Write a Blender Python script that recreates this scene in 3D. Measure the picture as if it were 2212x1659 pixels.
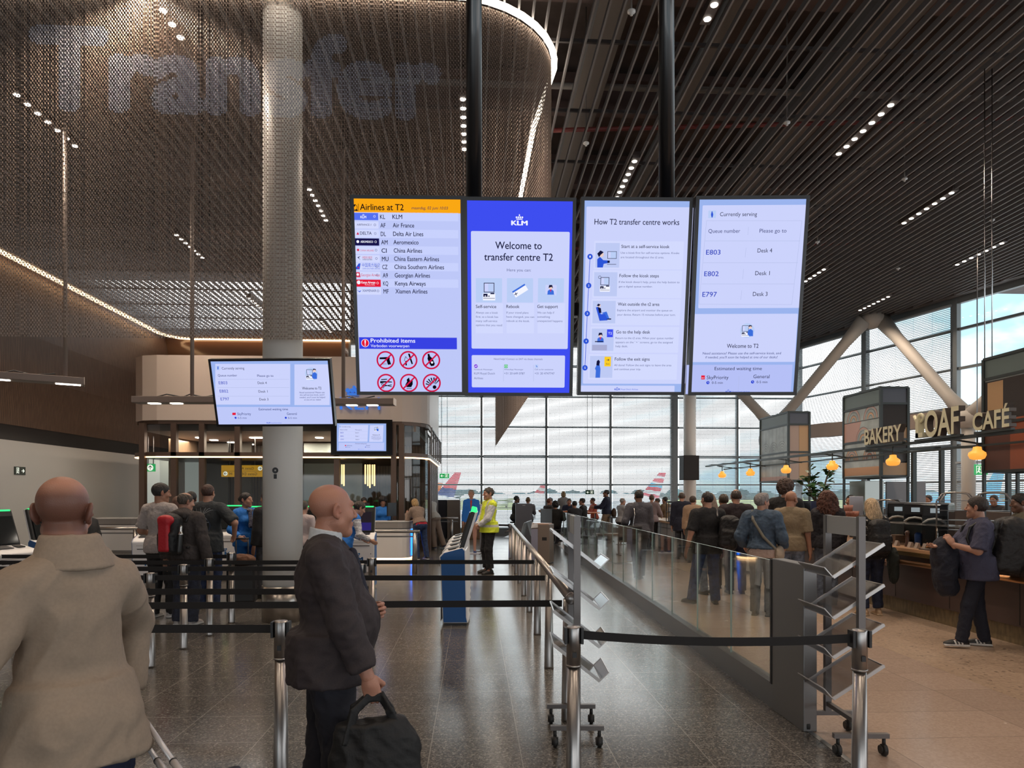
import bpy, math, random
import numpy as np
from mathutils import Vector, Matrix, Euler
random.seed(7); rng = np.random.default_rng(7)
for o in list(bpy.data.objects): bpy.data.objects.remove(o)
C = bpy.context.scene.collection
SC = bpy.context.scene
PI = math.pi
# ------------------------------------------------------------------ camera (2212 x 1659)
F_PX, CX, HZ, CAMH, YAW = 1560.0, 1106.0, 1070.0, 1.70, math.radians(3.0)
cam = bpy.data.cameras.new('camera'); cam_o = bpy.data.objects.new('camera', cam); C.objects.link(cam_o)
cam.sensor_width = 36; cam.sensor_fit = 'HORIZONTAL'; cam.lens = F_PX/2212*36
cam.shift_y = (HZ-829.5)/2212
cam.clip_start = .05; cam.clip_end = 6000
cam_o.location = (0, 0, CAMH); cam_o.rotation_euler = (PI/2, 0, -YAW)
SC.camera = cam_o
# ------------------------------------------------------------------ world: bright overcast sky with broken cloud
W = bpy.data.worlds.new('sky'); SC.world = W; W.use_nodes = True
nt = W.node_tree; nt.nodes.clear()
def wn(t, **k):
    n = nt.nodes.new(t)
    for a, b in k.items(): setattr(n, a, b)
    return n
wo = wn('ShaderNodeOutputWorld'); bg = wn('ShaderNodeBackground'); tc = wn('ShaderNodeTexCoord')
mp = wn('ShaderNodeMapping'); mp.inputs['Scale'].default_value = (1, 1, 2.2); mp.inputs['Location'].default_value = (.35, .1, .0)
nz = wn('ShaderNodeTexNoise'); nz.inputs['Scale'].default_value = 3.2; nz.inputs['Detail'].default_value = 6
rp = wn('ShaderNodeValToRGB'); e = rp.color_ramp.elements
e[0].position = .40; e[0].color = (.20, .30, .36, 1); e[1].position = .58; e[1].color = (1, 1, 1, 1)
nt.links.new(tc.outputs['Generated'], mp.inputs['Vector']); nt.links.new(mp.outputs[0], nz.inputs['Vector'])
nt.links.new(nz.outputs[0], rp.inputs[0]); nt.links.new(rp.outputs[0], bg.inputs[0]); nt.links.new(bg.outputs[0], wo.inputs[0])
bg.inputs[1].default_value = 2.5
# ------------------------------------------------------------------ view
SC.view_settings.view_transform = 'Standard'; SC.view_settings.look = 'None'
EXPO = .55
SC.view_settings.gamma = 1.0; SC.view_settings.exposure = EXPO; SC.view_settings.use_curve_mapping = False
cy = SC.cycles
cy.use_denoising = True; cy.max_bounces = 9; cy.diffuse_bounces = 3; cy.glossy_bounces = 3
cy.transmission_bounces = 4; cy.transparent_max_bounces = 24; cy.caustics_reflective = False; cy.caustics_refractive = False
cy.sample_clamp_indirect = 4.0; cy.use_adaptive_sampling = True; cy.adaptive_threshold = .02
# ------------------------------------------------------------------ pixel <-> place
cosY, sinY = math.cos(YAW), math.sin(YAW)
def c2w(xc, yc, z): return Vector((xc*cosY + yc*sinY, -xc*sinY + yc*cosY, z))
def WP(px, py, yc): return c2w((px-CX)/F_PX*yc, yc, CAMH - (py-HZ)/F_PX*yc)
def FD(py): return F_PX*CAMH/(py-HZ)                       # depth of a floor point
def FL(px, py): return WP(px, py, FD(py))
def PX(px, yc, z=0.0): return c2w((px-CX)/F_PX*yc, yc, z)
def ZF(py, yc): return CAMH - (py-HZ)/F_PX*yc
# ------------------------------------------------------------------ materials
MATS = {}
def mat(name, col, rough=.5, metal=0.0, emit=0.0, ecol=None, spec=.5, noise=0.0, nscale=30.0, bump=0.0, bscale=60.0, alpha=1.0, coat=0.0, stretch=None, col2=None):
    if name in MATS: return MATS[name]
    m = bpy.data.materials.new(name); m.use_nodes = True; MATS[name] = m
    t = m.node_tree; p = t.nodes['Principled BSDF']; L = t.links.new
    p.inputs['Base Color'].default_value = (*col, 1); p.inputs['Roughness'].default_value = rough
    p.inputs['Metallic'].default_value = metal; p.inputs['Specular IOR Level'].default_value = spec
    p.inputs['Coat Weight'].default_value = coat; p.inputs['Coat Roughness'].default_value = .08
    if emit:
        p.inputs['Emission Color'].default_value = (*(ecol or col), 1); p.inputs['Emission Strength'].default_value = emit
    if alpha < 1: p.inputs['Alpha'].default_value = alpha
    if noise or bump or col2:
        co = t.nodes.new('ShaderNodeTexCoord'); mp = t.nodes.new('ShaderNodeMapping'); L(co.outputs['Object'], mp.inputs[0])
        if stretch: mp.inputs['Scale'].default_value = stretch
    if noise or col2:
        n = t.nodes.new('ShaderNodeTexNoise'); n.inputs['Scale'].default_value = nscale; n.inputs['Detail'].default_value = 5; L(mp.outputs[0], n.inputs[0])
        r = t.nodes.new('ShaderNodeValToRGB'); L(n.outputs[0], r.inputs[0])
        a = col2 or tuple(c*(1-noise) for c in col); b = col if col2 else tuple(min(1, c*(1+noise)) for c in col)
        r.color_ramp.elements[0].position = .35; r.color_ramp.elements[1].position = .65
        r.color_ramp.elements[0].color = (*a, 1); r.color_ramp.elements[1].color = (*b, 1)
        L(r.outputs[0], p.inputs['Base Color'])
    if bump:
        n2 = t.nodes.new('ShaderNodeTexNoise'); n2.inputs['Scale'].default_value = bscale; n2.inputs['Detail'].default_value = 3; L(mp.outputs[0], n2.inputs[0])
        b = t.nodes.new('ShaderNodeBump'); b.inputs['Strength'].default_value = bump; b.inputs['Distance'].default_value = .02
        L(n2.outputs[0], b.inputs['Height']); L(b.outputs[0], p.inputs['Normal'])
    return m
def srgb(r, g, b):
    f = lambda c: (c/255/12.92) if c <= 10 else ((c/255+.055)/1.055)**2.4
    return (f(r), f(g), f(b))
def emis(name, col, s):
    if name in MATS: return MATS[name]
    m = bpy.data.materials.new(name); m.use_nodes = True; MATS[name] = m
    t = m.node_tree; t.nodes.clear(); o = t.nodes.new('ShaderNodeOutputMaterial'); e = t.nodes.new('ShaderNodeEmission')
    e.inputs[0].default_value = (*col, 1); e.inputs[1].default_value = s; t.links.new(e.outputs[0], o.inputs[0]); return m
def ink(r, g, b, s=1.0):                                    # colour of a lit screen pixel
    return emis('screen_ink_%d_%d_%d' % (r, g, b), srgb(r, g, b), s*2**-EXPO)
def glass(name, tint=(.9, .95, .94), refl=1.0, rough=.02):
    if name in MATS: return MATS[name]
    m = bpy.data.materials.new(name); m.use_nodes = True; MATS[name] = m
    t = m.node_tree; t.nodes.clear(); L = t.links.new
    o = t.nodes.new('ShaderNodeOutputMaterial'); mx = t.nodes.new('ShaderNodeMixShader'); tr = t.nodes.new('ShaderNodeBsdfTransparent')
    gl = t.nodes.new('ShaderNodeBsdfGlossy'); lw = t.nodes.new('ShaderNodeLayerWeight'); pw = t.nodes.new('ShaderNodeMath'); pw.operation = 'POWER'; mu = t.nodes.new('ShaderNodeMath'); mu.operation = 'MULTIPLY_ADD'; mu.use_clamp = True
    pw.inputs[1].default_value = 5; mu.inputs[1].default_value = .9*refl; mu.inputs[2].default_value = .06*refl
    tr.inputs[0].default_value = (*tint, 1); gl.inputs['Roughness'].default_value = rough
    L(lw.outputs['Facing'], pw.inputs[0]); L(pw.outputs[0], mu.inputs[0]); L(mu.outputs[0], mx.inputs[0]); L(tr.outputs[0], mx.inputs[1]); L(gl.outputs[0], mx.inputs[2]); L(mx.outputs[0], o.inputs[0])
    return m
# ------------------------------------------------------------------ mesh builder
class MB:
    def __init__(s): s.v = []; s.f = []; s.m = []; s.n = 0; s.M = Matrix.Identity(4); s.mi = 0; s.sm = []; s.smooth = False
    def add(s, vs, fs, mi=None):
        M = s.M; s.v += [tuple(M @ Vector(p)) for p in vs]
        for f in fs: s.f.append(tuple(i+s.n for i in f)); s.m.append(s.mi if mi is None else mi); s.sm.append(s.smooth)
        s.n += len(vs); return s
    def box(s, a, b, mi=None):
        x0, y0, z0 = a; x1, y1, z1 = b
        return s.add([(x0,y0,z0),(x1,y0,z0),(x1,y1,z0),(x0,y1,z0),(x0,y0,z1),(x1,y0,z1),(x1,y1,z1),(x0,y1,z1)],
            [(0,3,2,1),(4,5,6,7),(0,1,5,4),(1,2,6,5),(2,3,7,6),(3,0,4,7)], mi)
    def cbox(s, c, d, rot=None, mi=None):
        o = s.M
        s.M = o @ Matrix.Translation(c) @ (Euler(rot).to_matrix().to_4x4() if rot else Matrix.Identity(4))
        s.box((-d[0]/2,-d[1]/2,-d[2]/2), (d[0]/2,d[1]/2,d[2]/2), mi); s.M = o; return s
    def beam(s, p, q, w, h, mi=None, up=(0,0,1)):            # rectangular bar from p to q
        p, q = Vector(p), Vector(q); d = (q-p); L = d.length; d.normalize(); u = Vector(up)
        if abs(d.dot(u)) > .98: u = Vector((0,1,0))
        x = d.cross(u).normalized(); z = x.cross(d)
        vs = [r + x*(a*w/2) + z*(b*h/2) for r in (p, q) for a, b in ((-1,-1),(1,-1),(1,1),(-1,1))]
        return s.add(vs, [(3,2,1,0),(4,5,6,7),(0,1,5,4),(1,2,6,5),(2,3,7,6),(3,0,4,7)], mi)
    def cyl(s, p, q, r, r2=None, n=16, cap=True, mi=None):
        p, q = Vector(p), Vector(q); d = (q-p).normalized(); r2 = r if r2 is None else r2
        u = Vector((1,0,0)) if abs(d.x) < .8 else Vector((0,1,0)); x = d.cross(u).normalized(); y = d.cross(x)
        vs = []
        for c, R in ((p, r), (q, r2)):
            for i in range(n): a = 2*PI*i/n; vs.append(c + x*(R*math.cos(a)) + y*(R*math.sin(a)))
        so = s.smooth; s.smooth = True
        s.add(vs, [(i, (i+1)%n, n+(i+1)%n, n+i) for i in range(n)], mi); s.smooth = so
        if cap: s.f += [tuple(s.n-2*n+i for i in range(n-1,-1,-1)), tuple(s.n-n+i for i in range(n))]; s.m += [s.mi if mi is None else mi]*2; s.sm += [False]*2
        return s
    def tube(s, pts, r, n=8, mi=None, closed=False):
        pts = [Vector(p) for p in pts]; N = len(pts); vs = []; pu = None
        for i, p in enumerate(pts):
            d = (pts[(i+1)%N] - pts[i-1]) if closed else (pts[min(i+1,N-1)] - pts[max(i-1,0)])
            d.normalize(); u = pu or (Vector((0,0,1)) if abs(d.z) < .9 else Vector((1,0,0)))
            x = d.cross(u).normalized(); y = x.cross(d).normalized(); pu = y
            R = r[i] if isinstance(r, (list, tuple)) else r
            for k in range(n): a = 2*PI*k/n; vs.append(p + x*(R*math.cos(a)) + y*(R*math.sin(a)))
        fs = [(i*n+k, i*n+(k+1)%n, ((i+1)%N)*n+(k+1)%n, ((i+1)%N)*n+k) for i in range(N if closed else N-1) for k in range(n)]
        if not closed: fs += [tuple(range(n-1,-1,-1)), tuple((N-1)*n+k for k in range(n))]
        so = s.smooth; s.smooth = True; s.add(vs, fs, mi); s.smooth = so; return s
    def lathe(s, prof, c=(0,0,0), n=20, mi=None):
        vs = []; N = len(prof)
        for r, z in prof:
            for k in range(n): a = 2*PI*k/n; vs.append((c[0]+r*math.cos(a), c[1]+r*math.sin(a), c[2]+z))
        fs = [(i*n+k, i*n+(k+1)%n, (i+1)*n+(k+1)%n, (i+1)*n+k) for i in range(N-1) for k in range(n)]
        so = s.smooth; s.smooth = True; s.add(vs, fs, mi); s.smooth = so
        s.f += [tuple(s.n-N*n+i for i in range(n-1,-1,-1)), tuple(s.n-n+i for i in range(n))]; s.m += [s.mi if mi is None else mi]*2; s.sm += [False]*2
        return s
    def prism(s, poly, h0, h1, axis='z', mi=None):           # polygon extruded along an axis
        def P(a, b, h): return {'z': (a,b,h), 'y': (a,h,b), 'x': (h,a,b)}[axis]
        n = len(poly); vs = [P(a,b,h0) for a,b in poly] + [P(a,b,h1) for a,b in poly]
        return s.add(vs, [tuple(range(n-1,-1,-1)), tuple(range(n,2*n))] + [(i,(i+1)%n,n+(i+1)%n,n+i) for i in range(n)], mi)
    def ball(s, c, r, n=12, mi=None):
        rx, ry, rz = (r, r, r) if not isinstance(r, (tuple, list)) else r; m = n//2+1; vs = [(c[0],c[1],c[2]-rz)]
        for j in range(1, m):
            t = PI*j/m - PI/2
            for k in range(n): a = 2*PI*k/n; vs.append((c[0]+rx*math.cos(t)*math.cos(a), c[1]+ry*math.cos(t)*math.sin(a), c[2]+rz*math.sin(t)))
        vs.append((c[0],c[1],c[2]+rz)); fs = [(0, 1+(k+1)%n, 1+k) for k in range(n)]
        for j in range(m-2): fs += [(1+j*n+k, 1+j*n+(k+1)%n, 1+(j+1)*n+(k+1)%n, 1+(j+1)*n+k) for k in range(n)]
        b = 1+(m-2)*n; fs += [(b+k, b+(k+1)%n, len(vs)-1) for k in range(n)]
        so = s.smooth; s.smooth = True; s.add(vs, fs, mi); s.smooth = so; return s
    def build(s, name, mats, parent=None, bevel=0.0, seg=2, loc=None):
        me = bpy.data.meshes.new(name); me.from_pydata(s.v, [], s.f)
        for m in (mats if isinstance(mats, (list, tuple)) else [mats]): me.materials.append(m)
        me.polygons.foreach_set('material_index', s.m); me.polygons.foreach_set('use_smooth', s.sm); me.update()
        o = bpy.data.objects.new(name, me); C.objects.link(o)
        if parent: o.parent = parent
        if loc is not None: o.location = loc
        if bevel:
            b = o.modifiers.new('b', 'BEVEL'); b.width = bevel; b.segments = seg; b.limit_method = 'ANGLE'; b.angle_limit = .7
        return o
def tag(o, label=None, cat=None, group=None, kind=None):
    if label: o['label'] = label
    if cat: o['category'] = cat
    if group: o['group'] = group
    if kind: o['kind'] = kind
    return o
def thing(name, label, cat, loc=(0,0,0), rz=0.0, group=None):
    o = bpy.data.objects.new(name, None); C.objects.link(o); o.location = loc; o.rotation_euler = (0,0,rz); o.empty_display_size = .1
    return tag(o, label, cat, group)
def struct(mb, name, mats, **k): return tag(mb.build(name, mats, **k), kind='structure')
def dup(root, loc=None, rz=None, label=None, group=None):
    def cp(o, par):
        c = o.copy(); C.objects.link(c)
        if par is not None: c.parent = par
        for ch in o.children: cp(ch, c)
        return c
    r = cp(root, None)
    if loc is not None: r.location = loc
    if rz is not None: r.rotation_euler = (0,0,rz)
    if label: r['label'] = label
    if group: r['group'] = group
    return r
# ------------------------------------------------------------------ lettering
_TC = {}
def text_geo(s, bold=0.0):
    k = (s, bold)
    if k in _TC: return _TC[k]
    cu = bpy.data.curves.new('t', 'FONT'); cu.body = s; cu.size = 1; cu.resolution_u = 3; cu.dimensions = '2D'; cu.fill_mode = 'FRONT'
    ob = bpy.data.objects.new('t', cu); C.objects.link(ob)
    dg = bpy.context.evaluated_depsgraph_get(); me = bpy.data.meshes.new_from_object(ob.evaluated_get(dg))
    v = [(p.co.x, p.co.y) for p in me.vertices]; f = [tuple(q.vertices) for q in me.polygons]
    bpy.data.objects.remove(ob); bpy.data.curves.remove(cu); bpy.data.meshes.remove(me)
    _TC[k] = (v, f); return _TC[k]
_h = text_geo('H'); CAPH = max(p[1] for p in _h[0])
class Plane:
    """a flat picture surface: centre c, unit axes ex (right), ey (up), en (towards viewer); layers of ink a hair apart"""
    def __init__(s, c, ex, ey): s.c, s.ex, s.ey = Vector(c), Vector(ex).normalized(), Vector(ey).normalized(); s.en = s.ex.cross(s.ey); s.mb = MB(); s.mats = []; s.lay = 0; s.step = .0006
    def uv(s, px, py):                                        # where the line of sight through a pixel meets the surface
        o = Vector((0,0,CAMH)); d = WP(px, py, 1.0) - o; t = (s.c-o).dot(s.en)/d.dot(s.en); q = o + d*t - s.c
        return q.dot(s.ex), q.dot(s.ey)
    def mi(s, m):
        if m not in s.mats: s.mats.append(m)
        return s.mats.index(m)
    def poly(s, pts, m, layer=1):
        z = s.step*layer; s.mb.add([(x, y, z) for x, y in pts], [tuple(range(len(pts)))], s.mi(m))
    def rect(s, x0, y0, x1, y1, m, layer=1, r=0.0):
        if x1 < x0: x0, x1 = x1, x0
        if y1 < y0: y0, y1 = y1, y0
        if r <= 0: return s.poly([(x0,y0),(x1,y0),(x1,y1),(x0,y1)], m, layer)
        p = []
        for cx, cy, a0 in ((x1-r,y0+r,-90),(x1-r,y1-r,0),(x0+r,y1-r,90),(x0+r,y0+r,180)):
            p += [(cx+r*math.cos(math.radians(a0+i*30)), cy+r*math.sin(math.radians(a0+i*30))) for i in range(4)]
        s.poly(p, m, layer)
    def disc(s, x, y, r, m, layer=1, n=24, ry=None):
        ry = ry or r; s.poly([(x+r*math.cos(2*PI*i/n), y+ry*math.sin(2*PI*i/n)) for i in range(n)], m, layer)
    def ring(s, x, y, r0, r1, m, layer=1, n=36, a0=0.0, a1=2*PI):
        z = s.step*layer; vs = []
        for i in range(n+1): a = a0+(a1-a0)*i/n; vs += [(x+r0*math.cos(a), y+r0*math.sin(a), z), (x+r1*math.cos(a), y+r1*math.sin(a), z)]
        s.mb.add(vs, [(2*i, 2*i+1, 2*i+3, 2*i+2) for i in range(n)], s.mi(m))
    def line(s, pts, w, m, layer=1):
        for (x0,y0),(x1,y1) in zip(pts[:-1], pts[1:]):
            d = math.hypot(x1-x0, y1-y0) or 1; nx, ny = -(y1-y0)/d*w/2, (x1-x0)/d*w/2
            s.poly([(x0-nx,y0-ny),(x1-nx,y1-ny),(x1+nx,y1+ny),(x0+nx,y0+ny)], m, layer)
    def text(s, t, x, y, cap, m, layer=2, width=None, align='L', bold=0.0, slant=0.0, flip=False):
        v, f = text_geo(t)
        if not v: return
        k = cap/CAPH; x0 = min(p[0] for p in v); x1 = max(p[0] for p in v); kx = width/(x1-x0) if width else k
        off = {'L': 0, 'C': -(x1-x0)*kx/2, 'R': -(x1-x0)*kx}[align]; z = s.step*layer; sg = -1 if flip else 1
        for du, dv in (((-bold,0),(bold,0),(0,bold*.7),(0,-bold*.7)) if bold else ((0,0),)): s.mb.add([(x+sg*((a+du-x0)*kx+off+slant*b*k), y+(b+dv)*k, z) for a, b in v], f, s.mi(m))
    # the same in photo pixels
    def pr(s, x0, y0, x1, y1, m, layer=1, r=0.0):
        a = s.uv((x0), (y0+y1)/2); b = s.uv((x1), (y0+y1)/2); t = s.uv((x0+x1)/2, y0); u = s.uv((x0+x1)/2, y1)
        s.rect(a[0], u[1], b[0], t[1], m, layer, r)
    def pt(s, t, x0, x1, yb, cap, m, layer=3, **k):
        a = s.uv(x0, yb); b = s.uv(x1, yb); c = s.uv((x0+x1)/2, yb-cap); h = s.uv((x0+x1)/2, yb)
        s.text(t, a[0], h[1], c[1]-h[1], m, layer, width=b[0]-a[0], **k)
    def pl(s, pts, w, m, layer=3):
        q = [s.uv(*p) for p in pts]; k = s.uv(pts[0][0]+w, pts[0][1])[0]-q[0][0]; s.line(q, k, m, layer)
    def pp(s, pts, m, layer=3): s.poly([s.uv(*p) for p in pts], m, layer)
    def pd(s, x, y, r, m, layer=3):
        a = s.uv(x, y); b = s.uv(x+r, y); s.disc(a[0], a[1], b[0]-a[0], m, layer)
    def prg(s, x, y, r0, r1, m, layer=3, a0=0.0, a1=2*PI):
        a = s.uv(x, y); k = (s.uv(x+10, y)[0]-a[0])/10; s.ring(a[0], a[1], r0*k, r1*k, m, layer, a0=a0, a1=a1)
    def matrix(s): return Matrix(((s.ex.x,s.ey.x,s.en.x,s.c.x),(s.ex.y,s.ey.y,s.en.y,s.c.y),(s.ex.z,s.ey.z,s.en.z,s.c.z),(0,0,0,1)))
def crown(P, x, y, w, m, layer=2):                            # small four-ball crown over a bar, as on the carrier's emblem
    r = w*.115
    P.rect(x-w*.42, y, x+w*.42, y+w*.13, m, layer)
    for k in range(4): P.disc(x+(k-1.5)*w*.27, y+w*.30, r, m, layer, 12)
    P.disc(x, y+w*.52, r*.75, m, layer, 10); P.rect(x-w*.025, y+w*.5, x+w*.025, y+w*.72, m, layer); P.rect(x-w*.08, y+w*.6, x+w*.08, y+w*.66, m, layer)
# ================================================================== STRUCTURE
ZC = 8.2                                                     # underside of the slatted ceiling
WF, CW0 = 30.7, 9.42                                         # back facade, front of the chain curtain (building axes: x right, y away)
GX = lambda y: 2.41 + .0225*(y-5.0)                          # line of the glass balustrade / edge of the stone floor
RX = lambda y: 14.11 + (30.7-y)*.257                         # line of the slanted right facade
def tile_mat(name, c1, c2, sx, sy, px, py, mort, rough, speck, sc):
    m = bpy.data.materials.new(name); m.use_nodes = True; t = m.node_tree; p = t.nodes['Principled BSDF']; L = t.links.new
    g = t.nodes.new('ShaderNodeNewGeometry'); mp = t.nodes.new('ShaderNodeMapping'); L(g.outputs['Position'], mp.inputs[0]); mp.inputs['Location'].default_value = (-px, -py, 0)
    b = t.nodes.new('ShaderNodeTexBrick'); b.offset = 0; b.inputs['Scale'].default_value = 1; b.inputs['Brick Width'].default_value = sx; b.inputs['Row Height'].default_value = sy
    b.inputs['Mortar Size'].default_value = .003; b.inputs['Mortar Smooth'].default_value = .1; b.inputs['Color1'].default_value = (1,1,1,1); b.inputs['Color2'].default_value = (.82,.82,.82,1); b.inputs['Mortar'].default_value = (.9,.9,.9,1)
    L(mp.outputs[0], b.inputs['Vector'])
    n = t.nodes.new('ShaderNodeTexVoronoi'); n.inputs['Scale'].default_value = sc; L(g.outputs['Position'], n.inputs[0])
    r = t.nodes.new('ShaderNodeValToRGB'); L(n.outputs['Color'], r.inputs[0]); e = r.color_ramp.elements
    e[0].position = .25; e[0].color = (*c1,1); e[1].position = .75; e[1].color = (*c2,1); k = r.color_ramp.elements.new(.93); k.color = (*speck,1)
    big = t.nodes.new('ShaderNodeTexNoise'); big.inputs['Scale'].default_value = 1.1; big.inputs['Detail'].default_value = 4; L(g.outputs['Position'], big.inputs[0])
    mx = t.nodes.new('ShaderNodeMix'); mx.data_type = 'RGBA'; mx.blend_type = 'MULTIPLY'; mx.inputs[0].default_value = 1
    L(r.outputs[0], mx.inputs[6]); L(b.outputs['Color'], mx.inputs[7]); m2 = t.nodes.new('ShaderNodeMix'); m2.data_type = 'RGBA'; m2.inputs[7].default_value = (*mort,1); L(b.outputs['Fac'], m2.inputs[0]); L(mx.outputs[2], m2.inputs[6]); L(m2.outputs[2], p.inputs['Base Color'])
    mr = t.nodes.new('ShaderNodeMapRange'); mr.inputs[3].default_value = rough*.75; mr.inputs[4].default_value = rough*1.35; L(big.outputs[0], mr.inputs[0]); L(mr.outputs[0], p.inputs['Roughness'])
    p.inputs['Specular IOR Level'].default_value = .62
    return m
M_GRAN = tile_mat('polished_granite', (.058,.054,.050), (.165,.152,.137), .6, .6, .307, .26, (.26,.245,.225), .17, (.30,.28,.25), 95)
M_TAN = tile_mat('beige_stone_tile', (.42,.31,.25), (.49,.37,.30), 1.2, .6, .4, .1, (.22,.17,.14), .24, (.40,.30,.23), 60)
M_MOS = tile_mat('speckled_stone_band', (.36,.26,.19), (.47,.35,.26), 9, 9, .4, .1, (.5,.5,.45), .3, (.10,.07,.05), 38)
floor = MB(); floor.add([(-26,-12,0),(GX(-12),-12,0),(GX(WF),WF,0),(-26,WF,0)], [(0,1,2,3)]); struct(floor, 'floor', M_GRAN)
BX = lambda y: 4.55 + .02*(y-7)                              # where the speckled band in front of the counter begins
fl2 = MB(); fl2.add([(GX(-12),-12,0),(BX(-12),-12,0),(BX(18),18,0),(BX(18),WF,0),(GX(WF),WF,0)], [(0,1,2,3,4)]); struct(fl2, 'floor_cafe', M_TAN)
fl3 = MB(); fl3.add([(BX(-12),-12,0),(30,-12,0),(30,18,0),(BX(18),18,0)], [(0,1,2,3)]); struct(fl3, 'floor_counter', M_MOS)
fl4 = MB(); fl4.add([(BX(18),18,0),(30,18,0),(30,WF,0),(BX(18),WF,0)], [(0,1,2,3)]); struct(fl4, 'floor_seating', M_TAN)
M_TRIM = mat('steel_trim', (.35,.35,.35), .35, 1)
tr = MB(); tr.add([(GX(-12)-.02,-12,.002),(GX(-12)+.02,-12,.002),(GX(WF)+.02,WF,.002),(GX(WF)-.02,WF,.002)], [(0,1,2,3)]); struct(tr, 'trim_1', M_TRIM)
# ---- ceiling: dark slab, services, slats
M_SLAB = mat('dark_soffit', (.095,.074,.070), .9, noise=.25, nscale=1.5)
sl = MB(); sl.box((-26,-12,10.6), (30,WF,10.8)); struct(sl, 'ceiling', M_SLAB)
M_BEAM = mat('brown_steel', (.14,.095,.088), .7); M_DUCT = mat('grey_duct', (.20,.18,.17), .6)
sv = MB()
for y in (8.2, 11.5, 15, 18.6, 22.4, 26.2): sv.box((-14,y-.16,9.7), (14.0,y+.16,9.85)); sv.box((-14,y-.03,9.85), (14,y+.03,10.3)); sv.box((-14,y-.16,10.3), (14,y+.16,10.45))
struct(sv, 'ceiling_beams', M_BEAM)
dv = MB()
for x, w, z in ((1.9,.5,9.2),(3.8,.25,9.1),(6.4,.7,9.3),(8.8,.3,9.2)): dv.box((x,3,z), (x+w,29,z+w*.6))
for y in (9.7, 13.6, 20.3): dv.cyl((-2,y,9.45), (12,y,9.45), .06, n=8)
struct(dv, 'ceiling_ducts', M_DUCT)
rp_ = MB(); rp_.cyl((1.4,14.4,9.0), (11,13.4,9.0), .045, n=8); rp_.cyl((1.4,21.4,9.0), (11,20.4,9.0), .045, n=8); struct(rp_, 'ceiling_pipes', mat('red_pipe', (.20,.035,.03), .5))
M_SLAT = mat('aluminium_slat', (.25,.24,.245), .5, .2)
st = MB(); x = -13.4
LROWS = []
while x < 19.5:
    y1 = min(WF-.15, 30.7-(x+.35-14.11)/.257) if x+.35 > 14.11 else WF-.15
    if y1 > -6: st.box((x-.013,-8,ZC), (x+.013,y1,ZC+.095))
    x += .2
struct(st, 'ceiling_slats', M_SLAT)
hg = MB(); y = 1.0
while y < 30:
    xm = min(RX(y)-.4, 19.5); hg.box((-13.4,y-.02,ZC+.12), (xm,y+.02,ZC+.17))
    y += 1.9
struct(hg, 'ceiling_rails', mat('ceiling_rail', (.07,.06,.06), .5))
# ---- left wall: ribbed walnut above, black band, white below
def wood(name, c1, c2, pitch, rough=.45):
    m = bpy.data.materials.new(name); m.use_nodes = True; MATS[name] = m; t = m.node_tree; p = t.nodes['Principled BSDF']; L = t.links.new
    g = t.nodes.new('ShaderNodeNewGeometry'); s = t.nodes.new('ShaderNodeSeparateXYZ'); L(g.outputs['Position'], s.inputs[0])
    a = t.nodes.new('ShaderNodeMath'); a.operation = 'ADD'; L(s.outputs[0], a.inputs[0]); L(s.outputs[1], a.inputs[1])
    mu = t.nodes.new('ShaderNodeMath'); mu.operation = 'MULTIPLY'; mu.inputs[1].default_value = 1/pitch; L(a.outputs[0], mu.inputs[0])
    fr = t.nodes.new('ShaderNodeMath'); fr.operation = 'FRACT'; L(mu.outputs[0], fr.inputs[0])
    n = t.nodes.new('ShaderNodeTexNoise'); n.inputs['Scale'].default_value = 3; mp = t.nodes.new('ShaderNodeMapping'); mp.inputs['Scale'].default_value = (8,8,.6); L(g.outputs['Position'], mp.inputs[0]); L(mp.outputs[0], n.inputs[0])
    r = t.nodes.new('ShaderNodeValToRGB'); L(n.outputs[0], r.inputs[0]); e = r.color_ramp.elements; e[0].position = .3; e[0].color = (*c1,1); e[1].position = .7; e[1].color = (*c2,1)
    gr = t.nodes.new('ShaderNodeMath'); gr.operation = 'GREATER_THAN'; gr.inputs[1].default_value = .18; L(fr.outputs[0], gr.inputs[0])
    mx = t.nodes.new('ShaderNodeMix'); mx.data_type = 'RGBA'; mx.inputs[6].default_value = (*[c*.25 for c in c1],1); L(gr.outputs[0], mx.inputs[0]); L(r.outputs[0], mx.inputs[7]); L(mx.outputs[2], p.inputs['Base Color'])
    b = t.nodes.new('ShaderNodeBump'); b.inputs['Distance'].default_value = .02; b.inputs['Strength'].default_value = .6; L(gr.outputs[0], b.inputs['Height']); L(b.outputs[0], p.inputs['Normal'])
    p.inputs['Roughness'].default_value = rough
    return m
M_WAL = wood('ribbed_walnut', (.115,.068,.046), (.175,.108,.074), .075)
M_OAK = wood('ribbed_oak', (.20,.125,.078), (.29,.19,.12), .11, .35)
M_WHW = mat('white_wall_panel', (.60,.585,.56), .45)
M_BLK = mat('black', (.012,.012,.014), .45); M_BLKG = mat('gloss_black', (.008,.008,.010), .12); M_RUB = mat('black_rubber', (.02,.02,.02), .8)
WL = -12.6
wl = MB()
prof = [(0,3.62),(.06,4.2),(.16,5.0),(.10,6.2),(-.05,7.4),(-.25,8.5)]                     # slightly bowed section
for (d0,z0),(d1,z1) in zip(prof[:-1], prof[1:]): wl.add([(WL+d0,-12,z0),(WL+d0,WF,z0),(WL+d1,WF,z1),(WL+d1,-12,z1)], [(0,1,2,3)])
struct(wl, 'wall_left', M_WAL)
w2 = MB(); w2.box((WL-.3,-12,3.17), (WL-.02,WF,3.66)); struct(w2, 'trim_2', M_BLK)
w3 = MB(); w3.box((WL-.4,-12,0), (WL,WF,3.2)); struct(w3, 'wall_left_lower', M_WHW)
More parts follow.
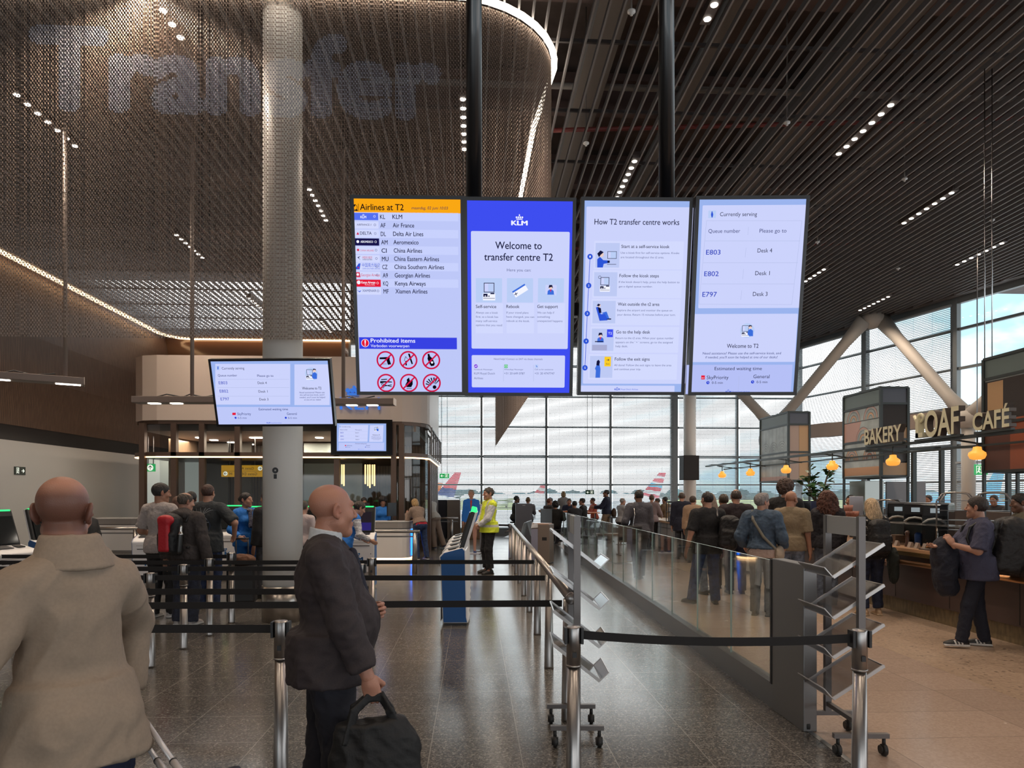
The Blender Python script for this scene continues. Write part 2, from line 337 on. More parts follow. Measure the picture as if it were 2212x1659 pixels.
w4 = MB(); w4.box((WL,-12,0), (WL+.012,WF,.12)); struct(w4, 'baseboard_left', M_TRIM)
# ---- back wall behind the office, with lit cove
wb = MB(); wb.box((WL-1.2,WF-.02,5.2), (-5.2,WF+.3,8.6)); struct(wb, 'wall_back', mat('polished_walnut', (.16,.085,.05), .12, spec=.8))
wb2 = MB(); wb2.box((WL-1.2,WF,0), (-5.2,WF+.3,5.2)); struct(wb2, 'wall_back_lower', M_WHW)
M_LED = emis('warm_led', (1.0,.60,.30), 3.2); M_LEDW = emis('white_led', (1.0,.86,.70), 6.0)
cv = MB(); cv.box((WL-.02,4,ZC-.06), (WL+.12,WF-1.2,ZC+.0)); cv.tube([(WL+.05,WF-1.2,ZC-.03),(WL+.2,WF-.7,ZC-.03),(WL+.5,WF-.32,ZC-.03),(WL+1.1,WF-.15,ZC-.03)], .05, 6); cv.box((WL+1.0,WF-.22,ZC-.06), (-5.2,WF-.12,ZC)); struct(cv, 'ceiling_cove_light', M_LED)
# ---- back and right facades: window bays with blinds
M_ALU = mat('grey_aluminium_frame', (.22,.24,.25), .45, .3); M_GLS = glass('clear_glazing', (.93,.97,.97), .8)
M_BLD = mat('blind_slat', (.42,.43,.44), .5, .2)
def bay(n, p, q, z_blind=(.35, 8.0), big=.09, blind=True):
    p = Vector((p[0],p[1],0)); q = Vector((q[0],q[1],0)); d = (q-p); L = d.length; d.normalize(); ang = math.atan2(d.y, d.x)
    f = MB()
    f.box((-big/2,-.10,0), (big/2,.08,8.3)); f.box((L-.03,-.05,0), (L,.05,8.3))
    for z in (2.15, 3.35, 4.61, 5.9, 7.2): f.box((0,-.05,z-.045), (L,.05,z+.045))
    f.box((0,-.08,0), (L,.06,.32)); f.box((0,-.08,8.05), (L,.08,8.7))
    w = struct(f, 'window_%d' % n, M_ALU); w.location = p; w.rotation_euler = (0,0,ang)
    g = MB(); g.add([(big/2,.02,.3),(L-.03,.02,.3),(L-.03,.02,8.1),(big/2,.02,8.1)], [(0,1,2,3)]); g.build('glass_pane', M_GLS, w)
    if blind:
        b = MB(); z = z_blind[0]
        while z < z_blind[1]:
            dz = .018; b.add([(big/2+.03,-.17,z-dz),(L-.06,-.17,z-dz),(L-.06,-.12,z+dz),(big/2+.03,-.12,z+dz)], [(0,1,2,3)]); z += .061
        for k in range(1, 5): b.beam((L*k/5,-.145,z_blind[0]), (L*k/5,-.145,z_blind[1]), .006, .004)
        b.box((big/2+.02,-.19,z_blind[1]), (L-.04,-.10,z_blind[1]+.06))
        b.build('window_blind', M_BLD, w)
nb = 0
for k in range(-2, 5): nb += 1; bay(nb, (.31+2.76*k, WF), (.31+2.76*(k+1), WF), big=.09 if k != 3 else .3)
ys = [30.7, 27.05, 23.25, 19.4, 15.5, 11.6, 7.7]
for i in range(6):
    nb += 1; bay(nb, (RX(ys[i]), ys[i]), (RX(ys[i+1]), ys[i+1]), z_blind=(.35, 8.0) if i < 2 else (.35, 2.75), big=.24)
wu = MB(); wu.box((-5.2,WF-.05,8.6), (14.3,WF+.1,10.8)); struct(wu, 'wall_back_upper', M_SLAB)
wv = MB()
for i in range(6): wv.beam((RX(ys[i]),ys[i],9.75), (RX(ys[i+1]),ys[i+1],9.75), .15, 2.1)
struct(wv, 'wall_right_upper', M_SLAB)
hb = MB()                                                     # bulkhead over the slanted windows
for i in range(6):
    a, b = Vector((RX(ys[i])-.45, ys[i], 8.28)), Vector((RX(ys[i+1])-.45, ys[i+1], 8.28)); hb.beam(a, b, .25, .16); hb.beam(a+Vector((.2,0,.28)), b+Vector((.2,0,.28)), .3, .16)
struct(hb, 'ceiling_edge', mat('edge_beam', (.10,.085,.08), .6))
# ---- round white columns
M_COLW = mat('white_column_paint', (.86,.84,.81), .38)
pc = PX(611, 9.83); pl_ = MB(); pl_.lathe([(.262,.48),(.262,10.6)], (pc.x,pc.y,0), 40); col = struct(pl_, 'pillar', M_COLW)
tag(col, 'round white pillar left of the centre, steel wrap at its foot', 'pillar')
wr = MB(); wr.lathe([(.275,0),(.275,.48)], (pc.x,pc.y,0), 40); wr.build('steel_wrap', mat('brushed_steel', (.46,.43,.40), .28, 1), col)
sg = Plane((pc.x-.03,pc.y-.266,1.98), (1,0,0), (0,0,1)); sg.ring(0,.05,.012,.04, M_BLK); sg.rect(-.02,-.06,.02,0, M_BLK); s_ = sg.mb.build('pillar_sticker', sg.mats, col); s_.matrix_world = sg.matrix()
pc2 = PX(1490, 28); p2 = MB(); p2.lathe([(.24,0),(.24,8.6)], (pc2.x,pc2.y,0), 28); col2 = struct(p2, 'pillar', M_COLW)
tag(col2, 'round white pillar by the far windows with a black loudspeaker strapped to it', 'pillar')
bx = MB(); c_ = PX(1490, 27.4); bx.box((c_.x-.30,c_.y-.22,ZF(1037,27.4)), (c_.x+.30,c_.y+.37,ZF(984,27.4)))
tag(bx.build('loudspeaker', mat('loudspeaker_black', (.02,.018,.02), .7), bevel=.02), 'black box loudspeaker high on the far white pillar', 'loudspeaker')
# ---- white tubular struts and ledge by the slanted windows
def RF(px, py, off=1.0):                                       # point of the plane `off` inside the slanted facade
    o = Vector((0,0,CAMH)); d = WP(px, py, 1.0)-o; # x + .257 y = 14.11+.257*30.7-off
    t = (14.11+.257*30.7-off)/(d.x+.257*d.y); return o+d*t
M_STR = mat('white_strut_paint', (.44,.41,.375), .6)
T1, B1, B0 = RF(1886, 690), RF(2092, 905), WP(1672, 925, 29.3)
ss = MB()
def strut(a, b): ss.tube([a, a.lerp(b,.2), a.lerp(b,.8), b], [.29,.20,.20,.29], 14)
strut(T1+Vector((-.3,0,0)), B0); strut(T1+Vector((.3,0,0)), B1); strut(B1, RF(2300, 690)); strut(B0, WP(1500, 740, 29.3))
for q in (T1, B1): ss.ball(q, (.42,.40,.34), 12)
ss.tube([B1, Vector((B1.x,B1.y,0))], .20, 12)
struct(ss, 'pillar_struts', M_STR)
lg = MB(); lg.beam(Vector((B0.x,B0.y,4.15)), Vector((B1.x,B1.y,4.15)), .3, .5); lg.beam(Vector((B1.x,B1.y,4.15)), Vector((RX(12)-1,12,4.15)), .3, .5); lg.cyl((B0.x-.5,B0.y,3.95), (B0.x,B0.y,3.95), .35, n=16); struct(lg, 'trim_3', mat('taupe_ledge', (.30,.24,.21), .5))
# ---- hall continues behind the camera
wr_ = MB(); wr_.box((-13,-12.3,3.2), (30,-12,10.8)); struct(wr_, 'wall_rear', mat('rear_wall', (.25,.22,.2), .8))
# ---- outdoors: apron, grass, tree line
ap = MB(); ap.box((-400,WF+2,-4.2), (500,290,-4)); struct(ap, 'ground', mat('apron_concrete', (.62,.63,.64), .8, noise=.08, nscale=.1))
gr = MB(); gr.add([(-1500,290,-4),(2000,290,-4),(3200,2200,-4),(-2600,2200,-4)], [(0,1,2,3)]); struct(gr, 'ground_grass', mat('airfield_grass', (.30,.36,.12), .9, noise=.25, nscale=.03))
gr2 = MB(); gr2.add([(300,-200,-4),(2600,-200,-4),(2600,290,-4),(500,290,-4)], [(0,1,2,3)]); struct(gr2, 'ground_side', MATS['apron_concrete'])
tl = MB()
for i in range(150): xx = -900+i*16+random.uniform(-5,5); yy = 900+random.uniform(-30,30); h = random.uniform(5,10); tl.ball((xx,yy,-4+h*.5), (14,8,h), 8)
tag(tl.build('treeline', mat('far_trees', (.07,.14,.16), .9, noise=.3, nscale=.05)), 'dark green belt of trees beyond the airfield', 'trees', kind='stuff')
# ---- chain curtain (a hanging bead curtain nobody could count)
def chain_curtain():
    P = []                                                      # strand positions along the rail
    x = -10.5
    while x < -.35: P.append((x, CW0)); x += .0192
    a = -90.0
    while a < 0: P.append((-.35+1.506*math.cos(math.radians(a)), 10.92+1.506*math.sin(math.radians(a)))); a += math.degrees(.021/1.506)
    y = 10.92
    while y < 29.6: P.append((1.156-(y-10.92)*.0153, y)); y += .034
    P = np.array(P); z0, z1, lk = 3.70, ZC-.05, .028
    nz_ = int((z1-z0)/lk); zz = z0+lk*(np.arange(nz_)+.5)
    Xs = np.repeat(P[:,0], nz_); Ys = np.repeat(P[:,1], nz_); Zs = np.tile(zz, len(P))
    par = (np.tile(np.arange(nz_), len(P)) + np.repeat(np.arange(len(P))*1, nz_)) % 2
    jit = np.repeat(rng.normal(0, .25, len(P)), nz_)
    th = np.where(par == 0, .75, -.75) + jit; N = len(Xs)
    prof = np.array([(0,-.58),(.45,-.3),(.45,.3),(0,.58),(-.45,.3),(-.45,-.3)]); w, h = .0165, lk*.98
    V = np.empty((N,6,3)); 
    for k,(u,v) in enumerate(prof): V[:,k,0] = Xs+u*w*np.cos(th); V[:,k,1] = Ys+u*w*np.sin(th); V[:,k,2] = Zs+v*h
    # printed word: links inside the letters carry a pale finish
    v, f = text_geo('Transfer'); v = np.array(v)
    a, b = WP(75,228,1), WP(945,228,1)
    t = CW0/a.y; xa, zb = a.x*t, CAMH+(a.z-CAMH)*t; t = CW0/b.y; xb = b.x*t; c = WP(500,78,1); t = CW0/c.y; zt = CAMH+(c.z-CAMH)*t
    sx = (xb-xa)/(v[:,0].max()-v[:,0].min()); sz = (zt-zb)/CAPH; tx = (v[:,0]-v[:,0].min())*sx+xa; tz = v[:,1]*sz+zb
    m = np.zeros(N, bool); front = np.abs(Ys-CW0) < 1e-3
    B8 = .045; OFF8 = [(math.cos(q)*B8*sx, math.sin(q)*B8*sz) for q in np.arange(0,6.28,.785)]
    Xf, Zf = Xs.copy(), Zs.copy()
    for (ox, oz), tri in ((o8, t8) for o8 in OFF8 for t8 in f):
        Xs, Zs = Xf-ox, Zf-oz
        for k in range(1, len(tri)-1):
            i0,i1,i2 = tri[0],tri[k],tri[k+1]
            d = (tz[i1]-tz[i2])*(tx[i0]-tx[i2])+(tx[i2]-tx[i1])*(tz[i0]-tz[i2])
            if abs(d) < 1e-12: continue
            A = ((tz[i1]-tz[i2])*(Xs-tx[i2])+(tx[i2]-tx[i1])*(Zs-tz[i2]))/d; B = ((tz[i2]-tz[i0])*(Xs-tx[i2])+(tx[i0]-tx[i2])*(Zs-tz[i2]))/d
            m |= (A >= -1e-6) & (B >= -1e-6) & (A+B <= 1+1e-6) & front
    me = bpy.data.meshes.new('chain_curtain'); me.vertices.add(N*6); me.vertices.foreach_set('co', V.reshape(-1))
    me.loops.add(N*6); me.loops.foreach_set('vertex_index', np.arange(N*6)); me.polygons.add(N); me.polygons.foreach_set('loop_start', np.arange(N)*6)
    me.materials.append(mat('bronze_chain', (.29,.22,.18), .5, .45)); me.materials.append(mat('pale_chain', (.40,.40,.46), .5, .2))
    me.polygons.foreach_set('material_index', m.astype(np.int32)); me.update(calc_edges=True)
    o = bpy.data.objects.new('chain_curtain', me); C.objects.link(o)
    tag(o, 'tall curtain of bronze metal chains printed with a pale lower-case word', 'curtain', kind='stuff')
    rl = MB(); pts = [(-10.5,CW0-.05,ZC-.03),(-.35,CW0-.05,ZC-.03)]+[(-.35+1.56*math.cos(math.radians(t)), 10.92+1.56*math.sin(math.radians(t)), ZC-.03) for t in range(-80,1,10)]+[(1.07-(y-10.92)*.0153,y,ZC-.05) for y in (12.6,18,24,29.6)]
    rl.tube(pts, .045, 8); r = tag(rl.build('curtain_rail', M_LEDW), 'white light line running along the top of the chain curtain', 'light')
chain_curtain()
# ================================================================== CEILING LIGHTS (rows of seven spots)
M_HOUS = mat('lamp_housing', (.10,.08,.075), .5); M_SPOT = emis('spot_lens', (1.0,.90,.78), 9.0)
def light_row(px, py, label, lit=80.0, name='ceiling_light'):
    yc = F_PX*(ZC-CAMH)/(HZ-py); p = PX(px, yc, ZC-.02); 
    if name in LR: t = dup(LR[name], p, 0.0, label)
    else:
        t = thing(name, label, 'ceiling light', p, 0.0, 'rows of spots in the slatted ceiling'); LR[name] = t
        h = MB(); h.box((-.07,-1.85,0), (.07,.12,.13)); h.build('lamp_housing', M_HOUS, t)
        for k in range(7): s = MB(); s.lathe([(.0,-.012),(.045,-.010),(.05,.0)], (0,-.285*k,0), 14); s.build('lamp_lens', M_SPOT, t)
    l = bpy.data.lights.new('row_lamp', 'AREA'); l.shape = 'RECTANGLE'; l.size = .1; l.size_y = 1.75; l.energy = lit; l.color = (1,.80,.62); l.spread = math.radians(140)
    lo = bpy.data.objects.new('row_lamp', l); C.objects.link(lo); lo.location = (p.x, p.y-.86, p.z-.05); return t
LR = {}
ROWS = [(390,78,'ceiling spot row above the first letters of the curtain word'), (162,313,'ceiling spot row at the left edge, above the hanging lamp'), (704,474,'ceiling spot row just right of the white pillar, over the airline board'),
 (437,555,'ceiling spot row midway between left wall and white pillar'), (1003,320,'ceiling spot row beside the black pole of the welcome screen'), (572,672,'ceiling spot row half hidden by the white pillar'),
 (714,716,'ceiling spot row seen low between white pillar and airline board'), (1528,38,'ceiling spot row at the top edge, right of the second black pole'), (1333,425,'ceiling spot row just above the how-it-works screen'),
 (1812,330,'longest looking ceiling spot row, upper right'), (1953,480,'ceiling spot row below the upper right one, toward the windows'), (2068,570,'ceiling spot row over the hanging cables of the bakery sign'),
 (1858,669,'ceiling spot row nearest the white strut head'), (1722,618,'ceiling spot row peeping out right of the queue screen')]
for px, py, lb in ROWS: light_row(px, py, lb)
# rows over the near hall, out of the frame above
for x, y in ((-3.5,1.2),(1.4,1.5),(5.4,2.0),(-8.0,2.2),(9.5,3.5),(4.2,6.4),(-1.2,-3.5),(3.6,-3.5),(-6.0,-3.5)):
    l = bpy.data.lights.new('row_lamp', 'AREA'); l.shape = 'RECTANGLE'; l.size = .1; l.size_y = 1.75; l.energy = 34; l.color = (1,.80,.62); l.spread = math.radians(140)
    lo = bpy.data.objects.new('row_lamp', l); C.objects.link(lo); lo.location = (x, y, ZC-.05)
# sprinkler heads
M_CHR = mat('chrome', (.6,.6,.6), .2, 1)
sp = None
for i, (px, py, lb) in enumerate(((1364,12,'sprinkler head at the top edge between the two black poles'), (1266,300,'sprinkler head left of the second black pole'), (1700,255,'sprinkler head in the middle of the right ceiling'), (1954,378,'sprinkler head between two spot rows at the right'), (2143,468,'sprinkler head near the right edge'), (1766,516,'sprinkler head just right of the queue screen'), (1940,574,'sprinkler head over the near bakery screen'))):
    yc = F_PX*(ZC-CAMH)/(HZ-py); p = PX(px, yc, ZC-.1)
    if sp is None:
        sp = thing('sprinkler', lb, 'sprinkler', p, 0, 'sprinkler heads in the ceiling'); m = MB(); m.cyl((0,0,.03),(0,0,2.5), .012, n=6); m.build('pipe', M_DUCT, sp)
        m = MB(); m.lathe([(.0,-.03),(.02,-.03),(.02,.0),(.055,.01),(.055,.03),(.0,.035)], n=12); m.build('rose', mat('white_enamel', (.7,.7,.7), .4), sp)
    else: dup(sp, p, label=lb)
# ================================================================== HANGING DISPLAYS
S1 = 1.05
BGP = ink(190,200,248); PAN = ink(204,211,252); PAN2 = ink(190,205,245,S1); EDGE = ink(155,180,238); NAVY = ink(20,22,60); DKB = ink(38,52,120); GREYT = ink(96,104,150); BLUE = ink(62,78,240); BLU2 = ink(45,85,215); KBL = ink(84,112,240)
WHT = ink(238,240,255,S1); ORG = ink(250,168,20); RED = ink(205,20,70); REDF = ink(228,25,55); BLK_ = ink(10,8,20); LINE = ink(176,186,226); SKIN = ink(235,205,195); LBL = ink(186,206,246); GRN = ink(40,190,90); PUR = ink(130,60,220); YEL = ink(250,205,40); MID = ink(60,110,220); PINK = ink(215,60,90); DNV = ink(24,20,75)
M_BEZ = mat('display_bezel', (.010,.010,.014), .3)
def display(name, label, px, py, yc, w, h, yaw, tilt, depth=.07):
    c = WP(px, py, yc); ya = -YAW+yaw
    ex = Vector((math.cos(ya), math.sin(ya), 0)); ey0 = Vector((0,0,1)); fw = Vector((ex.y,-ex.x,0))
    ey = (ey0*math.cos(tilt) + fw*math.sin(tilt)).normalized()
    P = Plane(c, ex, ey); t = thing(name, label, 'display screen', (0,0,0)); t.matrix_world = P.matrix(); b = .022
    fr = MB(); fr.box((-w/2,-h/2,-depth), (w/2,h/2,-.004)); fr.box((-w/2,-h/2,-.004), (-w/2+b,h/2,.004)); fr.box((w/2-b,-h/2,-.004), (w/2,h/2,.004)); fr.box((-w/2+b,h/2-b,-.004), (w/2-b,h/2,.004)); fr.box((-w/2+b,-h/2,-.004), (w/2-b,-h/2+b,.004))
    fr.box((-w*.3,-h*.3,-depth-.05), (w*.3,h*.3,-depth)); fr.build('bezel', M_BEZ, t)
    P.W, P.H, P.b, P.t = w, h, b, t; return P
def fin(P, name='screen_image'):
    o = P.mb.build(name, P.mats, P.t); return o
def fill(P, m): P.rect(-P.W/2+P.b, -P.H/2+P.b, P.W/2-P.b, P.H/2-P.b, m, 0)
TL, YD = math.radians(10.5), 4.62
def lines(P, rows, x0, cap, m=GREYT, layer=4, cw=None):
    for t, x1, y in rows: P.pt(t, x0, x1, y, cap, m, layer)
# --- airline board
A = display('airline_display', 'tilted upright screen with orange header listing airlines, leftmost of the four', 884, 643, YD, .708, 1.236, math.radians(1.4), TL)
fill(A, BGP)
a, b = A.W/2-A.b, A.H/2-A.b; A.rect(-a, A.uv(884,460)[1], a, b, ORG, 1)
A.pt('Airlines at T2', 778, 872, 454, 13, BLK_, 3, bold=.012); A.pt('maandag, 02 juni 10:03', 889, 967, 452.5, 6.2, DNV, 3, slant=.18)
A.prg(766, 448, 5, 6, BLK_, 3); A.pl([(758,440),(758,456)], 1, BLK_); A.pl([(774,440),(774,456)], 1, BLK_); A.pp([(762,444),(769,441),(766,447)], BLK_); A.pp([(764,455),(772,452),(773,456)], BLK_)
rows = [('KL','KLM',473,ink(84,112,240)),('AF','Air France',491.5,None),('DL','Delta Air Lines',510,None),('AM','Aeromexico',528,DNV),('CI','China Airlines',546,None),('MU','China Eastern Airlines',564,None),('CZ','China Southern Airlines',581.5,None),('A9','Georgian Airlines',599.5,None),('KQ','Kenya Airways',617,REDF),('MF','Xiamen Airlines',634,None)]
wid = [21,46,65,54,61,97,107,76,66,69]
for i, (c, nme, y, colr) in enumerate(rows):
    xs = 821+i*.85
    if i % 2 == 0: A.pr(758+i, y-14, 990, y+4, ink(196,205,248,S1), 1)
    A.pt(c, xs, xs+11+(3 if c in ('AM','MU') else 0), y, 9.2, NAVY, 3, bold=.012); A.pt(nme, 848+i*.7, 848+i*.7+wid[i], y, 9.2, NAVY, 3, bold=.012)
    A.pr(759+i*.9, y-13, 817+i*.7, y+2.5, colr or ink(210,217,254), 2)
A.pt('KLM', 779, 791, 471.5, 5.2, WHT, 3, bold=.03); q = A.uv(785,465.5); crown(A, q[0], q[1], .013, WHT, 3)
A.pt('AIRFRANCE //', 771, 803, 487.5, 4, DNV, 3); A.pt('DELTA', 778, 803, 507, 6.5, DNV, 3, bold=.01); A.pp([(770,507),(773,501),(776,507)], RED)
A.pt('AEROMEXICO', 779, 806, 524.5, 4.4, WHT, 3, bold=.02); A.pd(773,522,3,WHT)
A.pt('CHINA AIRLINES', 778, 808, 543, 3.6, PINK, 3); A.pd(773.5,540,2.6,PINK)
A.pt('CHINA EASTERN', 783, 804, 562.3, 3, DNV, 3); A.pt('中国东方航空', 783, 804, 558.5, 4, RED, 3); A.pp([(772,556),(779,553),(775,557),(779,562)], DNV)
A.pt('中国南方航空', 782, 821, 576.5, 6.5, BLU2, 3); A.pt('CHINA SOUTHERN AIRLINES', 783, 821, 581.8, 2.8, BLU2, 3); A.pp([(766,582),(775,569),(779,569),(777,582)], BLU2); A.pd(774,578,1.8,RED)
A.pt('Georgian Airways', 780, 821, 597, 6, PINK, 3); A.pp([(767,588),(777,588),(779,599),(770,599)], PINK); A.pd(773,593,2.6,WHT,4)
A.pt('Kenya Airways', 781, 811, 612.5, 5, WHT, 3, bold=.02); A.pd(775,610,4,WHT,3); A.pt('The Pride of Africa', 788, 810, 616.5, 2.4, WHT, 3)
A.pt('XIAMENAIR', 783, 813, 630.5, 5, DKB, 3); A.pp([(770,626),(776,629),(781,627),(777,631.5)], BLU2)
for i in range(10): A.prg(809+i*.85, rows[i][2]-5.5, 1.8, 2.4, WHT if rows[i][3] else DKB, 4)
A.pr(776, 729, 987, 754, ink(56,66,226), 2); A.pt('Prohibited items', 801, 897, 740, 8.5, WHT, 3, bold=.012); A.pt('Verboden voorwerpen', 801, 884, 750, 6, WHT, 3)
A.pd(789,741,8.6,REDF,3); A.prg(789,741,7.6,8.6,WHT,4); A.pp([(787.4,735),(790.6,735),(790,743),(788,743)], WHT, 4); A.pd(789,745.5,1.3,WHT,4)
for r in range(2):
    for c in range(3):
        x = 833+c*49.2+r*1.3; y = 778+r*49.2; A.prg(x,y,16.2,19.6,RED,4); A.pl([(x-11.5,y+11.5),(x+11.5,y-11.5)], 3.2, RED, 5)
        G = lambda *p: A.pp([(x+u,y+v) for u,v in p], BLK_, 3)
        if (r,c) == (0,0): G((-13,-6),(9,-7),(9,-2),(-13,-2)); G((1,-3),(8,-3),(12,9),(5,10)); [A.pl([(x+k,y+6),(x+k,y+10)],.8,BLK_) for k in (-5,-2,1)]
        if (r,c) == (0,1): G((-1,-14),(3,-14),(10,8),(7,9)); G((-7,2),(-4,1),(-3,11),(-6,12)); A.pl([(x-9,y+2),(x-6,y-8),(x-2,y-3)],1,BLK_)
        if (r,c) == (0,2): G((-8,-13),(-4,-14),(-2,-8),(3,-4),(8,8),(6,12),(0,13),(-3,9),(-8,-3),(-7,-8)); A.pd(x+2,y+5,2.4,WHT,4)
        if (r,c) == (1,0): G((-11,-8),(2,-9),(2,-7),(-11,-6)); G((-13,-4),(-3,-4),(12,-3),(13,-1),(-3,-1),(-13,1)); A.pl([(x-5,y+7),(x+12,y+4)],1.6,BLK_); A.pl([(x-5,y+4),(x+12,y+8)],1.6,BLK_); A.prg(x-8,y+3,1.4,2.6,BLK_); A.prg(x-7,y+9,1.4,2.6,BLK_)
        if (r,c) == (1,1): G((-8,4),(-4,-3),(-5,-7),(0,-12),(2,-5),(5,-3),(8,-6),(8,3),(5,9),(-5,9)); A.pl([(x-5,y+12),(x+6,y+12)],1.2,BLK_)
        if (r,c) == (1,2):
            for k in range(9): an = math.radians(185+k*22); G((4+5*math.cos(an-.1),6+5*math.sin(an-.1)),(4+17*math.cos(an-.09),3+15*math.sin(an-.09)),(4+17*math.cos(an+.09),3+15*math.sin(an+.09)),(4+5*math.cos(an+.1),6+5*math.sin(an+.1))) if abs(4+17*math.cos(an))<17 else None
            A.pd(x+6,y+9,4,BLK_)
fin(A)
# small drawings shared by the boards -------------------------------------------------
def kiosk_icon(P, x, y, s, L=4):
    P.pr(x-12*s, y-18*s, x+12*s, y+4*s, NAVY, L); P.pr(x-10.5*s, y-16.5*s, x+10.5*s, y+2.5*s, PAN, L+1); P.pr(x-2*s, y-16*s, x+10*s, y+2*s, LBL, L+2)
    P.pr(x-14*s, y+6*s, x+14*s, y+22*s, WHT, L); P.pr(x-13*s, y+7*s, x-3.5*s, y+14*s, NAVY, L+1); P.pr(x-10*s, y+11*s, x-7*s, y+13*s, WHT, L+2); P.pr(x+3*s, y+5*s, x+12*s, y+8*s, NAVY, L+1); P.pr(x-13*s, y+17*s, x+13*s, y+18*s, NAVY, L+1); P.pr(x-1.5*s, y+11*s, x+1*s, y+14*s, NAVY, L+1)
def attendant(P, x, y, s, L=4):
    P.pp([(x-9*s,y+12*s),(x-8*s,y+2*s),(x-3*s,y-2*s),(x+3*s,y-2*s),(x+8*s,y+2*s),(x+9*s,y+12*s)], MID, L); P.pd(x, y-7*s, 5*s, SKIN, L+1); P.pp([(x-6*s,y-6*s),(x-4*s,y-14*s),(x+4*s,y-14*s),(x+6*s,y-5*s),(x+2*s,y-9*s)], NAVY, L+2); P.pp([(x-2*s,y-2*s),(x+2*s,y-2*s),(x,y+6*s)], REDF, L+1)
# --- welcome board
B = display('welcome_display', 'tilted blue upright screen welcoming travellers, second of the four', 1122, 646, YD+.02, .708, 1.236, math.radians(1.4), TL)
fill(B, BLUE)
q = B.uv(1122,476); crown(B, q[0], q[1]+.004, .046, WHT, 3); B.pt('KLM', 1105, 1139, 486.5, 9.6, WHT, 3, bold=.045)
B.pr(1018, 500, 1228.5, 753.5, PAN, 1, .008); B.pr(1019, 767.5, 1220, 837, PAN, 1, .008)
B.pt('Welcome to', 1070, 1170, 538, 15.5, NAVY, 3, bold=.01); B.pt('transfer centre T2', 1046, 1194, 563, 15.5, NAVY, 3, bold=.01); B.pt('Here you can:', 1095, 1147, 586.5, 6.2, GREYT, 3)
for x0, x1 in ((1028,1084.5),(1095,1151.5),(1162,1218)): B.pr(x0, 601, x1, 653.5, LBL, 2, .004); B.pr(x0-.5, 655, x1+2, 720, ink(210,217,254), 2)
kiosk_icon(B, 1056.5, 628, .95)
B.pp([(1106,630),(1133,613),(1141,626),(1114,643)], WHT, 4); B.pp([(1106,630),(1133,613),(1135,616),(1108,633)], MID, 5); B.pl([(1111,637),(1118,633)],1.4,NAVY,5); B.pl([(1113,632),(1116,638)],1.4,NAVY,5)
B.pr(1178, 615.5, 1202.5, 635, PAN, 4, .005); B.pp([(1196,634),(1202,634),(1201,640)], PAN, 4); attendant(B, 1189.5, 627, .8, 5)
B.pt('Self-service', 1028, 1072, 665.5, 6.8, NAVY, 3, bold=.008); B.pt('Rebook', 1094, 1122, 665.5, 6.8, NAVY, 3, bold=.008); B.pt('Get support', 1160.5, 1205, 665.5, 6.8, NAVY, 3, bold=.008)
lines(B, [('Always use a kiosk',1075.5,677.5),('first, as a kiosk has',1076,686.5),('many self-service',1074,695.5),('options that you need',1084.5,704.5)], 1028, 4.3)
lines(B, [('If your travel plans',1141.5,677.5),('have changed, you can',1154,686.5),('rebook at the kiosk.',1144,695.5)], 1094, 4.3)
lines(B, [('We can help if',1197,677.5),('something',1188,686.5),('unexpected happens',1215,695.5)], 1160.5, 4.3)
B.pt('Need help? Contact us 24/7 via these channels', 1067, 1172, 777.5, 3.8, GREYT, 3)
B.pd(1028,791,4,PUR,3); B.pl([(1025.5,792.5),(1027.5,790),(1028.5,792),(1030.5,789.5)],.9,WHT,4); B.pr(1089.5,787.5,1096.5,794.8,GRN,3,.002); B.prg(1093,791,1.6,2.4,WHT,4); B.pr(1155.5,787.5,1162.5,795,LBL,3,.002); B.pl([(1158,789.5),(1160.5,793)],1.2,BLU2,4)
lines(B, [('Facebook Messenger',1064.5,799.5)], 1024, 2.9); lines(B, [('WhatsApp Messenger',1130.5,799.5)], 1089, 2.9); lines(B, [('Call us for assistance',1195,799.5)], 1155, 2.9)
lines(B, [('KLM Royal Dutch',1069,808.8),('Airlines',1043.5,819)], 1024, 4.4); lines(B, [('+31 20 649 0787',1133.5,808.8)], 1089, 4.4); lines(B, [('+31 20 4747747',1197.5,808.8)], 1155, 4.4)
for x in (1087.5,1152.5): B.pl([(x,788),(x,824)], .6, LINE, 3)
fin(B)
# --- how it works board
D = display('steps_display', 'tilted pale upright screen of five numbered steps, third of the four', 1369.5, 645, YD+.04, .708, 1.236, math.radians(1.0), TL)
fill(D, EDGE); D.pr(1263, 447, 1489, 829, PAN, 1, .006); D.pr(1250.5, 833, 1457, 848, PAN, 1, .005)
D.pt('How T2 transfer centre works', 1284, 1467, 485.5, 12, NAVY, 3, bold=.006)
stp = [('Start at a self-service kiosk',1342,1446,536,525,578,1286,1338,[('Use a kiosk first for self-service options. Kiosks',1467,548.5),('are located throughout the t2 area.',1434,558)]),
 ('Follow the kiosk steps',1338,1423,599,588,640,1283,1333,[("If the kiosk doesn't help, press the help button to",1467.5,611.5),('get a digital queue number.',1409.5,621)]),
 ('Wait outside the t2 area',1334.5,1424,660.5,650,698.5,1280,1329.5,[('Explore the airport and monitor the queue on',1452,672.5),('your device. Return 15 minutes before your turn.',1459,682)]),
 ('Go to the help desk',1331,1404,720.5,710,758,1278,1325.5,[('Return to the t2 area. When your queue number',1455,732.5),("appears on the ' + ' screens, go to the assigned",1452.5,741.5),('help desk.',1356,750)]),
 ('Follow the exit signs',1328,1403,779,769,816,1274,1323,[('All done? Follow the exit signs to leave the area',1450,791),('and continue your trip.',1384,799.5)])]
num = [(1274.5,554.5),(1271.5,617),(1268.5,677.5),(1266,737),(1263.5,794.5)]
D.pl(num, 1.2, BLU2, 3)
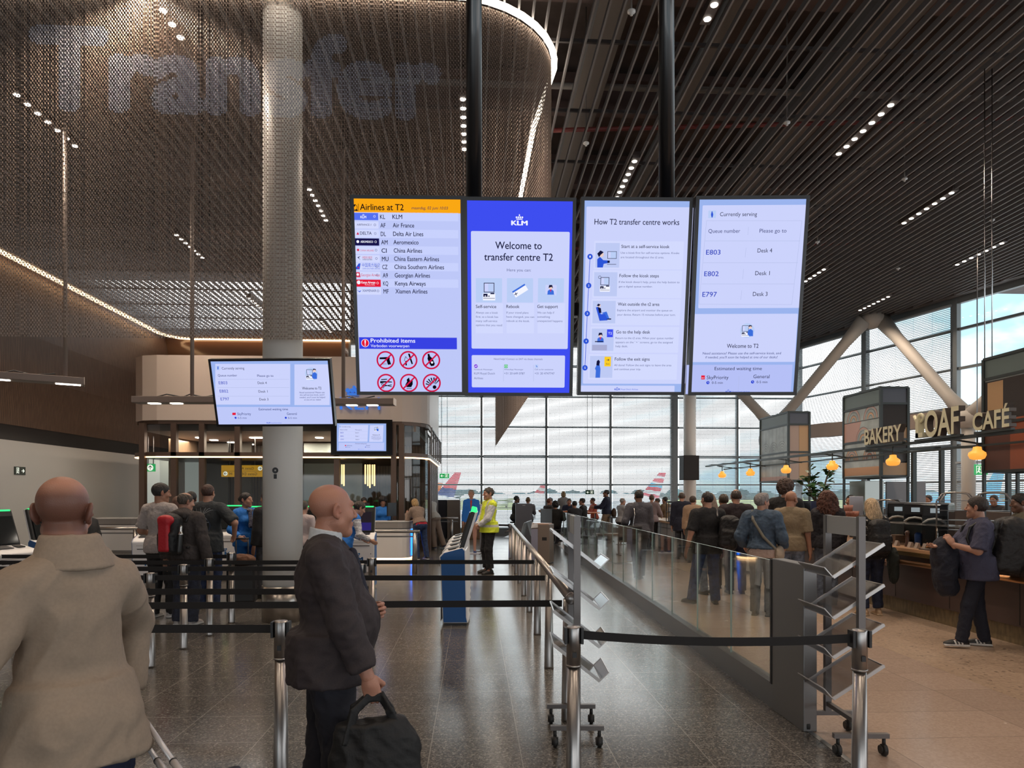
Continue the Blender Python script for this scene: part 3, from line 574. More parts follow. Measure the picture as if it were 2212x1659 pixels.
for i, (x, y) in enumerate(num): D.pd(x, y, 5.8, BLU2, 4); D.pt(str(i+1), x-1.4, x+1.4, y+2, 4.2, WHT, 5)
for t, x0, x1, y, ya, yb, xa, xb, ls in stp:
    D.pr(xa-3, ya-4, 1476-(y-536)*.055, yb+4, ink(211,218,254), 2, .004); D.pr(xa, ya, xb, yb, ink(190,202,244), 3)
    D.pt(t, x0, x1, y, 6.8, NAVY, 4, bold=.006)
    for s_, xe, yy in ls: D.pt(s_, x0-1.5, xe, yy, 4.2, GREYT, 4)
D.pp([(1290,578),(1290,560),(1296,555),(1303,562),(1316,563),(1316,568),(1304,570),(1302,578)], BLU2, 4); D.pd(1299,550,5,SKIN,4); D.pp([(1290,548),(1297,541),(1304,545),(1297,551),(1294,556)], NAVY, 5); D.pr(1312,543,1332,559,NAVY,4); D.pr(1313,544,1331,558,PAN,5); D.pr(1319,544,1331,558,LBL,6); D.pr(1312,563,1317,568,NAVY,5); D.pr(1311,570.5,1331,571.5,NAVY,4)
kiosk_icon(D, 1306.5, 613, .78); D.prg(1295.5,599,2.4,3.2,NAVY,4,a0=.3,a1=5.6)
D.pp([(1287,664),(1292,663),(1298,679),(1312,676),(1312,692),(1295,693)], BLU2, 4); D.pp([(1291,663),(1298,666),(1299,676),(1294,676)], NAVY, 5); D.pd(1294,660,3.4,SKIN,5); D.pp([(1289,660),(1292,656),(1297,658),(1293,662)], NAVY, 6); D.pp([(1299,676),(1310,673),(1316,688),(1312,689),(1307,679)], MID, 6); D.pr(1311,688,1320,690.5,NAVY,5)
D.pr(1279,745,1311,757,ink(168,172,210),4); attendant(D, 1297, 730, .8, 4); D.pr(1285,737,1303,739,NAVY,5); D.pr(1311,711.5,1324,728.5,BLUE,4,.002); D.pt('T2', 1313.5, 1321.5, 722.5, 5, WHT, 5)
D.pp([(1286,816),(1287,800),(1285,796),(1289,788),(1295,787),(1297,797),(1296,816)], MID, 4); D.pp([(1288,789),(1289,780),(1293,777),(1296,781),(1294,790)], NAVY, 5); D.pr(1305.5,770.5,1319.5,791.5,YEL,4,.002); D.pl([(1310,777.5),(1315.5,777.5)],1,NAVY,5); D.pl([(1313.5,775.5),(1315.7,777.5),(1313.5,779.5)],1,NAVY,5); D.pt('Exit', 1309, 1316.5, 787.5, 3, NAVY, 5)
q = D.uv(1333,838.5); crown(D, q[0], q[1], .012, BLU2, 3); D.pt('KLM', 1327.5, 1339, 842.8, 3.6, BLU2, 3, bold=.04); D.pt('Royal Dutch Airlines', 1342, 1378, 842.5, 3, BLU2, 3)
fin(D)
# --- queue board
def man_icon(P, x, y, s, L):
    P.pp([(x-9*s,y+9*s),(x-7*s,y-2*s),(x,y-6*s),(x+7*s,y-1*s),(x+7*s,y+15*s),(x-4*s,y+15*s)], MID, L); P.pd(x-1*s, y-11*s, 5*s, SKIN, L+1); P.pp([(x-6*s,y-11*s),(x-4*s,y-17*s),(x+3*s,y-16*s),(x+4*s,y-11*s),(x,y-14*s)], NAVY, L+2)
Q = display('queue_display', 'tilted pale upright screen of queue numbers and desks, rightmost of the four', 1614.5, 643.5, YD, .708, 1.236, math.radians(-.8), TL)
fill(Q, EDGE); Q.pr(1513, 443, 1739, 665.5, PAN, 1, .006); Q.pr(1497, 678, 1720, 782, PAN, 1, .006); Q.pr(1482, 788, 1710, 851, ink(182,192,246), 1)
Q.pr(1530,455,1546.5,471,LBL,3,.002); Q.pp([(1536.5,459),(1539.5,459),(1540.5,464),(1539,470),(1537,470),(1535.5,464)], BLU2, 4); Q.pd(1538,457.8,1.2,BLU2,4)
Q.pt('Currently serving', 1555, 1635, 467, 8.6, NAVY, 3); Q.pt('Queue number', 1530, 1598.5, 503, 8.2, ink(60,66,120), 3); Q.pt('Please go to', 1640.5, 1698.5, 502.5, 8.2, ink(60,66,120), 3)
for a_, b_, y, yd, c_ in (('E803','Desk 4',550,545.5,0),('E802','Desk 1',596.5,594.5,1),('E797','Desk 3',641,639.5,2)):
    Q.pt(a_, 1525-4*c_, 1556-4*c_, y, 10.2, ink(50,70,190), 3, bold=.008); Q.pt(b_, 1636-5*c_, 1667.5-5*c_, yd, 8.8, NAVY, 3)
for y, x0, x1 in ((520.5,1523,1728),(567.5,1519,1723),(613.5,1516,1716)): Q.pl([(x0,y),(x1,y)], .6, LINE, 3)
for x, y0, y1 in ((1617,490,508),(1611.5,535,556),(1606,581,603),(1602,627,648)): Q.pl([(x,y0),(x-2,y1)], .6, LINE, 3)
Q.pl([(1526,477),(1732,477),(1710,658),(1510,657),(1526,477)], .6, LINE, 3)
Q.pd(1614,714,15.5,LBL,3); kiosk_icon(Q, 1610, 714, .6, 4); man_icon(Q, 1621, 715, .75, 7)
Q.pt('Welcome to T2', 1570, 1638, 751.5, 8.6, NAVY, 3, bold=.006); Q.pt('Need assistance? Please use the self-service kiosk, and', 1517.5, 1686.5, 765.5, 5, DKB, 3, slant=.1); Q.pt("if needed, you'll soon be helped at one of our desks!", 1523.5, 1679, 774, 5, DKB, 3, slant=.1)
Q.pt('Estimated waiting time', 1543.5, 1645.5, 799.5, 7, NAVY, 3); Q.pt('SkyPriority', 1526.5, 1573.5, 819, 7.6, NAVY, 3); Q.pt('General', 1627, 1662, 817, 7.6, NAVY, 3); Q.pr(1514.5,811,1522.5,819.5,REDF,3); Q.pt('SKY', 1515.5, 1521.5, 817.5, 2.4, WHT, 4)
for x, y in ((1529,826.5),(1625.5,825)): Q.pd(x, y, 3.4, ink(30,60,210), 3); Q.pl([(x,y-2),(x,y),(x+1.4,y+1)], .7, WHT, 4); Q.pt('0-5 min', x+8.5, x+32, y+2.6, 5, NAVY, 3)
Q.pl([(1596.5,812),(1594.5,842)], .6, LINE, 3)
q = Q.uv(1573,843.5); crown(Q, q[0], q[1], .012, BLU2, 3); Q.pt('KLM', 1567.5, 1579, 848, 3.6, BLU2, 3, bold=.04); Q.pt('Royal Dutch Airlines', 1582, 1619, 847.5, 3, BLU2, 3)
fin(Q)
# --- landscape queue board hung on the white column, and the small one set in the office glass
def queue_wide(P, X, Y, fine=True):                             # X, Y map design coordinates of the wide layout to photo pixels
    def tx(t, x0, x1, yb, cap, m, **k): a = X(x0,yb), X(x1,yb); P.pt(t, a[0], a[1], Y((x0+x1)/2,yb), cap*(Y(0,100)-Y(0,0))/100, m, 3, **k)
    def rc(x0, y0, x1, y1, m, L=1): P.pp([(X(x0,y0),Y(x0,y0)),(X(x0,y1),Y(x0,y1)),(X(x1,y1),Y(x1,y1)),(X(x1,y0),Y(x1,y0))][::1], m, L)
    fill(P, EDGE); rc(465,786,627,874,PAN); rc(636,787,712,875,PAN); rc(468,879,720,918,ink(190,200,248))
    rc(466,790,475.5,799.5,LBL,2); rc(470,791.5,472,798,BLU2,3)
    tx('Currently serving',479.5,528,798,5.2,NAVY); tx('Queue number',471,512.5,813.3,5,DKB); tx('Please go to',556,591,814,5,DKB)
    for a_, b_, y, yd, k in (('E803','Desk 4',830,829.5,0),('E802','Desk 1',848,848,1),('E797','Desk 3',865,865,2)): tx(a_,473+2*k,491.5+2*k,y,6.4,ink(50,70,190)); tx(b_,557+1.8*k,576.5+1.8*k,yd,5.2,NAVY)
    for y in (819,837,855.5): rc(470,y,625,y+.6,LINE,2)
    x, y = X(673,808), Y(673,808); s = (X(700,808)-X(600,808))/100; P.pd(x, y, 14*s, LBL, 2); kiosk_icon(P, x-4*s, y, .55*s, 3); man_icon(P, x+7*s, y, .7*s, 6)
    tx('Welcome to T2',653,694.5,841.3,5.6,NAVY,bold=.006)
    for k, (t, x0, x1) in enumerate((('Need assistance? Please use',647,701.5),('the self-service kiosk, and if',648,701),("needed, you'll soon be helped",647.5,702.5),('at one of our desks!',657.5,693.5))): tx(t,x0,x1,849.3+5.2*k,3.2,DKB)
    tx('Estimated waiting time',559.5,622.5,886.3,5,DKB); tx('SkyPriority',513,542.5,896.7,5.4,DKB); tx('General',620,641.5,896.2,5.2,DKB); rc(502,891.5,509.5,896.5,REDF,3)
    for x0 in (509,617.5): P.pd(X(x0,902.4), Y(x0,902.4), 2.2*s, ink(30,60,210), 3); tx('0-5 min',x0+5,x0+24,904.5,3.6,DKB)
    tx('KLM',576.5,584,914.5,2.4,BLU2,bold=.04); tx('Royal Dutch Airlines',586,608.5,914.5,2,BLU2)
Vd = display('queue_board', 'wide tilted queue number screen in front of the round white pillar', 588.5, 849, 7.35, 1.236, .688, math.radians(-2), math.radians(17))
queue_wide(Vd, lambda x, y: x, lambda x, y: y); fin(Vd)
Kd = display('office_queue_screen', 'small wide queue number screen set in the upper glass of the office', 781, 944.5, 20.35, 1.42, .82, math.radians(3), 0, .06)
queue_wide(Kd, lambda x, y: 729+(x-455)*.388-(y-780)*.02, lambda x, y: 915.5+(y-780)*.411); fin(Kd)
f = MB(); f.box((-.86,-.50,-.05), (.86,.50,-.012)); f.build('black_surround', M_BLKG, Kd.t)
# hanger poles and beam
M_POLE = mat('black_pole_paint', (.006,.006,.008), .28, coat=.5)
for px, lb in ((1024,'thick black ceiling pole holding the screens, the one over the welcome screen'), (1439.5,'thick black ceiling pole holding the screens, the one over the steps screen')):
    c = PX(px, 5.0); p = MB(); p.cyl((0,0,2.86),(0,0,10.6), .055, n=24); p.cyl((0,0,2.86),(0,0,3.1), .075, n=20)
    o = tag(p.build('hanger_pole', M_POLE, loc=(c.x,c.y,0)), lb, 'pole', 'black poles carrying the four screens')
    if px < 1100: hp = o
hb_ = MB(); a_, b_ = PX(905, 5.0, 2.98)-hp.location, PX(1600, 5.0, 2.98)-hp.location; hb_.beam(a_, b_, .07, .09); hb_.build('crossbeam', M_POLE, hp)
for P_ in (A, B, D, Q): m_ = MB(); m_.box((-.06,-.06,-.36), (.06,.06,-.12)); m_.build('wall_mount', M_POLE, P_.t)
d_ = WP(588,849,7.35)
vp = MB(); vp.beam(d_+Vector((0,.09,.03)), Vector((pc.x,pc.y-.255,d_.z+.1)), .08, .08); vo = vp.build('wall_bracket', M_BLK, Vd.t); vo.matrix_local = Vd.matrix().inverted()
# ================================================================== QUEUE BARRIERS, RAILS, RACKS
M_ST = mat('brushed_steel_tube', (.36,.34,.33), .33, 1); M_STD = mat('dark_steel', (.22,.21,.21), .4, .9); M_BELT = mat('black_webbing', (.010,.009,.010), .75)
BELT_Z, POST_H = .885, .935
PR = {}
def post(px, yc, label, group='steel queue posts', pos=None):
    p = pos or PX(px, yc)
    if 'p' in PR: return dup(PR['p'], p, 0, label)
    t = thing('queue_post', label, 'barrier post', p, 0, group); PR['p'] = t
    m = MB(); m.lathe([(.047,0),(.046,.02),(.036,.70)], n=24); m.build('post_tube', M_ST, t)
    m = MB(); m.lathe([(.042,.70),(.042,.925),(.038,.935),(.0,.936)], n=24); m.lathe([(.044,.70),(.044,.712)], n=24); m.build('belt_head', M_ST, t)
    for bx in (((-.055,-.032,.835),(-.040,.032,.93)), ((.040,-.032,.835),(.055,.032,.93))): m = MB(); m.box(*bx); m.build('belt_clip', M_BLK, t)
    m = MB(); m.box((-.012,-.046,.76),(.012,-.040,.79)); m.build('keyhole', M_BLK, t); return t
def belt(p, q, label, sag=.0, z=BELT_Z, w=.05):
    m = MB(); p, q = Vector((p.x,p.y,z)), Vector((q.x,q.y,z)); n = 10; d = (q-p).normalized(); nx = Vector((-d.y,d.x,0))*.0015; vs = []
    for i in range(n+1):
        t = i/n; c = p.lerp(q, t)-p; c.z -= sag*4*t*(1-t); vs += [c+nx+Vector((0,0,w/2)), c+nx-Vector((0,0,w/2)), c-nx-Vector((0,0,w/2)), c-nx+Vector((0,0,w/2))]
    fs = [(4*i+k, 4*i+(k+1)%4, 4*i+4+(k+1)%4, 4*i+4+k) for i in range(n) for k in range(4)]+[(0,1,2,3),(4*n+3,4*n+2,4*n+1,4*n)]
    m.add(vs, fs); return tag(m.build('barrier_belt', M_BELT, loc=p), label, 'barrier belt', 'black queue belts')
# handrail in the middle, its posts double as belt anchors
RW = lambda y: .70+.020*(y-5.3)
hr = thing('handrail', 'long steel handrail on tapered posts running toward the windows, right of the blue kiosks', 'handrail', (RW(5.3),5.3,0))
m = MB(); a, b = Vector((0,-.12,.955)), Vector((RW(18.2)-RW(5.3), 12.9, .955)); m.cyl(a, b, .037, n=20); m.ball(a, (.045,.03,.045), 14); m.build('rail_tube', M_ST, hr)
RPY = (5.42, 7.09, 8.8, 10.5, 12.2, 13.9, 15.6, 17.4)
for y in RPY:
    m = MB(); m.lathe([(.047,0),(.046,.02),(.032,.92)], (RW(y)-RW(5.3), y-5.3, 0), 20); m.build('rail_post', M_ST, hr)
# rows: depth at the frame centre, from px .. to px (posts between)
def row(yc, xa, xb, lab, endp=None): belt(PX(xa, yc), endp or PX(xb, yc), lab)
yl = lambda px, yc: yc
post(607, 4.41, 'nearest steel queue post, left of the suited man'); post(325, 7.14, 'steel queue post just right of the beige coat'); post(397, 8.0, 'steel queue post in front of the red backpack man')
post(453, 8.75, 'steel queue post in front of the man in the dark printed t-shirt'); post(500, 9.62, 'steel queue post in front of the woman in blue uniform'); post(803, 8.82, 'steel queue post right behind the suited man, holding the belt to the handrail')
post(780, 8.06, 'short looking steel queue post half hidden by the suited man'); post(700, 6.11, 'steel queue post hidden behind the suited man'); post(35, 8.02, 'steel queue post left of the beige coat man'); post(-160, 4.4, 'steel queue post outside the left edge of the frame')
row(9.62, -260, 500-8, 'farthest black belt, ending at the post before the woman in blue')
belt(PX(-260,8.75), PX(453-7,8.75), 'black belt second from the back, left of the printed t-shirt man'); belt(PX(453+7,8.75), PX(803-7,8.8), 'black belt second from the back, crossing in front of the white pillar'); belt(PX(803+8,8.82), Vector((RW(8.8)-.04,8.8,0)), 'black belt from the hidden post to the handrail, crossing the blue kiosk highest')
belt(PX(-260,8.0), PX(35-9,8.02), 'black belt third from the back at the left edge'); belt(PX(35+9,8.02), PX(397-9,8.0), 'black belt third from the back, behind the beige coat'); belt(PX(397+9,8.0), PX(780-9,8.06), 'black belt third from the back, right of the red backpack man')
belt(PX(-260,7.08), PX(325-9,7.14), 'black belt fourth from the back, left of the coat'); belt(PX(325+9,7.14), Vector((RW(7.09)-.04,7.09,0)), 'long black belt fourth from the back, passing behind the suited man to the handrail')
row(6.11, -260, 690, 'black belt third from the front, ending behind the suited man'); belt(PX(-260,5.26), Vector((RW(5.42)-.04,5.42,0)), 'black belt second from the front, reaching the near end of the handrail'); row(4.41, -152, 607-15, 'nearest left black belt, ending at the post beside the suited man')
# two big posts in front with the wide belt
NP = post(1239, 4.22, 'big steel belt post in the middle foreground, before the left leaflet rack'); a_ = PX(1239,4.22)
FP = post(1857, 4.12, 'big steel belt post in the right foreground, before the right leaflet rack'); b_ = PX(1857,4.12)
belt(a_+Vector((.045,0,0)), b_-Vector((.045,0,0)), 'wide black belt hung between the two foreground posts', .03)
# low belt barrier in the distance
p = PX(1102,19.5); post(1102, 19.5, 'far dark belt post near the seat benches'); belt(PX(1102,19.5)-Vector((.04,0,0)), PX(1072,19.8), 'short far belt beside the man in the yellow vest')
# ---- leaflet racks on castors
M_RACK = mat('grey_rack_frame', (.16,.15,.15), .4, .5); M_ACR = glass('clear_acrylic', (.70,.70,.71), 2.2, .16); M_CAST = mat('castor_black', (.015,.015,.016), .5); M_HEAD = mat('rack_header', (.42,.43,.43), .5)
def rack(label, y0, y1, x0, face, trays, tilt, L=.40, base=.36):
    c = c2w(x0, (y0+y1)/2, 0); t = thing('leaflet_rack', label, 'leaflet rack', c, -YAW, 'wheeled leaflet racks'); d = (y1-y0)/2; s = face
    for sg in (-1, 1):
        m = MB(); m.box((-.022,sg*d-.02,.14),(.022,sg*d+.02,1.56)); m.build('upright', M_RACK, t)
        f = MB(); f.beam((-base/2,sg*d,.13),(base/2,sg*d,.13), .035, .03); fo = f.build('foot', M_RACK, t)
        for e in (-1, 1):
            w = MB(); x = e*(base/2-.03); w.cyl((x-.012,sg*d,.038),(x+.012,sg*d,.038), .038, n=14); w.cyl((x-.022,sg*d+.01,.036),(x+.022,sg*d+.01,.036), .028, n=12); w.cyl((x,sg*d,.06),(x,sg*d,.12), .012, n=8); w.build('castor', M_CAST, fo)
    h = MB(); h.box((-.014,-d+.02,1.43),(.014,d-.02,1.555)); h.build('header_board', M_HEAD, t)
    b = MB(); b.beam((0,-d,.20),(0,d,.20), .03, .03); b.build('crossbar', M_RACK, t)
    for z in trays:
        m = MB(); up = Vector((-s*L*math.cos(tilt)/2, 0, z+L*math.sin(tilt)/2)); dn = Vector((s*L*math.cos(tilt)/2, 0, z-L*math.sin(tilt)/2)); nr = Vector((s*math.sin(tilt),0,math.cos(tilt)))
        e = d-.03; k = nr*.004
        m.add([up+Vector((0,-e,0)),up+Vector((0,e,0)),dn+Vector((0,e,0)),dn+Vector((0,-e,0)),up+k+Vector((0,-e,0)),up+k+Vector((0,e,0)),dn+k+Vector((0,e,0)),dn+k+Vector((0,-e,0))], [(0,1,2,3),(4,7,6,5),(0,3,7,4),(1,5,6,2),(0,4,5,1),(3,2,6,7)])
        lip = dn+nr*.075+Vector((s*.015,0,.0)); m.beam(dn+Vector((0,0,0)), lip, e*2, .004, up=(0,1,0)) if False else m.add([dn+Vector((0,-e,0)),dn+Vector((0,e,0)),lip+Vector((0,e,0)),lip+Vector((0,-e,0)),dn+Vector((s*.004,-e,0)),dn+Vector((s*.004,e,0)),lip+Vector((s*.004,e,0)),lip+Vector((s*.004,-e,0))], [(0,1,2,3),(4,7,6,5),(0,3,7,4),(1,5,6,2),(3,2,6,7)])
        tr_ = m.build('leaflet_tray', M_ACR, t)
        r = MB()
        for sg in (-1, 1): r.beam(up+Vector((0,sg*e,0)), dn+Vector((0,sg*e,0)), .010, .022); r.beam(dn+Vector((0,sg*e,0)), lip+Vector((0,sg*e,0)), .006, .006)
        r.beam(lip+Vector((0,-e,0)), lip+Vector((0,e,0)), .006, .006); r.beam(dn+Vector((0,-e,0)), dn+Vector((0,e,0)), .008, .008); r.beam(up+Vector((0,-e,0)), up+Vector((0,e,0)), .008, .008); r.build('tray_rim', mat('tray_edge', (.55,.55,.56), .25, .3), tr_)
    return t
rack('grey leaflet rack on castors behind the big middle post, seen edge on', 4.88, 5.38, .44, 1, (1.33,1.05,.79,.56), math.radians(38), .40, .36)
rack('grey leaflet rack on castors with four empty clear trays, at the right', 4.72, 5.22, 2.28, -1, (1.27,1.0,.74,.47), math.radians(33), .40, .36)
# ---- glass balustrade
bl = thing('glass_balustrade', 'long glass balustrade with grey kickplate dividing queue hall and bakery', 'balustrade', (GX(5.1),5.1,0))
M_KP = mat('grey_anodised', (.20,.195,.195), .38, .7); M_GB = glass('balustrade_glass', (.92,.96,.95), 1.2, .015); M_GE = mat('green_glass_edge', (.55,.72,.68), .2)
g = lambda y: GX(y+.1)-GX(5.1)
m = MB(); m.beam((g(5.0)+.0,0,.1),(g(21.8),16.8,.1), .10, .2); m.build('kick_plate', M_KP, bl)
m = MB(); m.box((-.05,-.03,.0),(.05,.52,1.20)); ep = m.build('end_panel', M_KP, bl, bevel=.006); m = MB(); m.box((-.055,.52,.2),(.055,.55,1.19)); m.build('dark_joint', M_BLK, ep)
y = .56
while y < 16.6:
    m = MB(); y2 = y+1.12; m.add([(g(5+yy)+dx,yy,z) for yy in (y+.004,y2-.004) for dx in (-.008,.008) for z in (.18,1.17)], [(0,1,3,2),(4,6,7,5),(0,4,5,1),(2,3,7,6)])
    m.mi = 1; m.add([(g(5+yy)+dx,yy,1.171) for yy in (y+.004,y2-.004) for dx in (-.008,.008)], [(0,1,3,2)]); m.add([(g(5+yy)+dx,y2-.004,z) for yy in (y2,) for dx in (-.008,.008) for z in (.18,1.17)], [(0,1,3,2)])
    m.build('glass_panel', [M_GB, M_GE], bl); y = y2
# ---- recycling bin, benches, grey cabinet
b0 = FL(1172,1216); t = thing('recycling_bin', 'grey metal recycling bin with sloped white side flap beside the glass balustrade', 'bin', b0, -.35)
m = MB(); m.prism([(-.24,-.18),(-.05,-.24),(.24,-.24),(.24,.22),(-.24,.22)], .02, .98); m.build('bin_body', mat('taupe_metal', (.21,.17,.15), .45, .4), t, bevel=.01)
m = MB(); m.add([(-.25,-.19,.88),(-.055,-.25,.90),(-.055,-.25,.99),(-.22,-.18,1.03),(-.25,.2,.99),(-.25,.2,.9)], [(0,1,2,3),(0,3,4,5)]); m.build('bin_flap', mat('pale_flap', (.65,.67,.72), .4), t)
m = MB(); m.box((-.2,-.2,.975),(.2,.18,1.0)); m.build('bin_lid', mat('copper_lid', (.45,.25,.17), .4), t); m = MB(); m.box((.05,-.243,.58),(.17,-.235,.66)); m.build('bin_slot', M_BLK, t)
m = MB(); m.add([(-.245,-.185,.05),(-.06,-.243,.05),(-.06,-.243,.87),(-.245,-.185,.86)], [(0,1,2,3)]); m.build('bin_side', mat('lilac_panel', (.30,.31,.42), .4, .3), t)
M_SEAT = mat('perforated_steel_seat', (.42,.44,.46), .35, .8)
def bench(label, c, rz, n=3):
    t = thing('seat_bench', label, 'seat bench', c, rz, 'airport seat benches'); L = n*.56
    m = MB(); m.beam((0,-L/2,.36),(0,L/2,.36), .06, .08); [m.beam((0,s*L*.4,.36),(0,s*L*.4,.04), .06, .06) or m.beam((-.28,s*L*.4,.03),(.28,s*L*.4,.03), .06, .04) for s in (-1,1)]; m.build('bench_frame', M_STD, t)
    for k in range(n):
        y = -L/2+.56*(k+.5); m = MB(); pr = [(.26,.43),(.22,.45),(.0,.42),(-.20,.40),(-.25,.46),(-.30,.65),(-.36,.86),(-.38,.88)]
        for i in range(0, 14):
            y0 = y-.25+.036*i; pts = [(a, y0+.013, b) for a, b in pr]
            for p0, p1 in zip(pts[:-1], pts[1:]): m.beam(p0, p1, .024, .012)
        m.build('seat', M_SEAT, t)
    for k in range(n+1):
        y = -L/2+.56*k; m = MB(); m.tube([(-.2,y,.40),(-.16,y,.62),(.12,y,.64),(.2,y,.60)], .016, 6); m.build('armrest', M_STD, t)
    return t
bench('row of perforated steel seats facing away from the bin, the left one', PX(1112,22.3), math.radians(170)); bench('row of perforated steel seats behind the bin, the right one', PX(1168,23.2), math.radians(-10))
c = PX(1131,25); m = MB(); m.box((-.28,-.15,0),(.28,.15,1.42)); o = m.build('grey_cabinet', mat('slate_cabinet', (.14,.145,.17), .5), loc=c, bevel=.01); tag(o, 'tall plain slate grey cabinet behind the seat benches', 'cabinet'); m = MB(); m.box((-.05,-.16,1.34),(.05,-.15,1.37)); m.build('label_plate', M_HEAD, o)
c = PX(1180,24); m = MB(); m.box((-.19,-.03,0),(.19,.03,1.25)); tag(m.build('smoked_glass_screen', mat('smoked_panel', (.09,.10,.11), .15, .1), loc=c), 'dark smoked panel between bench and balustrade', 'partition screen')
# ================================================================== TRANSFER OFFICE, DESKS, KIOSKS
M_FAS = mat('warm_white_fascia', (.62,.52,.46), .4); M_GOF = glass('office_glass', (.70,.72,.70), 1.0, .03); M_POSTB = mat('bronze_mullion', (.13,.085,.065), .38, .5)
OY = 20.5                                                     # depth of the office front at the frame centre
o0 = PX(275, OY); o1 = PX(842, OY); XL, XR, YF = o0.x, o1.x, o1.y+.02    # front runs along the building axis
YF = PX(560, OY).y
def rr(r, n=6): return [(XR+r*math.sin(math.radians(a)), YF+r-r*math.cos(math.radians(a))) for a in [90*i/n for i in range(n+1)]]
def band(z0, z1, inset=0.0, R=1.05, back=27.5):
    R_ = R-inset; c = [(XL+inset+.9*(1-math.cos(math.radians(a))), YF+inset+.9-.9*math.sin(math.radians(a))) for a in (0,30,60,90)]
    return [(XL+inset, back)]+c+[(XR+(R_)*math.sin(math.radians(a)), YF+R-R_*math.cos(math.radians(a))) for a in (0,18,36,54,72,90)]+[(XR+R_, back)]
off = thing('transfer_office', 'glass fronted transfer office with warm white fascia and rounded corner', 'office', (0,0,0))
m = MB(); m.prism(band(3.82, 5.66), 3.82, 5.66); m.build('fascia', M_FAS, off)
m = MB(); m.prism(band(3.74,3.82,.03), 3.72, 3.82); m.build('soffit_trim', M_POSTB, off)
m = MB(); m.prism(band(0,0,-.02), 2.80, 2.92); m.build('transom', M_POSTB, off)
m = MB(); p = band(0,0,-.01)[1:-1]; m.tube([(a,b,2.785) for a,b in p]+[(XR+1.06,27.4,2.785)], .022, 6); m.build('led_strip', M_LED, off)
gp = band(0,0,.06)
for i, (q0, q1) in enumerate(zip(gp[4:-1], gp[5:])):
    g_ = MB(); n = 7 if i == 0 else 1
    for k in range(n):
        a, b = Vector(q0).lerp(Vector(q1), k/n), Vector(q0).lerp(Vector(q1), (k+1)/n); g_ = MB(); g_.add([(a.x,a.y,.9),(b.x,b.y,.9),(b.x,b.y,3.74),(a.x,a.y,3.74)], [(0,1,2,3)]); g_.build('glass_pane', M_GOF, off)
for px in (316, 382, 441, 516, 727, 851, 868): c = PX(px, OY+.1); m = MB(); m.box((c.x-.075,YF-.02 if px < 850 else c.y-.1,0),(c.x+.075,YF+.16 if px < 850 else c.y+.1,3.74)); m.build('mullion', M_POSTB, off)
m = MB()
for k in range(9): yy = YF+1.4+.55*k; m.box((XR+.93,yy-.11,0),(XR+1.06,yy+.11,2.78))
m.build('timber_fins', mat('dark_timber_fin', (.085,.05,.038), .45), off)
rl = MB()
for k in range(6): yy = YF+.8+1.15*k; rl.beam((XR+1.12,yy,2.9),(XR+1.12,yy,3.72), .05, .05)
rl.beam((XR+1.12,YF+.8,3.70),(XR+1.12,YF+6.6,3.70), .05, .05); rl.build('side_railing', M_STD, off)
m = MB(); m.box((XL+.3,27.3,0),(XR+1.0,27.5,3.74)); m.box((XL+.15,YF+2.6,0),(XL+.25,27.3,3.74)); m.build('rear_partition', M_OAK, off)
m = MB(); m.box((XL+.3,YF+.3,3.55),(XR+.7,27.3,3.72)); m.build('inner_ceiling', mat('office_ceiling', (.24,.20,.18), .6), off)
for px, w in ((462,1.0),(525,.6),(700,1.35),(745,1.2)): c = PX(px, 25); m = MB(); m.box((c.x-w/2,c.y-.05,0),(c.x+w/2,c.y+.05,3.5)); m.build('inner_screen_wall', mat('pale_glass_wall', (.62,.70,.68), .25) if px in (700,745) else mat('mesh_screen', (.13,.12,.11), .5), off)
for px in (345, 408, 345+30): c = PX(px, 24); m = MB(); m.box((c.x-.42,c.y-.04,.0),(c.x+.42,c.y+.04,2.9)); m.build('inner_white_panel', mat('backlit_panel', (.55,.62,.60), .4, emit=.22), off)
for px, py, yc in ((432,930,23),(462,945,24),(500,952,25),(548,927,23),(562,927,23),(690,930,23),(540,990,26)): c = WP(px, py, yc); m = MB(); m.box((c.x-.11,c.y-.1,3.52),(c.x+.11,c.y+.1,3.545)); m.build('downlight', M_SPOT, off)
for x in (-9.2,-6.6,-4.2):
    l = bpy.data.lights.new('office_lamp', 'AREA'); l.size = 1.6; l.energy = 120; l.color = (1,.85,.68); lo = bpy.data.objects.new('office_lamp', l); C.objects.link(lo); lo.location = (x, YF+3.2, 3.5)
# golden tube lamps in the office
M_TUBE = emis('golden_tube', (1,.62,.25), 2.2)
for px, py, n, lb in ((733,1030,5,'cluster of glowing golden tubes hanging behind the office glass, over the suited man'), (799,1035,5,'cluster of glowing golden tubes in the office, further right')):
    c = WP(px, py, 22.3); t = thing('tube_lamp', lb, 'pendant lamp', (c.x,c.y,3.5), 0, 'tube lamps in the office')
    r = MB(); r.cyl((0,0,-.9),(0,0,0), .01, n=6); r.build('lamp_cord', M_BLK, t)
    for k in range(n): q = MB(); q.cyl((-.14+.07*k,.05*(k%2),-1.45-.06*(k%3)),(-.14+.07*k,.05*(k%2),-.85), .022, n=8); q.build('glow_tube', M_TUBE, t)
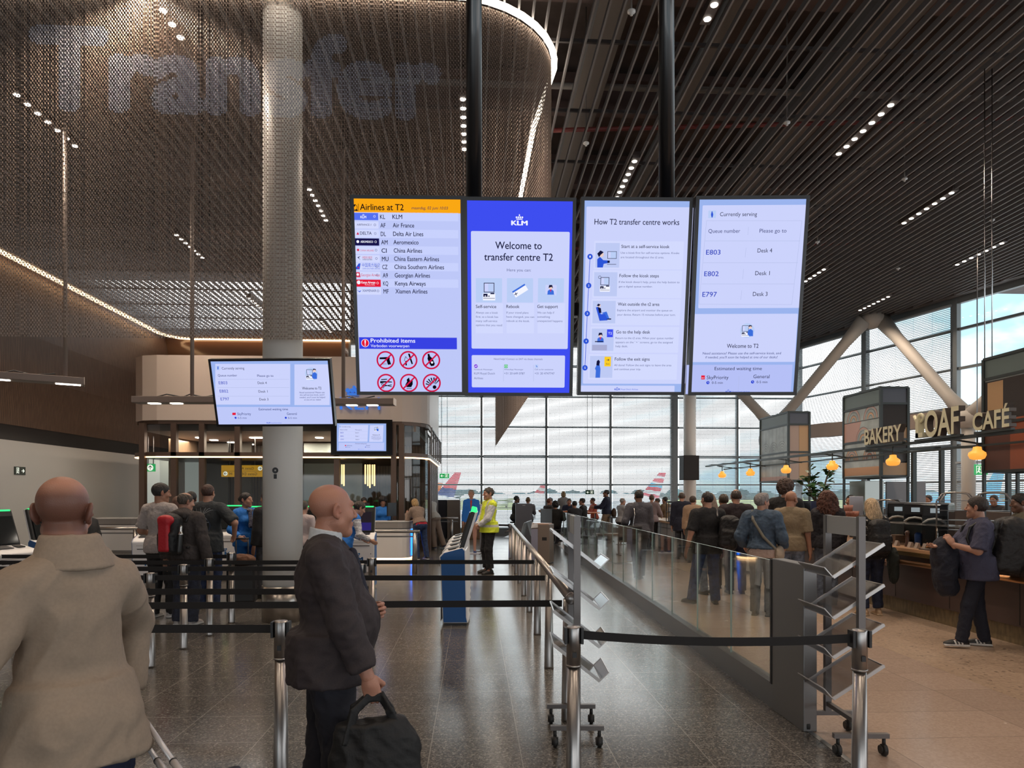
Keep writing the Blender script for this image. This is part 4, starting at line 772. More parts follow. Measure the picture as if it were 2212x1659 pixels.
# signs, incl. one added as a reflection in the office glass
GRNS = mat('exit_green', (.02,.20,.07), .4, emit=.5, ecol=(.03,.42,.12)); YLS = mat('reflected_sign_yellow', (.62,.33,.02), .4, emit=.35, ecol=(.75,.40,.02)); SGW = mat('sign_white', (.8,.85,.75), .4, emit=.7); M_SGK = mat('sign_ink', (.02,.02,.02), .5)
def arrow(P, x, y, s, m, a, L=2):
    ca, sa = math.cos(a), math.sin(a); T = lambda u, v: (x+(u*ca-v*sa)*s, y+(u*sa+v*ca)*s)
    P.line([T(-1,0),T(.8,0)], .34*s, m, L); P.line([T(0,.85),T(.95,0)], .34*s, m, L); P.line([T(0,-.85),T(.95,0)], .34*s, m, L)
def runner(P, x, y, s, m, L=2):
    P.rect(x-.75*s,y-1.1*s,x-.6*s,y+1.1*s,m,L); P.rect(x-.75*s,y+.95*s,x+.75*s,y+1.1*s,m,L); P.rect(x+.6*s,y-1.1*s,x+.75*s,y+1.1*s,m,L); P.disc(x+.1*s,y+.6*s,.2*s,m,L,10); P.line([(x+.1*s,y+.35*s),(x-.05*s,y-.25*s),(x+.35*s,y-.95*s)], .24*s, m, L); P.line([(x-.05*s,y-.25*s),(x-.4*s,y-.8*s)], .22*s, m, L); P.line([(x-.35*s,y+.2*s),(x+.1*s,y+.3*s),(x+.45*s,y)], .18*s, m, L)
def sign(name, label, x0, y0, x1, y1, yc, m, art, hang=True, cat='sign', ceil=None):
    c = WP((x0+x1)/2, (y0+y1)/2, yc); w, h = (x1-x0)/F_PX*yc, (y1-y0)/F_PX*yc
    P = Plane(c, (cosY,-sinY,0), (0,0,1)); t = thing(name, label, cat); t.matrix_world = P.matrix()
    b = MB(); b.box((-w/2,-h/2,-.06),(w/2,h/2,-.001)); b.build('sign_panel', m, t); art(P, w, h)
    P.mb.build('sign_face', P.mats, t)
    if hang: r = MB(); r.beam((-w*.3,h/2,-.03),(-w*.3,(ceil or 3.5)-c.z,-.03), .02, .02); r.beam((w*.3,h/2,-.03),(w*.3,(ceil or 3.5)-c.z,-.03), .02, .02); r.build('sign_hanger', M_STD, t)
    return t
sign('exit_sign', 'green sign with a white upward arrow behind the office glass at the left', 315, 1002, 334, 1018.5, 22, GRNS, lambda P,w,h: (P.disc(0,0,h*.4,SGW,1), arrow(P,0,0,h*.27,M_SGK,PI/2)))
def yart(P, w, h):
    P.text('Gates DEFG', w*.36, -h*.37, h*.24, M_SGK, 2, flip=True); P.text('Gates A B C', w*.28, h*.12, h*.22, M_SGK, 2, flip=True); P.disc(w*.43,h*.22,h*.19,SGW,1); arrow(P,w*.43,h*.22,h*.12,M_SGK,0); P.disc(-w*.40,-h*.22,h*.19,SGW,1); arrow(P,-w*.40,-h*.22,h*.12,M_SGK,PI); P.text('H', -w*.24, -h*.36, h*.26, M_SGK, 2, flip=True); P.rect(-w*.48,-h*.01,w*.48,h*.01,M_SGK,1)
sign('gate_sign', 'yellow overhead gate sign with mirrored black letters behind the office glass', 478, 1005, 568, 1030, 23, YLS, yart)  # solid glowing sign added as the glass reflection of one behind the camera
yw_ = -WL/((CX-42)/F_PX*cosY-sinY); cw_ = WP(42, 1017, yw_); Pw = Plane((WL+.022, cw_.y, cw_.z), (0,1,0), (0,0,1)); t = thing('exit_sign', 'dark exit sign with running figure on the white left wall', 'sign'); t.matrix_world = Pw.matrix()
m = MB(); m.box((-.24,-.11,-.022),(.24,.11,-.001)); m.build('sign_panel', mat('dark_green_sign', (.015,.03,.022), .4), t); runner(Pw,-.11,0,.075,SGW); arrow(Pw,.12,0,.06,SGW,0); Pw.mb.build('sign_face', Pw.mats, t)
sign('exit_sign', 'small green exit sign pointing left before the windows, left of the yellow vest', 949.5, 1022.5, 970, 1033.5, 27.5, GRNS, lambda P,w,h: (arrow(P,-w*.22,0,h*.28,SGW,PI), runner(P,w*.22,0,h*.33,SGW)), ceil=ZC)
sign('exit_sign', 'small dark green exit sign pointing left, low over the seated cafe guests', 1265, 1059, 1283, 1068, 27.5, mat('exit_green_dark', (.012,.07,.035), .4, emit=.05), lambda P,w,h: (arrow(P,-w*.22,0,h*.28,SGW,PI), runner(P,w*.22,0,h*.33,SGW)), ceil=ZC)
sign('exit_sign', 'green exit sign pointing right under the cafe letters', 2107, 1003, 2134, 1026, 19, GRNS, lambda P,w,h: (runner(P,-w*.22,0,h*.33,SGW), arrow(P,w*.22,0,h*.26,SGW,0)), ceil=ZC)
# emblem on the fascia: blue crown over three letters
cw = WP(790, 856, OY); Pm = Plane((cw.x, YF-.08, cw.z), (1,0,0), (0,0,1)); em = thing('wall_emblem', 'blue crown and letters mounted on the office fascia behind the hanging lamp', 'emblem'); em.matrix_world = Pm.matrix()
M_EMB = mat('emblem_blue', (.03,.16,.62), .35, emit=.35, ecol=(.04,.22,.9))
k = OY/F_PX
m = MB()
for dx in (-39,-30,-21): m.cyl((dx*k,13*k,-.05),(dx*k,13*k,.05), 4.6*k, n=18)
m.cyl((-25.5*k,20*k,-.05),(-25.5*k,20*k,.05), 3.4*k, n=12); m.box((-40*k,3*k,-.05),(-16*k,7*k,.05)); m.build('crown', M_EMB, em)
v, f = text_geo('KLM'); a0, a1 = min(p[0] for p in v), max(p[0] for p in v); sx = 86*k/(a1-a0); sy = 26*k/CAPH
m = MB(); m.add([((p[0]-a0)*sx-56*k, p[1]*sy-28*k, .05) for p in v], f); m.add([((p[0]-a0)*sx-56*k, p[1]*sy-28*k, -.02) for p in v], f); m.build('letters', M_EMB, em)
# hanging linear lamps
M_LB = mat('lamp_bar_taupe', (.17,.13,.115), .45)
def hang_lamp(label, xa, ya, xb, yb, yc_a, yc_b, poles, spots):
    a, b = WP(xa, ya, yc_a), WP(xb, yb, yc_b); b.z = a.z; c = (a+b)/2; L = (b-a).length; t = thing('hanging_lamp', label, 'hanging lamp', c, math.atan2(b.y-a.y, b.x-a.x), 'linear lamps hung from the ceiling')
    m = MB(); m.box((-L/2,-.15,-.03),(L/2,.15,.09)); m.build('lamp_bar', M_LB, t, bevel=.01)
    m = MB(); m.box((L/2,-.155,-.035),(L/2+.012,.155,.095)); m.build('end_cap', M_FAS, t)
    for x in poles: m = MB(); m.cyl((x*L,0,.08),(x*L,0,ZC-c.z), .035, n=10); m.build('suspension_pole', mat('taupe_pole', (.26,.21,.19), .4), t)
    for x in spots: m = MB(); m.box((x*L-.10,-.08,-.04),(x*L+.10,.02,-.03)); m.build('lamp_lens', M_SPOT, t)
    m = MB(); m.tube([(x_*L, 0, .09+.05*(i%2)) for i, x_ in enumerate((-.3,-.2,-.05,.02,.15,.3))], .012, 5); m.build('lamp_cable', M_BLK, t)
hang_lamp('linear lamp hung at the far left edge, slanting toward the left wall', -150, 806, 181, 864, 11.5, 12.6, (.37,), (-.05,.35,.43))
hang_lamp('linear lamp hung left of the wide queue screen', 292, 868, 520, 868, 13.4, 13.4, (.04,), (-.31,-.10))
hang_lamp('linear lamp hung in front of the office fascia emblem', 640, 872, 852, 872, 13.6, 13.6, (-.02,), (.07,.28))
# sloped black edge of left wall items
c = WP(215, 1111, 25.5); m = MB(); m.box((-.55,-.05,.45),(.4,.06,1.2)); o = tag(m.build('wall_cabinet', mat('wall_steel', (.20,.17,.15), .35, .8), loc=(c.x,c.y,.0)), 'brushed steel cabinet front set by the white left wall', 'cabinet')
# ---- white desks
M_DW = mat('desk_white', (.78,.76,.75), .35); M_DG = mat('desk_grey', (.30,.28,.27), .5)
def desk(label, px0, px1, yc, h=1.02, rz=0.0, back=.7):
    a, b = PX(px0, yc), PX(px1, yc); w = (b-a).length; t = thing('service_desk', label, 'desk', a, -YAW+rz); r = .3
    p = [(0,0),(w-r,0)]+[(w-r+r*math.sin(math.radians(q)), r-r*math.cos(math.radians(q))) for q in (22,45,68,90)]+[(w,back),(0,back)]
    m = MB(); m.prism(p, .06, h*.80); m.build('desk_front', M_DW, t); m = MB(); m.prism([(x*.985+.01,y*.98+.03) for x,y in p], .0, .06); m.build('plinth', M_LED if 'blond' in label else M_DG, t)
    m = MB(); m.prism([(x,y+.02) for x,y in p], h*.80, h*.82); m.build('black_strip', M_BLK, t); m = MB(); m.prism(p, h*.82, h*.98); m.build('upper_front', M_DG, t); m = MB(); m.prism([(x*1.005,y-.01) for x,y in p], h*.98, h); m.build('desk_top', M_DW, t)  # narrow black strip between lower and upper desk front
    return t
M_BLUL = emis('blue_led', (.02,.18,1.0), 2.6)
d1 = desk('white curved service desk with glowing blue end, where the blond woman leans', 690, 884, 18.9)
wd_ = (PX(884,18.9)-PX(690,18.9)).length; m = MB(); m.box((wd_-.005,.30,.1),(wd_+.02,.55,.8)); m.build('blue_light_panel', M_BLUL, d1)
desk('white service desk behind the queue of people at the left', 480, 640, 19.5); desk('grey service counter before the white left wall', 195, 305, 21.5)
# desk computers
def monitor(label, px, yc, z=1.02, rz=0.0, back=True):
    t = thing('desk_monitor', label, 'monitor', PX(px, yc, z), rz, 'monitors on the service desks'); m = MB(); m.box((-.24,-.02,.12),(.24,.02,.48)); m.build('monitor_case', M_BLK, t); m = MB(); m.box((-.1,-.08,0),(.1,.08,.015)); m.box((-.02,-.02,.01),(.02,.02,.2)); m.build('monitor_stand', M_BLK, t); return t
monitor('black desk monitor beside the left desk clerk', 779, 19.4, rz=.3); monitor('black desk monitor at the office corner, right of the clerks', 846, 19.5, rz=1.2)
# ---- steel rail in front of the desk
def short_rail(label, xa, ya, xb, yb, yc, posts, z=.92):
    a, b = PX(xa, yc, z), PX(xb, yc, z); t = thing('guard_rail', label, 'guard rail', (a.x,a.y,0), 0, 'short steel guard rails'); m = MB(); m.cyl((0,0,z), (b.x-a.x,b.y-a.y,z), .035, n=14); m.build('rail_tube', M_ST, t); m = MB(); m.beam((0,.0,z-.11), ((b.x-a.x)*.97,(b.y-a.y)*.97,z-.11), .03, .03); m.build('lower_bar', M_STD, t)
    for x in posts: q = PX(x, yc+.02); m = MB(); m.lathe([(.06,0),(.045,z)], (q.x-a.x,q.y-a.y,0), 16); m.build('rail_post', M_ST, t)
short_rail('steel guard rail in front of the white desk, right of the suited man', 700, 1140, 907, 1140, 15.6, (896, 720)); short_rail('steel guard rail before the grey counter at the left', 170, 1140, 300, 1140, 17.0, (178, 292))
short_rail('far steel guard rail before the dark blue screening booth', 943, 1105, 990, 1105, 24.5, (975, 948))
# ---- self-service kiosks
M_KB = mat('kiosk_blue', (.006,.095,.33), .42); M_KW = mat('kiosk_white', (.80,.80,.82), .35); M_KGR = emis('green_led', (.03,.75,.16), 1.5); M_KS = mat('kiosk_screen_off', (.012,.016,.018), .08, coat=.6); M_KLB = mat('logo_blue', (.01,.13,.40), .5)
KSK = {}
def kiosk(label, loc, rz, scr=None, group='blue and white self-service kiosks'):
    if 'k' in KSK and scr is None: return dup(KSK['k'], loc, rz, label)
    t = thing('self_service_kiosk', label, 'kiosk', loc, rz, group); w = .335           # local front faces -y
    prof = [(-.17,.03),(.17,.03),(.155,.10),(.135,.98),(.10,1.02),(-.16,.955),(-.215,.90),(-.205,.82)]
    m = MB(); m.prism(prof, -w, w, 'x'); m.build('kiosk_body', M_KW, t, bevel=.018)
    for sg in (-1, 1): m = MB(); q = [(a*.90-.004, .045+(b-.03)*.975) for a,b in prof]; m.prism(q, sg*w, sg*(w+.006), 'x'); m.build('side_panel', M_KB, t)
    m = MB(); m.box((-w+.03,-.14,0),(w-.03,.14,.035)); m.build('plinth', M_BLK, t)
    s = MB(); s.prism([(.04,.985),(.10,.985),(.255,1.475),(.205,1.49)], -w+.03, w-.03, 'x'); sc = s.build('screen_case', M_BLK, t, bevel=.01)
    sb = MB(); sb.prism([(.10,.985),(.125,.985),(.28,1.475),(.255,1.475)], -w+.03, w-.03, 'x'); sb.build('screen_back', M_KW, t)
    gl = MB(); gl.prism([(.195,1.478),(.265,1.462),(.272,1.482),(.20,1.50)], -w+.06, w-.06, 'x'); gl.build('light_bar', M_KGR, t)
    ex = Vector((1,0,0)); ey = Vector((0,.165,.505)).normalized(); P = Plane((0,.112,1.225), ex, ey); P.en = ex.cross(ey); P.c = Vector((0,.112,1.225))+P.en*.012
    P.rect(-w+.07,-.21,w-.07,.19, M_KS, 1)
    if scr == 'ad': P.rect(-w+.09,-.19,w-.09,-.04, ink(58,48,130,.6), 2); P.text('Checked in?', -.2, -.10, .03, WHT, 3); P.text('See your flight', -.2, -.16, .03, WHT, 3); P.rect(-w+.09,-.04,w-.09,.17, ink(70,60,70,.3), 2)
    o = P.mb.build('screen_image', P.mats, t); o.matrix_local = P.matrix()
    tp = MB(); tp.prism([(-.12,.972),(.02,1.004),(.02,1.012),(-.12,.980)], -w+.08, w-.30, 'x'); tp.build('scanner_plate', mat('kiosk_dark_plate', (.05,.05,.055), .3), t); tp = MB(); tp.prism([(-.10,.977),(.0,1.0),(.0,1.012),(-.10,.989)], w-.22, w-.10, 'x'); tp.build('card_reader', M_BLK, t)
    P = Plane((0,-.205,.70), (1,0,0), (0,-.045,.80)); P.c = P.c+P.en*.006; P.rect(-.25,.07,.25,.085, mat('slot_dark', (.03,.03,.035), .5), 1); P.rect(-.26,.135,.26,.14, MATS['desk_grey'], 1)
    crown(P, 0, -.115, .15, M_KLB, 1); P.text('KLM', 0, -.205, .075, M_KLB, 1, width=.25, align='C', bold=.045); P.disc(.27,-.07,.009,M_BLK,1,8)
    o = P.mb.build('front_graphics', P.mats, t); o.matrix_local = P.matrix()
    lo = MB(); lo.box((-w+.01,-.196,.06),(w-.01,-.188,.30)); lo.build('lower_panel', M_DG, t)
    if scr is None: KSK['k'] = t
    return t
c = PX(987, 9.75)
for i, lb in enumerate(('nearest blue-sided kiosk of the row beyond the belts','second blue-sided kiosk of the row beyond the belts','middle kiosk of the row beyond the belts','fourth kiosk of the row beyond the belts','farthest kiosk of the row, beside the man in the yellow vest')):
    kiosk(lb, (c.x, c.y+.82*i, 0), -PI/2-.03)
kiosk('blue-sided kiosk cut by the left edge of the frame, nearest at the left', PX(10, 9.9), PI/2-.25); kiosk('kiosk behind the neck of the man in the beige coat, green lit top', PX(118, 11.4), PI/2-.42)
kiosk('white-fronted kiosk behind the man in the grey t-shirt', PX(338, 12.6), .12); kiosk('kiosk right of the woman in blue uniform, half hidden by the pillar', PX(566, 13.4), .1)
kiosk('white-fronted kiosk with lit screen behind the suited man', PX(772, 13.4), .02, 'ad'); kiosk('kiosk behind the bald head of the suited man, left of the lit one', PX(690, 13.6), .05); kiosk('kiosk between the printed t-shirt man and the woman in blue', PX(487, 14.6), .1)
# ---- far screening booths
def booth(label, px0, px1, py0, yc, m, d=.8, z0=0): a, b = PX(px0,yc), PX(px1,yc); q = MB(); q.box((0,0,z0),((b-a).length,d,ZF(py0,yc))); return tag(q.build('screening_unit', m, loc=a, bevel=.02), label, 'equipment cabinet')
booth('dark navy screening booth beyond the leaning couple', 918, 965, 1080, 28.4, mat('navy_booth', (.012,.017,.035), .5), 1.0); booth('grey equipment cabinet right of the navy booth', 966, 994, 1080, 28.2, mat('taupe_cabinet', (.20,.175,.16), .5)); booth('wooden counter unit behind the standing cut-out attendant', 997, 1048, 1110, 28.0, mat('oak_counter', (.30,.19,.11), .5))
sign('info_stand', 'white calendar poster on a stand before the man in the yellow vest', 1026, 1089, 1051, 1105, 22.0, mat('poster_white', (.72,.72,.76), .6), lambda P,w,h: ([P.rect(-w*.3+w*.16*c_, h*.25-h*.22*r_, -w*.3+w*.16*c_+w*.1, h*.25-h*.22*r_+h*.12, mat('poster_grey', (.2,.25,.4), .6), 1) for c_ in range(5) for r_ in range(2)], P.rect(-w*.4,-h*.42,w*.4,-h*.28,mat('poster_blue', (.2,.4,.75), .6),1)), hang=False, cat='poster')
st = MB(); c = PX(1038, 22.0); st.box((-.02,-.01,0),(.02,.02,1.3)); st.box((-.2,-.15,0),(.2,.15,.02)); tag(st.build('poster_stand', M_STD, loc=(c.x,c.y+.06,0)), 'thin steel stand carrying the white calendar poster', 'stand')
# ================================================================== BAKERY CAFE
M_CF = mat('counter_dark_front', (.060,.035,.030), .45); M_CT = mat('counter_top_wood', (.36,.21,.12), .35, noise=.3, nscale=6, stretch=(1,.15,1)); M_COP = mat('copper_tube', (.50,.26,.12), .3, .9); M_OLV = mat('olive_plinth', (.17,.125,.065), .5, noise=.25, nscale=8, stretch=(.1,3,1))
M_SNG = glass('sneeze_glass', (.80,.80,.80), 1.2, .03); M_FRM = mat('dark_green_frame', (.055,.065,.065), .4, .4)
def wx_at(px, wx): return wx/((px-CX)/F_PX*cosY+sinY)         # depth where the line of sight at px crosses the plane x = wx
XC_ = 6.12
bc = thing('bakery_counter', 'long dark bakery counter with copper foot rail and sneeze glass', 'counter', (XC_,3.0,0)); LY = 11.8
m = MB(); m.box((.0,0,.22),(.75,LY,.90)); m.build('counter_front', M_CF, bc)
m = MB(); m.box((.06,0,0),(.75,LY,.22)); m.build('plinth', M_OLV, bc)
m = MB(); m.box((-.08,-.02,.90),(.85,LY+.02,.955)); m.build('counter_top', M_CT, bc); m = MB(); [m.box((-.10,-.02,.86+.016*k),(-.06,LY,.868+.016*k)) for k in range(4)]; m.build('brass_edge', mat('brass_edge', (.42,.29,.13), .35, .8), bc)
m = MB(); m.cyl((-.10,0,.76),(-.10,LY,.76), .035, n=14); [m.beam((-.10,y,.76),(.02,y,.76), .02, .02) for y in (.5,2.5,4.5,6.5,8.5,10.3)]; m.build('foot_rail', M_COP, bc)
m = MB(); [m.box((-.004,y-.004,.24),(.0,y+.004,.88)) for y in (1.2,2.4,3.6,4.8,6.0,7.2,8.4,9.6)]; m.build('panel_joint', M_BLK, bc)
sg_ = MB(); sg_.add([(.28,0,.955),(.28,8.2,.955),(.28,8.2,1.27),(.28,0,1.27)], [(0,1,2,3)]); gl_ = sg_.build('sneeze_glass', M_SNG, bc)
sg_ = MB(); sg_.add([(.28,0,1.272),(.28,8.2,1.272),(.62,8.2,1.285),(.62,0,1.285)], [(0,1,2,3)]); sg_.build('glass_shelf', mat('smoked_shelf', (.10,.10,.10), .1), gl_)
for y in (.3,1.9,3.5,5.1,6.7,8.1): m = MB(); m.cyl((.30,y,.955),(.30,y,1.27), .010, n=8); m.build('glass_post', M_CHR, bc)
fc = thing('coffee_counter', 'pale grey drawer counter with oak top at the far end of the bakery', 'counter', (5.85,14.9,0))
m = MB(); m.box((0,0,.08),(.75,10.5,.86)); m.build('drawer_front', mat('grey_drawers', (.26,.255,.25), .45), fc); m = MB(); m.box((-.06,-.03,.86),(.8,10.55,.92)); m.build('counter_top', mat('oak_top', (.45,.30,.17), .4), fc); m = MB(); [m.box((-.006,.75*k,.1),(0,.75*k+.012,.84)) for k in range(1,14)]; m.box((-.008,0,.70),(.0,10.5,.712)); m.build('drawer_gap', M_BLK, fc)
bk = thing('back_counter', 'dark working counter behind the bakery counter', 'counter', (7.75,4.5,0)); m = MB(); m.box((0,0,0),(.8,12.2,.92)); m.build('cupboard_front', M_CF, bk); m = MB(); m.box((-.03,-.02,.92),(.85,12.2,.96)); m.build('counter_top', M_STD, bk)
rb_ = MB(); rb_.box((8.75,4.5,0),(8.9,16.5,1.42)); tag(rb_.build('rear_screen', mat('taupe_screen', (.13,.10,.09), .5)), 'low dark partition behind the working counter', 'partition')
# --- lantern towers with printed glass
M_PAN = mat('pale_printed_glass', (.42,.48,.48), .22, noise=.15, nscale=3); M_OCH = mat('ochre_panel', (.50,.31,.16), .3); M_MAU = mat('mauve_panel', (.42,.31,.26), .3); M_DKP = mat('dark_panel', (.05,.045,.045), .15); M_RST = mat('rust_panel', (.34,.10,.05), .35); M_PNK = mat('pink_arc', (.55,.34,.29), .4); M_TEAL = mat('grey_teal_panel', (.13,.17,.17), .4); M_LNE = mat('fine_line', (.06,.06,.06), .5); M_PCH = mat('peach_arc', (.62,.36,.20), .4)
def rainbow(P, x, y, r, L=2, cols=None):
    cols = cols or (M_PNK, M_PAN, M_PCH)
    for k, c in enumerate(cols): P.ring(x, y, r*(.85-.25*k), r*(1-.25*k), c, L, 18, 0, PI)
    for k in range(4): P.ring(x, y, r*(1-.25*k)-.004, r*(1-.25*k)+.004, M_LNE, L+1, 18, 0, PI)
def tower(label, px_corner, depth, kind, z0=2.05, z1=3.72, wx=7.6, w=.52):
    yc = wx_at(px_corner, wx); c = PX(px_corner, yc); t = thing('lantern_tower', label, 'display tower', (c.x,c.y,0), 0, 'printed glass towers over the bakery'); b = .025
    f = MB()
    for x, y in ((0,0),(w,0),(0,depth),(w,depth)): f.box((x-b,y-b,z0),(x+b,y+b,z1)); f.box((x-b*.8,y-b*.8,.9 if kind < 3 else .9),(x+b*.8,y+b*.8,z0))
    for z in (z0, z0+.42*(z1-z0), z1-.30, z1):
        for p, q in (((0,0),(w,0)),((0,depth),(w,depth)),((0,0),(0,depth)),((w,0),(w,depth))): f.beam((*p,z),(*q,z), .04, .04)
    f.build('tower_frame', M_FRM, t)
    P = Plane((-.004, depth/2, 0), (0,-1,0), (0,0,1)); D = depth/2-.02
    P.rect(-D, z1-.28, D, z1-.02, M_TEAL, 1); P.rect(-D, z0+.02, D, z1-.32, M_PAN, 1); zm = z0+.42*(z1-z0)
    if kind == 1:
        for k in range(7): P.rect(-D+.12+k*D*.26, z0+.05, -D+.128+k*D*.26, z1-.34, M_LNE, 2)
        for x in (-D*.6,0,D*.6): rainbow(P, x, zm+.04, D*.3, 2, (M_PAN,M_PAN,M_PAN))
        P.rect(-D, z0+.02, D, z0+.12, M_PNK, 2)
    if kind == 2:
        rainbow(P, -D*.45, zm+.42, D*.38); rainbow(P, D*.5, zm+.42, D*.38); rainbow(P, -D*.55, z0+.35, D*.36, 2, (M_PCH,M_PNK,M_PCH)); rainbow(P, D*.45, z0+.35, D*.36, 2, (M_PCH,M_PNK,M_RST)); rainbow(P, D*.1, zm+.02, D*.4)
        P.rect(-D, zm+.40, D, zm+.415, M_LNE, 3); P.rect(-D, z0+.33, D, z0+.345, M_LNE, 3); P.poly([(-D,zm+.02),(-D*.3,zm+.02),(0,zm+.40),(-D,zm+.40)], M_PNK, 1.5); P.rect(-D, z0+.04, D, z0+.2, M_PCH, 2)
    if kind == 3: P.rect(-D, z0+.02, D*.2, z1-.34, M_DKP, 2); P.rect(-D+.06, z0+.9, -D*.45, z1-.36, M_OCH, 3); P.rect(-D, z0+.02, -D*.25, z0+.75, mat('umber_panel', (.13,.05,.035), .4), 3); P.rect(-D*.25, z0+.02, D, z0+.75, M_RST, 3)
    m_ = P.mb.build('printed_panel', P.mats, t); m_.matrix_local = P.matrix()
    P = Plane((w/2, -.004, 0), (1,0,0), (0,0,1)); D = w/2-.02; P.rect(-D, z1-.28, D, z1-.02, mat('slate_blue_panel', (.09,.10,.13), .4), 1)
    if kind == 1: P.rect(-D, z0+.03, 0, z1-.32, M_MAU, 1); P.rect(0.005, z0+.03, D, z1-.32, M_OCH, 1)
    else: P.rect(-D, zm+.25, D, z1-.32, M_DKP, 1); P.rect(-D, zm-.1, D, zm+.23, M_OCH, 1); P.rect(-D, z0+.28, D, zm-.12, M_DKP, 1); P.rect(-D, z0+.03, D, z0+.26, M_OCH, 1)
    m_ = P.mb.build('front_panel', P.mats, t); m_.matrix_local = P.matrix()
    k = MB(); k.box((.02,.02,z0+.02),(w-.02,depth-.02,z1-.02)); k.build('tower_core', M_DKP, t); return t
tower('printed glass lantern tower with fine vertical lines, farthest and leftmost', 1703, 1.7, 1); tower('printed glass lantern tower with rainbow arches behind the bakery letters', 1903, 1.35, 2); tower('dark and rust lantern tower cut by the right edge of the frame', 2290, 1.4, 3)
# --- sign beam, letters, pendant lamps
WXB = 7.0
sb = thing('sign_beam', 'dark rail over the bakery carrying the letters and lamps', 'rail', (WXB,0,0))
m = MB(); m.beam((0,7.5,2.52),(0,21.5,2.58), .05, .05); m.build('beam', M_FRM, sb); m = MB(); m.beam((.55,7.5,2.43),(.55,21.5,2.49), .03, .03); [m.beam((0,y,2.55),(.6,y,2.46), .025, .025) for y in (8.5,10.4,12.4,14.3,16.4,18.5,20.5)]; m.build('cross_rail', M_FRM, sb)
for px, y0, y1 in ((2127,550,930),(2143,545,930)): c = PX(px, 11.0); m = MB(); m.cyl((c.x-WXB,c.y,2.5),(c.x-WXB,c.y,ZC), .008, n=6); m.build('suspension_cable', M_CHR, sb)
M_LET = mat('cream_letter_face', (.74,.71,.50), .4); M_LES = mat('letter_side', (.10,.08,.07), .5)
def text3(s, bold, ex):
    cu = bpy.data.curves.new('t', 'FONT'); cu.body = s; cu.size = 1; cu.resolution_u = 5; cu.offset = bold; cu.extrude = ex
    ob = bpy.data.objects.new('t', cu); C.objects.link(ob); dg = bpy.context.evaluated_depsgraph_get(); me = bpy.data.meshes.new_from_object(ob.evaluated_get(dg))
    v = [tuple(p.co) for p in me.vertices]; f = [tuple(q.vertices) for q in me.polygons]; n = [q.normal.z for q in me.polygons]
    bpy.data.objects.remove(ob); bpy.data.curves.remove(cu); bpy.data.meshes.remove(me); return v, f, n
def letters(label, s, x0, x1, yb0, cap, sub=False):
    P = Plane((WXB-.03, 10, 2.5), (0,-1,0), (0,0,1)); a, b = P.uv(x0, yb0), P.uv(x1, yb0-(x1-x0)*.13); h = P.uv((x0+x1)/2, yb0-(x1-x0)*.065); tp = P.uv((x0+x1)/2, yb0-(x1-x0)*.065-cap)
    H = tp[1]-h[1]; W_ = b[0]-a[0]; t = thing('letter_sign', label, 'letter sign', (0,0,0), 0, 'cream letters over the bakery'); t.matrix_world = Matrix.Translation((WXB-.03, 10-a[0], 2.60)) @ Matrix(((0,0,-1,0),(-1,0,0,0),(0,1,0,0),(0,0,0,1)))
    v, f, n = text3(s, .022, .05); u0 = min(p[0] for p in v); u1 = max(p[0] for p in v)
    if sub: s0 = s; v, f, n = text3(s[1:], .022, .05); w1 = u1-u0; q0 = min(p[0] for p in v); q1 = max(p[0] for p in v); off_ = W_*.27; kx = (W_-off_)/(q1-q0); v = [((p[0]-q0)*kx+off_, p[1]*H/CAPH, p[2]) for p in v]
    else: v = [((p[0]-u0)*W_/(u1-u0), p[1]*H/CAPH, p[2]) for p in v]
    m = MB(); m.add(v, []); m.f += f; m.m += [0 if k > .9 else 1 for k in n]; m.sm += [False]*len(f)
    m.build('letters', [M_LET, M_LES], t)
    if sub:
        w = W_*.24; k_ = H*.19; m = MB(); m.box((w*.22,0,-.05),(w*.22+k_,H*.80,.05)); m.box((w*.22,0,-.05),(w*.92,k_,.05)); cx_ = w*.22+H*.16; m.tube([(cx_+H*.19*math.cos(t_), H*.80+H*.17*math.sin(t_), 0) for t_ in [math.radians(a_) for a_ in range(-140,191,22)]]+[(w*.02,H*.72,0),(-w*.18,H*.95,0)], H*.065, 8); m.build('curled_letter', M_LET, t)
    br = MB(); br.box((0,-.055,-.03),(W_,-.02,.03)); br.build('letter_bracket', M_FRM, t); return t
letters('cream letters on the rail, the leftmost word, next to the rainbow tower', 'BAKERY', 1873, 1953, 965, 32)
letters('largest cream letters on the rail, the middle word with a curled first letter', 'LOAF', 1979, 2078, 950, 54, True)
letters('cream accented letters on the rail, the rightmost word near the rust tower', 'CAFÉ', 2108, 2188, 936, 37)
M_AMB = mat('amber_glass', (.80,.36,.06), .35, emit=.62, ecol=(1.0,.40,.06)); PL = None
for px, py, lb in ((2111,981,'amber glass pendant lamp under the accented letters, biggest'),(1929,994,'amber glass pendant lamp under the leftmost letters'),(1798,1004,'amber glass pendant lamp just left of the rainbow tower'),(1698,1013,'amber glass pendant lamp in front of the fine-lined tower'),(1621,1016,'small amber pendant lamp left of the fine-lined tower'),(1560,1022,'farthest amber pendant lamp, right of the black loudspeaker')):
    yc = wx_at(px, WXB); p = WP(px, py, yc); p = Vector((p.x,p.y,2.28))
    if PL is None:
        PL = thing('pendant_lamp', lb, 'pendant lamp', p, 0, 'amber lamps along the bakery'); m = MB(); m.cyl((0,0,.09),(0,0,.24), .012, n=8); m.build('lamp_stem', M_FRM, PL)
        m = MB(); m.lathe([(.02,.10),(.05,.095),(.058,.05),(.105,.015),(.112,-.02),(.09,-.07),(.05,-.085),(.0,-.086)], n=22); m.build('lamp_shade', M_AMB, PL)
    else: dup(PL, p, 0, lb)
